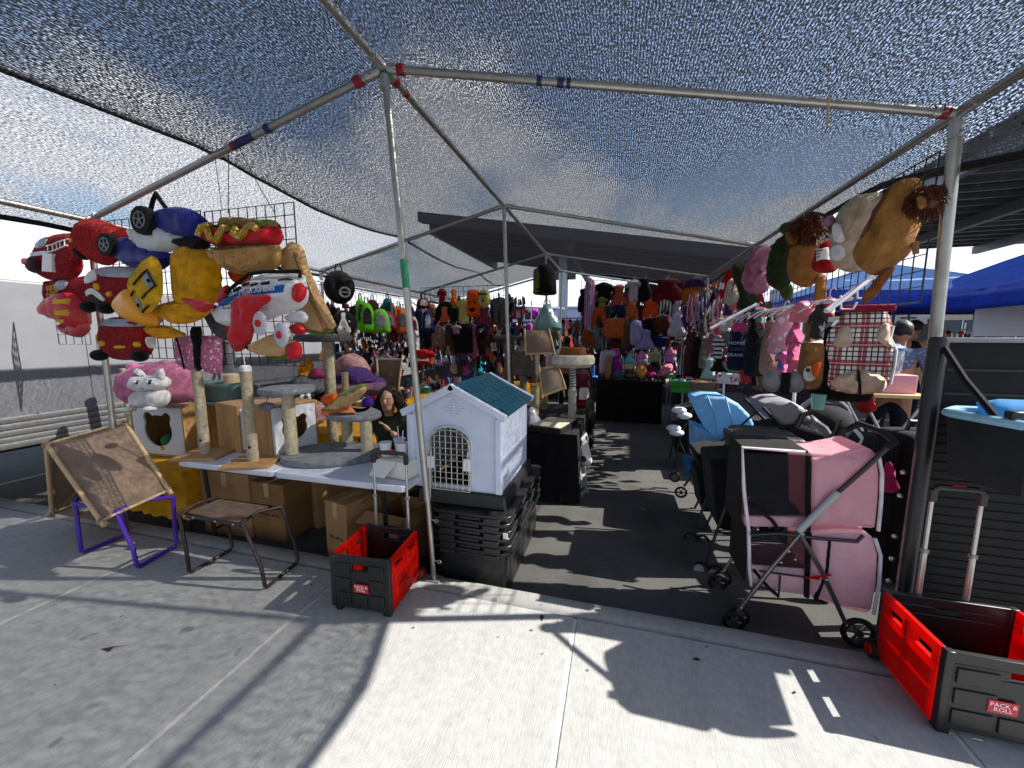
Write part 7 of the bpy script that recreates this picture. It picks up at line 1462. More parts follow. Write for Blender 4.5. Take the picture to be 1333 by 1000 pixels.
for nm, lab, cat, bx, m_, sh in (
 ('toy_suitcase', 'pale lilac toy suitcase at the edge of the black table', 'suitcase', (-.174,8.1,1.289,.29,.456), mat('plastic', 'b8a4b8'), 'bag'),
 ('doll_tent', 'white and pink doll canopy tent on the black table', 'toy', (.94,7.9,1.058,.428,.237), F_('d88098'), 'dress'),
 ('plush_toy', 'yellow orange plush animal lying on the black table', 'plush toy', (.468,7.85,1.052,.199,.27), mat('plush', 'd89a4a'), 'round'),
 ('plush_toy', 'dark red plush cushion beside the yellow orange animal', 'plush toy', (.585,7.9,1.036,.198,.24), mat('plush', '7a1420'), 'round'),
 ('toy_figure', 'tall brown and white toy figure on the black table', 'toy', (-.159,7.9,1.19,.119,.4), F_('9a7a60'), 'strip'),
 ('plush_toy', 'purple plush doll on the black table', 'plush toy', (-.005,7.95,1.189,.163,.307), mat('plush', '8a1f8a'), 'vest'),
 ('plush_toy', 'hot pink plush square behind the purple doll', 'plush toy', (-.043,8.2,1.334,.168,.189), mat('plush', 'd84a9a'), 'bag'),
 ('scrub_brush', 'blue bristly scrub toy at the front of the black table', 'toy', (.046,7.85,.907,.19,.153), mat('plush', '2c6078'), 'round'),
 ('pet_bowl', 'black and yellow flat pet dish at the front of the black table', 'bowl', (.285,7.85,.898,.288,.136), mat('plastic', '3a341c'), 'round'),
 ('plush_toy', 'magenta plush lying near the pink doll tent', 'plush toy', (.655,7.85,.922,.168,.134), mat('plush', 'c0307a'), 'round'),
 ('plush_toy', 'white plush pile at the corner of the black table', 'plush toy', (1.258,7.85,.951,.215,.175), mat('plush', 'c8c4c4'), 'round')):
    goods(nm, lab, cat, bx, m_, sh, 0, .09)
o = T('blue_stand', 'small bright blue plastic stand beyond the fluffy ring tree', 'stand', (-.565,9.5,.634)); MB().box((0, 0, .2), (.1, .1, .5)).to('post', mat('plastic', '3a80c8'), o, bev=.01); MB().box((0, 0, .47), (.32, .2, .05)).to('top', mat('plastic', '3a80c8'), o, bev=.01); MB().box((0, 0, -.03), (.25, .2, .04)).to('foot', mat('plastic', '3a80c8'), o, bev=.01)

GS[0] = 1.0
# ================================================================ strollers
def wheel(par, c, r, w=.03, axis='y', name='wheel'):
    o = MB().torus(c, r * .84, r * .18, axis, 24, 8).to(name, mat('rubber', '121213'), par); mb = MB(); mb.disc(c, r * .25, w, axis, 14)
    for k in range(6):
        a = PI * k / 3; d = V(math.cos(a), 0, math.sin(a)) if axis == 'y' else V(0, math.cos(a), math.sin(a)); mb.tube([Vector(c), Vector(c) + d * r * .75], r * .07, 5)
    mb.to('spokes', DSTEEL, o); return o
BT = mat('plastic', '1c1d1f'); PK = thin_mat('pink_nylon', 'efc0cc', .42, .6); PK2 = thin_mat('pale_pink_nylon', 'f2ccd6', .42, .6); PIPN = F_('ddd0da')
ps = T('pet_stroller', 'pink double decker pet stroller with black mesh windows at the kerb', 'stroller', (1.086,2.42,.511))
def slab(pts, d, name, m_, par, y=0, bev=.025): return MB().prism(pts, d, y).to(name, m_, par, bev=bev)
slab([(-.043,.435),(.071,.444),(.163,.469),(.229,.496),(.265,.469),(.289,.366),(.3,.217),(.303,.042),(.16,.04),(-.002,.018)], .30, 'upper_compartment', PK, ps)
slab([(-.003,-.01),(.126,.018),(.232,.028),(.297,-.003),(.327,-.096),(.337,-.266),(.332,-.433),(.306,-.457),(.186,-.444),(.022,-.4)], .30, 'lower_compartment', PK2, ps)
slab([(-.339,.038),(-.024,.07),(-.02,.011),(-.326,-.027)], .30, 'upper_tray', PK, ps, bev=.008); slab([(-.29,-.262),(.009,-.241),(.014,-.401),(-.14,-.402),(-.279,-.368)], .30, 'lower_tray', PK2, ps, bev=.01)
slab([(-.356,.418),(-.054,.425),(-.025,.079),(-.323,.04)], .012, 'mesh_window', DARKMESH, ps, .01, 0); slab([(-.356,.418),(-.054,.425),(-.025,.079),(-.323,.04)], .012, 'mesh_window', DARKMESH, ps, .28, 0); slab([(-.305,-.052),(-.017,-.021),(.001,-.242),(-.282,-.271)], .012, 'mesh_window', DARKMESH, ps, .01, 0)
slab([(-.251,.031),(-.038,.059),(-.042,.1),(-.215,.073)], .22, 'cushion', F_('6a4a54'), ps, .05, .01)
for q, nm, mm in (([(-.031,.418),(.071,.436),(.164,.461),(.23,.483),(.26,.452),(.279,.36),(.29,.216),(.292,.058),(.159,.054),(.005,.033)], 'fabric_panel', PK), ([(.006,-.027),(.128,.004),(.233,.015),(.292,-.017),(.317,-.098),(.327,-.268),(.321,-.421),(.184,-.425),(.032,-.384)], 'fabric_panel', PK2), ([(-.278,-.27),(-.013,-.249),(-.002,-.385),(-.142,-.387),(-.264,-.356)], 'fabric_panel', PK2)): Pillow(q, .022, k=1, fold=.9, amp=.3, fq=7, Rr=.05, step=.028).to(nm, mm, ps, loc=(0, -.002, 0))
def wire(pts, r, name, m_, y, n=6, cl=False): return MB().tube([(a, y, b) for a, b in pts], r, n, cl).to(name, m_, ps)
for y in (-.008,):
    wire([(-.067,.451),(-.375,.453),(-.349,.188),(-.309,-.043),(-.289,-.282),(-.27,-.386)], .010, 'piping', PIPN, y); wire([(-.047,.435),(-.033,.223),(-.015,-.002)], .014, 'black_binding', BLKF, y); wire([(-.01,-.011),(.001,-.233),(.011,-.402)], .014, 'black_binding', BLKF, y)
    wire([(.265,.469),(.292,.366),(.303,.217),(.307,.043)], .009, 'piping', WHTF, y); wire([(.297,-.003),(.331,-.096),(.341,-.265),(.333,-.442)], .009, 'piping', WHTF, y)
for y in (-.04, .34):
    wire([(-.078,-.006),(.008,.129),(.095,.255),(.198,.391),(.281,.512)], .012, 'handle_tube', BT, y, 8); wire([(-.056,.001),(-.199,-.257),(-.341,-.54)], .012, 'front_leg', DSTEEL, y, 8); wire([(-.062,-.018),(.06,-.223),(.204,-.525)], .012, 'rear_leg', DSTEEL, y, 8)
    wire([(-.309,-.053),(-.169,-.024),(.021,-.025),(.201,-.017),(.225,.023)], .010, 'side_bar', BT, y, 8); wire([(-.25,-.265),(-.073,-.264),(.048,-.262)], .006, 'link_bar', BT, y); wire([(-.142,-.276),(-.14,-.411)], .005, 'link_bar', BT, y)
    for c in [(-.055,-.008),(-.115,-.119),(-.081,-.161),(-.148,-.191),(.195,-.508),(.077,-.257),(-.327,-.507),(.142,.433)]: MB().ell((c[0], y - .012, c[1]), (.007, .004, .007), 8, 6).to('rivet', STEEL, ps)
    w_ = [(-.346,-.592),(.257,-.619)]; wheel(ps, (w_[0][0] - .02, y - .025, w_[0][1]), .062); wheel(ps, (w_[0][0] + .02, y + .03, w_[0][1]), .062); wheel(ps, (w_[1][0], y, -.0 + GZ - 0.511 + .085), .085)
sl = [(-.075,.003),(.091,.25)]; MB().tube([(sl[0][0], -.04, sl[0][1]), (sl[1][0], -.04, sl[1][1])], .019, 10).to('foam_sleeve', mat('paint', 'a4a6aa'), ps)
hp_ = [(.281,.512)][0]; MB().tube([(hp_[0], -.04, hp_[1]), (hp_[0] + .035, -.03, hp_[1] + .03), (hp_[0] + .03, .05, hp_[1] + .06), (hp_[0] + .03, .27, hp_[1] + .06), (hp_[0] + .035, .33, hp_[1] + .03), (hp_[0], .34, hp_[1])], .017, 10).to('handle_grip', mat('rubber', '1d1d1f'), ps)
for pts in ([(.087,-.033),(.089,-.218),(.052,-.404)], [(-.304,.118),(-.197,.038),(-.162,-.013)], [(-.269,-.278),(-.182,-.38),(-.131,-.419)]): wire(pts, .011, 'webbing_strap', BLKF, -.014)
wire([(-.02,-.264),(.039,-.245),(.096,-.221)], .006, 'red_tie', RED, -.05)
def stroller(label, box, y, rot, hood_m, body_m, hood, body, legs_, wheels_, extra=None, depth=.4, group='pet strollers parked along the aisle'):
    o = T('pet_stroller', label, 'stroller', box, rot, group)
    for pts in hood: MB().prism(pts, depth, 0).to('hood', hood_m, o, bev=.03)
    for pts in body: MB().prism(pts, depth * .94, depth * .03).to('basket', body_m, o, bev=.02)
    for yy in (-.02, depth + .02):
        for pts in legs_: MB().tube([(a, yy, b) for a, b in pts], .011, 8).to('frame_tube', BT, o)
        for (a, b), r in wheels_: wheel(o, (a, yy, b), r)
    return o
e_ = [(-.37,.444),(-.33,-.037),(-.28,-.359)]; MB().box((e_[0][0] + .012, .15, (e_[0][1] + e_[1][1]) / 2), (.012, .3, e_[0][1] - e_[1][1])).to('end_mesh', BLKF, ps); MB().box((e_[1][0] + .02, .15, (e_[1][1] + e_[2][1]) / 2), (.012, .3, e_[1][1] - e_[2][1])).to('end_mesh', BLKF, ps)
t_ = [(-.37,.449),(-.048,.443)]; MB().box(((t_[0][0] + t_[1][0]) / 2, .15, (t_[0][1] + t_[1][1]) / 2 + .004), (t_[1][0] - t_[0][0], .3, .012)).to('top_mesh', BLKF, ps)
SKY = thin_mat('blue_nylon', '9accf0', .35, .5); 
o = stroller('bright blue pet stroller with a pleated hood behind the black ones', (.952,4.1,.675), 4.1, 0, SKY, SKY, [[(-.212,.306),(-.089,.342),(.075,.333),(.199,.271),(.298,.171),(.358,.054),(.17,-.004),(.034,-.107),(-.025,-.048),(-.118,.117)]], [[(-.175,.02),(.003,-.046),(.19,-.003),(.386,.025),(.378,-.219),(.157,-.331),(-.148,-.343)]], [[(.442,.327),(.263,.108),(.009,-.155),(-.086,-.321),(-.25,-.596)], [(.009,-.155),(.228,-.372),(.34,-.533)], [(-.215,-.429),(.23,-.403)]], [([(-.275,-.664)][0], .06), ([(.351,-.595)][0], .07)])
for pts in ([(-.089,.342),(-.025,.191),(.034,-.107)], [(.075,.333),(.126,.161),(.17,-.004)]): MB().tube([(a, -.012, b) for a, b in pts], .008, 6).to('hood_seam', F_('8fc0e0'), o)
Pillow([(-.267,-.257),(-.148,-.343),(-.171,-.441),(-.24,-.497)], .03, k=2).to('pocket_flap', F_('2f6a9c'), o)
GRY = mat('satin', '8c8d94'); CLR = clear_mat()
o = stroller('grey pet stroller with a clear plastic rain cover beside the folding chair', (1.317,3.25,.962), 3.25, 0, GRY, F_('1c1d22'), [[(-.249,.115),(-.17,.148),(-.062,.159),(.03,.106),(.096,.017),(.001,-.012),(-.086,-.04),(-.17,.013)]], [[(-.144,-.068),(.003,-.035),(.181,-.081),(.23,-.204),(.024,-.292),(-.121,-.245)]], [[(-.248,.103),(-.094,-.064),(.119,-.26)], [(.119,-.26),(.22,-.044),(.246,.043)], [(-.08,-.241),(-.108,-.547),(-.132,-.926)], [(.068,-.229),(.219,-.571),(.317,-.86)]], [([(-.129,-.963)][0], .06), ([(.33,-.895)][0], .07)])
slab([(.04,.106),(.124,.03),(.205,-.033),(.25,-.11),(.238,-.192),(.179,-.173),(.112,-.062),(.04,-.009)], .36, 'rain_cover', CLR, o, .02, .02); MB().tube([(a, -.01, b) for a, b in [(-.017,-.036),(.015,.059),(.08,.085)]], .02, 8).to('black_grip', BT, o)
BKF2 = mat('satin', '16171a')
o = stroller('black pet stroller with crumpled folded hood directly behind the pink one', (.98,2.95,.511), 2.95, 0, BKF2, F_('0b0b0d'), [[(-.154,.361),(-.075,.394),(.089,.395),(.279,.387),(.321,.305),(.191,.251),(-.016,.222),(-.127,.235)]], [[(-.307,.197),(-.111,.225),(.238,.234),(.276,-.248),(.024,-.341),(-.225,-.318)]], [[(-.072,.356),(-.169,-.019),(-.298,-.569)], [(-.188,-.108),(.024,-.341),(.16,-.553)], [(-.251,-.321),(.097,-.359)]], [([(-.326,-.623)][0], .055), ([(-.232,-.632)][0], .055), ([(.162,-.582)][0], .07)])
for i in range(9): 
    b0 = [(-.107,.37),(.271,.371),(-.113,.247),(.279,.28)]; t = i / 8; a = lerp(b0[0], b0[1], t); c = lerp(b0[2], b0[3], min(1, t + .06)); MB().tube([(a[0], -.012, a[1]), ((a[0] + c[0]) / 2 + .02, -.02, (a[1] + c[1]) / 2), (c[0], -.01, c[1])], .009, 6).to('fold', BKF2, o)
wc = mat('plastic', 'a8aab0')
for c in [(-.347,-.621),(-.247,-.646)]: MB().disc((c[0], -.04, c[1]), .035, .02, 'y', 16).to('hubcap', wc, o)
stroller('black pet stroller standing between the blue one and the crumpled hood', (.856,3.6,.444), 3.6, 0, F_('0c0c0e'), F_('0a0a0c'), [[(-.161,.112),(-.009,.152),(.229,.158),(.268,.011),(-.089,-.051)]], [[(-.133,-.055),(.251,.01),(.236,-.381),(-.068,-.42)]], [[(.258,.16),(.073,-.203),(-.059,-.579)], [(.047,-.277),(.264,-.533)]], [([(-.076,-.618)][0], .06), ([(.266,-.569)][0], .07)])
o = stroller('white wheeled black buggy folded at the far side of the aisle', (.807,5.2,.4), 5.2, 0, F_('0d0d0f'), F_('0c0c0e'), [[(-.058,.247),(.164,.308),(.234,.164),(.043,.043)]], [[(-.066,.036),(.176,.091),(.196,-.288),(-.03,-.307)]], [[(.161,.357),(.005,-.101),(-.055,-.567)], [(.008,-.151),(.183,-.544)]], [([(-.034,-.616)][0], .07), ([(.168,-.596)][0], .07)])
for c in [(-.032,.268),(.035,.202),(-.084,.035),(-.045,-.023)]: MB().ell((c[0], -.06, c[1]), (.09, .05, .045), 10, 7).to('white_pad', WHT, o)
o = T('baby_seat', 'black infant style pet seat with a rounded shell near the folding chair', 'seat', (1.652,3.7,.896)); MB().ell((0, 0, .0), (.22, .2, .16), 16, 10).to('shell', F_('1a1b1e'), o); MB().torus((0, -.04, .02), .18, .022, 'y', 20, 8).to('rim', GREY, o)
o = T('pet_booties', 'pair of grey pet booties with a black strap hanging below the pink clothes', 'pet shoes', (1.176,3.2,1.267)); [MB().ell((s * .075, 0, 0), (.065, .05, .08), 12, 8).to('bootie', mat('plastic', '777b80'), o) for s in (-1, 1)]; MB().box((0, -.03, -.01), (.05, .03, .16)).to('strap', BLKF, o)
o = T('cup', 'pale turquoise cup under the plaid vest', 'cup', (1.403,3.2,1.074)); MB().lathe([(.035, 0), (.045, .1), (.046, .11)], n=14).to('cup_body', mat('plastic', '7fc0b0'), o)

# ================================================================ cabinet, carrier, luggage, chair
cb = T('ribbed_cabinet', 'tall flat black cabinet with horizontal ribs and a rounded corner post', 'cabinet', (1.53, 2.40, GZ)); hh = 1.71
BK2 = mat('rubber', '08090b'); BK3 = mat('plastic', '14171c')
MB().lathe([(.034, 0), (.037, hh - .01), (.032, hh + .004)], (0, -.005, 0), 24).to('corner_post', BK3, cb); MB().box((.6, .07, hh / 2 - .01), (1.1, .08, hh - .03)).to('cabinet_body', BK2, cb)
MB().box((.6, .03, hh - .012), (1.12, .06, .024)).to('top_trim', mat('paint', '8a8c8e'), cb, bev=.004)
n_ = 34
for i in range(n_):
    z = .04 + i * (hh - .1) / n_; MB().prism([(0, -.019), (.012, -.015), (.016, 0), (.012, .015), (0, .019)], 1.08, 0).to('rib', BK2, cb, loc=(.05 + 1.08, .022, z + .02), rot=(0, 0, 90)) if i not in (28, 29, 30, 31, 32, 33) else None
for z in (1.55, 1.43, 1.37): MB().box((.6, .026, z), (1.07, .008, .012)).to('groove', mat('plastic', '07080a'), cb)
for i in range(6): MB().ell((-.045, .04, .25 + i * .13 + (i > 3) * .1), (.014, .012, .012), 8, 6).to('stud', STEEL, cb)
pc = T('pet_carrier', 'open pet carrier basket with pale blue padded rim strapped to the black cabinet', 'pet carrier', (1.77, 2.10, .96))
LB = F_('86b4cc'); LB2 = F_('3f83b4'); DGF = F_('26272b')
rim = [(-.3, .1), (-.22, -.17), (.12, -.17), (.15, .17), (-.2, .2)]
def wallring(rr, z0, z1, sc): 
    n = len(rr); v = [(x * sc, y * sc, z0) for x, y in rr] + [(x, y, z1) for x, y in rr]; return MB().add(v, [(i, (i + 1) % n, n + (i + 1) % n, n + i) for i in range(n)] + [tuple(range(n - 1, -1, -1))])
w1 = wallring(rim, 0, .29, .9).to('outer_shell', DGF, pc); s_ = w1.modifiers.new('s', 'SOLIDIFY'); s_.thickness = .012
w2 = wallring([(x * .93, y * .93) for x, y in rim], .03, .285, .9).to('blue_lining', LB2, pc); s_ = w2.modifiers.new('s', 'SOLIDIFY'); s_.thickness = .006
MB().tube([(x, y, .29) for i_ in range(5) for x, y in (lerp(rim[i_], rim[(i_ + 1) % 5], .08), lerp(rim[i_], rim[(i_ + 1) % 5], .92))], .02, 8, True).to('padded_rim', LB, pc)
p = Pillow(rrect(.0, .05, .22, .17, .015), .015, k=1); p.to('pocket', mat('fabric', '333a44'), pc, loc=(-.13, -.172, -.0)); MB().tube([(-.13, -.19, .172), (.08, -.19, .172)], .008, 6).to('pocket_trim', LB, pc)
Pillow([(-.2, .34), (-.02, .36), (.1, .33), (.08, .2), (-.1, .2)], .05, k=2, fold=.6).to('folded_cover', LB2, pc, loc=(-.0, .1, 0)); Pillow(circ(.07, .1, .07, .12, 12), .02).to('pale_panel', F_('a9a6b8'), pc, loc=(0, -.19, 0))
MB().tube([(-.24, -.06, .3), (-.25, .1, .44), (-.24, .255, .58)], .014, 6).to('strap', BLKF, pc); MB().box((-.225, -.11, .315), (.04, .04, .05)).to('buckle', BLK, pc, bev=.006)
lg = T('suitcase', 'black soft suitcase standing behind the pink stroller and the cabinet', 'suitcase', (2.02, 3.2, GZ), 10); MB().box((0, 0, .56), (.42, .3, 1.04), tap=.97).to('case_body', F_('0c0c0e'), lg, bev=.05); MB().tube([(-.1, 0, 1.06), (-.08, 0, 1.14), (.08, 0, 1.14), (.1, 0, 1.06)], .014, 8).to('handle', BLK, lg); [MB().disc((s * .15, 0, .035), .035, .03, 'x').to('wheel', BLK, lg) for s in (-1, 1)]
MB().tube([(-.212, -.1, .1), (-.212, -.1, 1.0)], .01, 6).to('piping', BLKF, lg)
ch = T('folding_chair', 'dark folding chair with a rounded backrest behind the pink stroller', 'chair', (1.909, 3.75, GZ), 170); CH = mat('paint', '23262b')
Pillow(rrect(-.21, .78, .21, .98, .06), .02, k=1).to('backrest', CH, ch, loc=(0, .2, 0)); MB().box((0, -.02, .46), (.4, .4, .03)).to('seat', CH, ch, bev=.012)
for s in (-1, 1): MB().tube([(s * .21, .2, .96), (s * .21, .16, .5), (s * .21, -.22, .0)], .012, 8).to('leg', CH, ch); MB().tube([(s * .19, -.18, .45), (s * .19, .26, .0)], .012, 8).to('leg', CH, ch)
goods('cushion', 'slate blue cushion lying on the folding chair', 'cushion', (1.763,3.6,.898,.248,.208), F_('232a3a'), 'round', 0, .12)
goods('plastic_bag', 'dark magenta cloth bag wedged beside the black suitcase', 'bag', (1.715,2.95,.788,.106,.195), F_('8a1550'), 'drop', 0, .07)
# pink table with drinks dispenser behind the man
o = T('folding_table', 'small folding table with crossed silver legs and a pink box behind the patterned shirt man', 'table', (2.878, 5.2, GZ)); zt = 0.959 - GZ
MB().box((0, 0, zt), (.6, .5, .04)).to('tabletop', mat('paint', 'c8a870'), o, bev=.006)
for y in (-.2, .2): MB().tube([(-.28, y, 0), (.28, y, zt - .03)], .018, 8).to('leg', STEEL, o); MB().tube([(.28, y, 0), (-.28, y, zt - .03)], .018, 8).to('leg', STEEL, o)
o = T('pink_box', 'pink printed box on the small folding table', 'box', (2.887, 5.2, zt + GZ + .02)); MB().box((0, 0, .1), (.42, .3, .2)).to('box_body', mat('paper', 'd89aa4'), o, bev=.008)
o = T('drink_dispenser', 'clear drink jar with a blue lid on the pink box', 'jar', (2.882, 5.2, zt + GZ + .22)); MB().lathe([(.11, 0), (.13, .05), (.14, .24), (.13, .26)], n=20).to('jar_body', CLR, o); MB().lathe([(.135, .26), (.14, .29), (.09, .33), (.02, .34)], n=20).to('lid', mat('plastic', '4a72b8'), o)
goods('shopping_bag', 'red cloth bag hanging at the hip of the man in the patterned shirt', 'bag', (2.431,4.6,1.121,.14,.295), F_('8e1218'), 'drop', 0, .09)
o = T('plastic_chair', 'stacked dark plastic chairs behind the black suitcase', 'chair', (2.384, 3.9, GZ)); [MB().box((0, 0, .45 + .07 * i), (.34, .34, .025)).to('seat', CH, o, bev=.01) for i in range(4)]; [MB().tube([(sx * .16, sy * .16, 0), (sx * .15, sy * .15, .66)], .014, 6).to('leg', CH, o) for sx in (-1, 1) for sy in (-1, 1)]

# ================================================================ beyond: tents, van, stalls
def tent(label, x0, y0, x1, y1, ze, zp, c, val=.3):
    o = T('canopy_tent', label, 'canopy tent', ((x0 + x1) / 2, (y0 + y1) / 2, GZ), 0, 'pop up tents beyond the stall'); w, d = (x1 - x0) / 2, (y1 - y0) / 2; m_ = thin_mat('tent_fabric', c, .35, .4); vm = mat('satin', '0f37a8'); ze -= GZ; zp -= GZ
    n = 12; v = []; f = []; per = [lerp((-w, -d), (w, -d), i / n) for i in range(n)] + [lerp((w, -d), (w, d), i / n) for i in range(n)] + [lerp((w, d), (-w, d), i / n) for i in range(n)] + [lerp((-w, d), (-w, -d), i / n) for i in range(n)]
    R_ = 7; P_ = len(per)
    for j in range(R_):
        t = j / R_
        for i, p in enumerate(per): s = math.sin(PI * (i % n) / n); v.append((p[0] * (1 - t), p[1] * (1 - t), ze + (zp - ze) * (t ** 1.15) - .05 * s * (1 - t) + .02 * noise.noise(V(p[0] * 2, p[1] * 2, t * 3))))
    v.append((0, 0, zp))
    for j in range(R_ - 1):
        for i in range(P_): f.append((j * P_ + i, j * P_ + (i + 1) % P_, (j + 1) * P_ + (i + 1) % P_, (j + 1) * P_ + i))
    for i in range(P_): f.append(((R_ - 1) * P_ + i, (R_ - 1) * P_ + (i + 1) % P_, R_ * P_))
    r_ = MB().add(v, f).to('roof', m_, o, ang=50); s_ = r_.modifiers.new('s', 'SOLIDIFY'); s_.thickness = .006
    v = []; f = []
    for k in range(4):
        for i, p in enumerate(per): a = 1 + .012 * math.sin(i * 2.3 + k); s = math.sin(PI * (i % n) / n); v.append((p[0] * a * 1.004, p[1] * a * 1.004, ze - .05 * s - val * k / 3 + (.03 * s if k == 3 else 0)))
    for k in range(3):
        for i in range(P_): f.append((k * P_ + i, (k + 1) * P_ + i, (k + 1) * P_ + (i + 1) % P_, k * P_ + (i + 1) % P_))
    q = MB().add(v, f).to('valance', vm, o); s_ = q.modifiers.new('s', 'SOLIDIFY'); s_.thickness = .006
    for sx in (-1, 1):
        for sy in (-1, 1): MB().tube([(sx * w * .98, sy * d * .98, 0), (sx * w * .98, sy * d * .98, ze)], .022, 6).to('pole', mat('metal', '4a4c50'), o)
    return o
tent('blue pop up tent behind the lion bags with a roof coloured pale as if sunlit', 3.25, 7.6, 6.2, 10.6, 2.36, 3.0, 'a4cdfa'); tent('darker blue pop up tent at the edge of view, nearer than the pale roofed one', 4.75, 5.6, 7.7, 8.6, 2.28, 3.1, '2458cc')  # first roof has sunlight put into its pale fabric colour
vn = T('van', 'white van with dark rear windows parked beyond the blue tent', 'van', (9.785316731627903, 16.800561715479592, GZ), -10); VW = mat('paint', 'd5d8e0')
MB().prism([(-1.0, .35), (1.0, .35), (1.0, 1.4), (.92, 2.2), (.8, 2.42), (-.8, 2.42), (-.92, 2.2), (-1.0, 1.4)], 4.8, 0).to('van_body', VW, vn, bev=.05)
for s in (-1, 1): MB().prism(rrect(s * .46 - .38, 1.5, s * .46 + .38, 2.12, .07), .03, -.02).to('rear_window', mat('plastic', '1c2430'), vn); MB().box((s * .9, -.02, 1.15), (.12, .04, .35)).to('tail_light', mat('plastic', '8a1018'), vn, bev=.01); MB().disc((s * .85, .8, .36), .35, .2, 'x', 20).to('wheel', mat('rubber', '101011'), vn)
MB().box((0, -.012, 1.35), (.02, .02, 1.9)).to('door_seam', BLK, vn); MB().box((0, -.03, 2.34), (.4, .03, .06)).to('brake_light', mat('plastic', '6a1418'), vn); MB().box((0, -.06, .42), (1.96, .12, .2)).to('bumper', mat('plastic', '50545a'), vn, bev=.02)
sg = T('sign_board', 'large blank white board standing under the nearer blue tent', 'board', (5.195, 7.0, 1.863 - .26), 12); MB().box((0, 0, .26), (.85, .03, .55)).to('board_panel', mat('paint', 'b9bcc6'), sg, bev=.004); MB().box((0, .03, -.6), (.05, .04, 1.2)).to('board_post', DSTEEL, sg)
o = T('umbrella', 'lime green umbrella tip showing under the blue tent edge', 'umbrella', (6.214,9.0,2.081)); MB().lathe([(.02, .35), (.6, .08), (.75, 0), (.72, -.01), (.02, .32)], n=16).to('canopy', F_('7ac81e'), o); MB().tube([(0, 0, .35), (0, 0, -1.6)], .02, 6).to('stick', STEEL, o)
# small packaged goods, toys and price cards that fill the racks, too many to count
for i, (c, nm) in enumerate((('0e0e11', 'black'), ('c9c4c2', 'white'), ('8a1a22', 'red'), ('b0506a', 'pink'), ('24305c', 'navy'), ('5a4634', 'brown'), ('b8641c', 'orange'), ('5a5c62', 'grey'), ('6a4a8a', 'purple'), ('3a6a5a', 'green'))):
    rg = random.Random(40 + i); mb = MB()
    def bits(n, fx, lo, hi):
        for _ in range(n):
            p = fx(rg); mb.box(p, (rg.uniform(lo, hi), rg.uniform(.012, .035), rg.uniform(lo, hi * 1.8)), Matrix.Rotation(rg.uniform(-1.2, 1.2), 3, 'Z') @ Matrix.Rotation(rg.uniform(-.4, .4), 3, 'Y'), rg.uniform(.5, 1))
    k = 2.6 if nm in ('black', 'grey', 'brown') else 1
    bits(int(52 * k), lambda r_: (r_.uniform(-.75, 1.95), r_.uniform(8.55, 8.78), r_.uniform(.95, 2.62)), .05, .15)
    bits(int(26 * k), lambda r_: (r_.uniform(-2.85, -1.55), r_.uniform(6.42, 6.62), r_.uniform(.95, 2.25)), .04, .11)
    bits(int(30 * k), lambda r_: (r_.uniform(-3.72, -3.4), r_.uniform(4.2, 7.2), r_.uniform(1.0, 2.0)), .04, .1)
    bits(int(34 * k), lambda r_: (r_.uniform(1.36, 1.6), r_.uniform(4.6, 8.6), r_.uniform(1.0, 2.35)), .04, .11)
    bits(16, lambda r_: (r_.uniform(-3.8, -3.06), r_.uniform(4.3, 7.25), r_.uniform(.655, .74)), .03, .09); bits(14, lambda r_: (r_.uniform(-2.95, -1.55), r_.uniform(7.6, 8.2), r_.uniform(.655, .76)), .03, .1)
    bits(12, lambda r_: (r_.uniform(-.32, .82), r_.uniform(7.88, 8.5), r_.uniform(.735, .9)), .03, .09); bits(10, lambda r_: (r_.uniform(.9, 1.75), r_.uniform(7.4, 7.85), r_.uniform(.68, .8)), .04, .1)
    bits(int(20 * k), lambda r_: (r_.uniform(-4.5, -.8), r_.uniform(9.6, 11.5), r_.uniform(.8, 1.9)), .06, .2)
    struct(mb.to('packaged_goods', F_(c)), 'stuff')
# far stalls: a table, a rail and hung goods each
def far_stall(label, x, y, w, cols, ztop=1.9, seed=0, tentc=None, rot=0, rows=1):
    rg = random.Random(seed); o = T('market_stall', label, 'market stall', (x, y, GZ), rot, 'distant market stalls')
    MB().box((0, 0, .38), (w, .8, .72)).to('table', F_(cols[0]), o); MB().tube([(-w / 2, .3, ztop), (w / 2, .3, ztop)], .025, 6).to('rail', STEEL, o)
    for s in (-1, 1): MB().tube([(s * w / 2, .3, 0), (s * w / 2, .3, ztop + .5)], .025, 6).to('post', STEEL, o)
    n = int(w / .2)
    for i in range(n * rows):
        h = rg.uniform(.35, .7); p = Pillow([(a * .2, b * h) for a, b in SHAPES[rg.choice(('vest', 'shirt', 'bag', 'dress'))]], .05, k=1, step=.08); p.to('garment', F_(rg.choice(cols)), o, loc=(-w / 2 + .12 + (i % n) * (w - .24) / max(1, n - 1), .28 - .03 * (i // n), ztop - .03 - .52 * (i // n)))
    for i in range(int(w / .2)): s = rg.uniform(.06, .13); MB().ell((-w / 2 + .1 + i * .2, rg.uniform(-.3, .1), .74 + s), (s, s, s), 7, 5).to('ware', F_(rg.choice(cols)), o)
    if tentc:
        q = MB().prism([(-w / 2 - .2, ztop + .45), (0, ztop + .95), (w / 2 + .2, ztop + .45), (w / 2 + .2, ztop + .25), (-w / 2 - .2, ztop + .25)], 2.4, -.9).to('tent_roof', mat('satin', tentc), o)
    return o
far_stall('far stall of red and dark clothes beyond the blue tents', 13.045117803874286, 19.252620032364504, 3.6, ('7a1a24', '2a2c38', 'a8a0a0', 'b83a48', '1c1c22', '5a8a9a'), 1.95, 1)
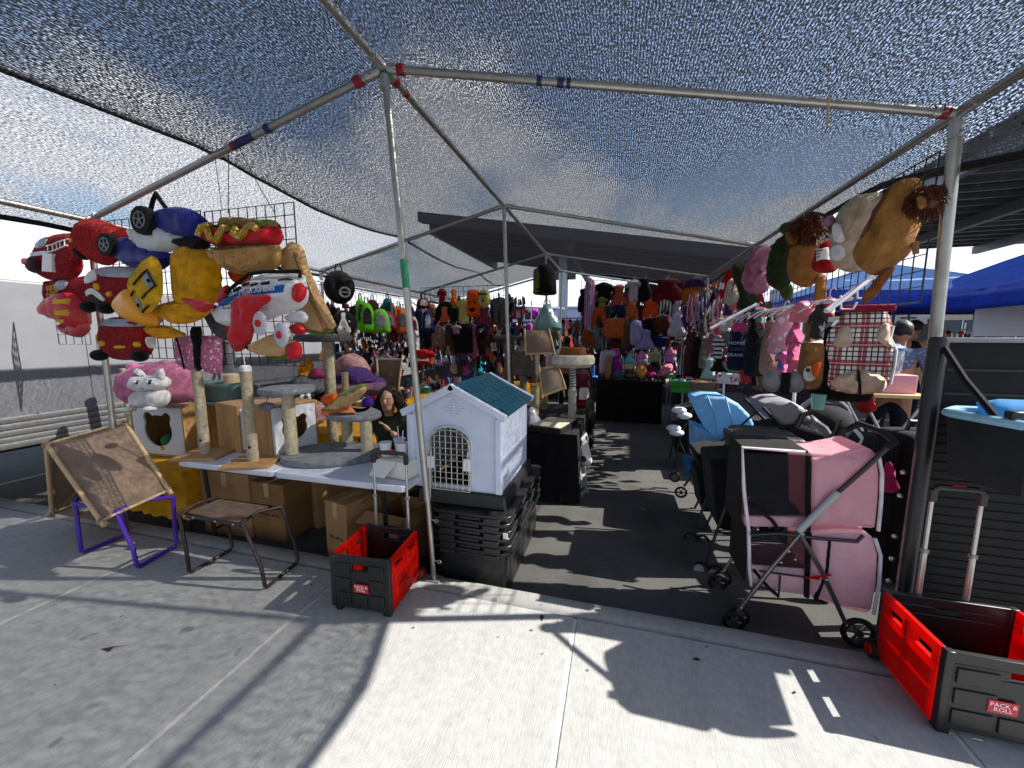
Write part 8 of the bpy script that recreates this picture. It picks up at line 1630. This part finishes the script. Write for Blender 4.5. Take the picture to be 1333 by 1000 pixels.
far_stall('far stall of blue bottles and shirts at the far edge beyond the tents', 16.859802971864617, 22.350955311630173, 3.0, ('2a4a8a', 'c8c8d0', '7a1a24', '3a6ab8', '202028'), 1.8, 2)
far_stall('far stall of dark clothes seen between the end panel and the fluffy cat ring', -.3, 10.6, 4.2, ('2a2a30', '4a4448', '6a5a60', '8a3a2a', '34384a', '8a3048', '1a1a1e'), 2.2, 3, rows=3)
far_stall('far stall with blue and lilac shirts behind the lilac shopper', -3.6, 12.5, 3.4, ('3a4a7a', '8a88b0', '5a7aa8', 'a8a0a0', '2a2c3a'), 1.7, 4, rows=2)
far_stall('far stall of grey and rose goods behind the long yellow table', -6.6, 12.0, 3.0, ('5a4a4a', '8a5a64', '2a2a2c', 'b0a8a4', '6a2a2a'), 1.9, 5, rows=2)
far_stall('far stall of mixed clothes behind the end of the clothes rail', 2.9, 10.4, 2.6, ('3a2a3a', '8a6a78', '1c1c20', 'b8a8b0', '4a3a5a'), 2.2, 6, rows=3)
far_stall('distant stall row end in brown and navy behind the strollers', 5.6, 16.5, 3.4, ('3a3038', '22283c', '7a5a48', '98909a'), 1.8, 7)
def block(label, x, y, w, d, h, c, rot=0, roof=None):
    o = T('warehouse', label, 'building', (x, y, GZ), rot, 'low buildings beyond the parking lot'); MB().box((0, 0, h / 2), (w, d, h)).to('wall', mat('paint', c), o); MB().box((0, 0, h + .15), (w + .6, d + .6, .3)).to('roof', mat('paint', roof or c), o)
    n = int(w / 6)
    for i in range(n): f_ = MB().box((-w / 2 + (i + .5) * w / n, -d / 2 - .03, h * .55), (w / n * .5, .08, h * .3)).to('window', mat('plastic', '3a424c'), o); MB().box((-w / 2 + (i + .5) * w / n, -d / 2 - .09, h * .55), (.08, .06, h * .3)).to('mullion', WHT, f_)
    return o
block('low pale lavender warehouse on the horizon behind the carport post', -6, 62, 44, 10, 5.6, 'a4aecb', 4, '8f9cc2'); block('long grey warehouse on the horizon beyond the white trailer', -62, 58, 40, 12, 4.6, 'b0b2b8', 24, '9a9ca4'); block('tan warehouse on the horizon beyond the blue tents', 46, 60, 46, 12, 5.0, 'b4a890', -18, '9a8f7c')
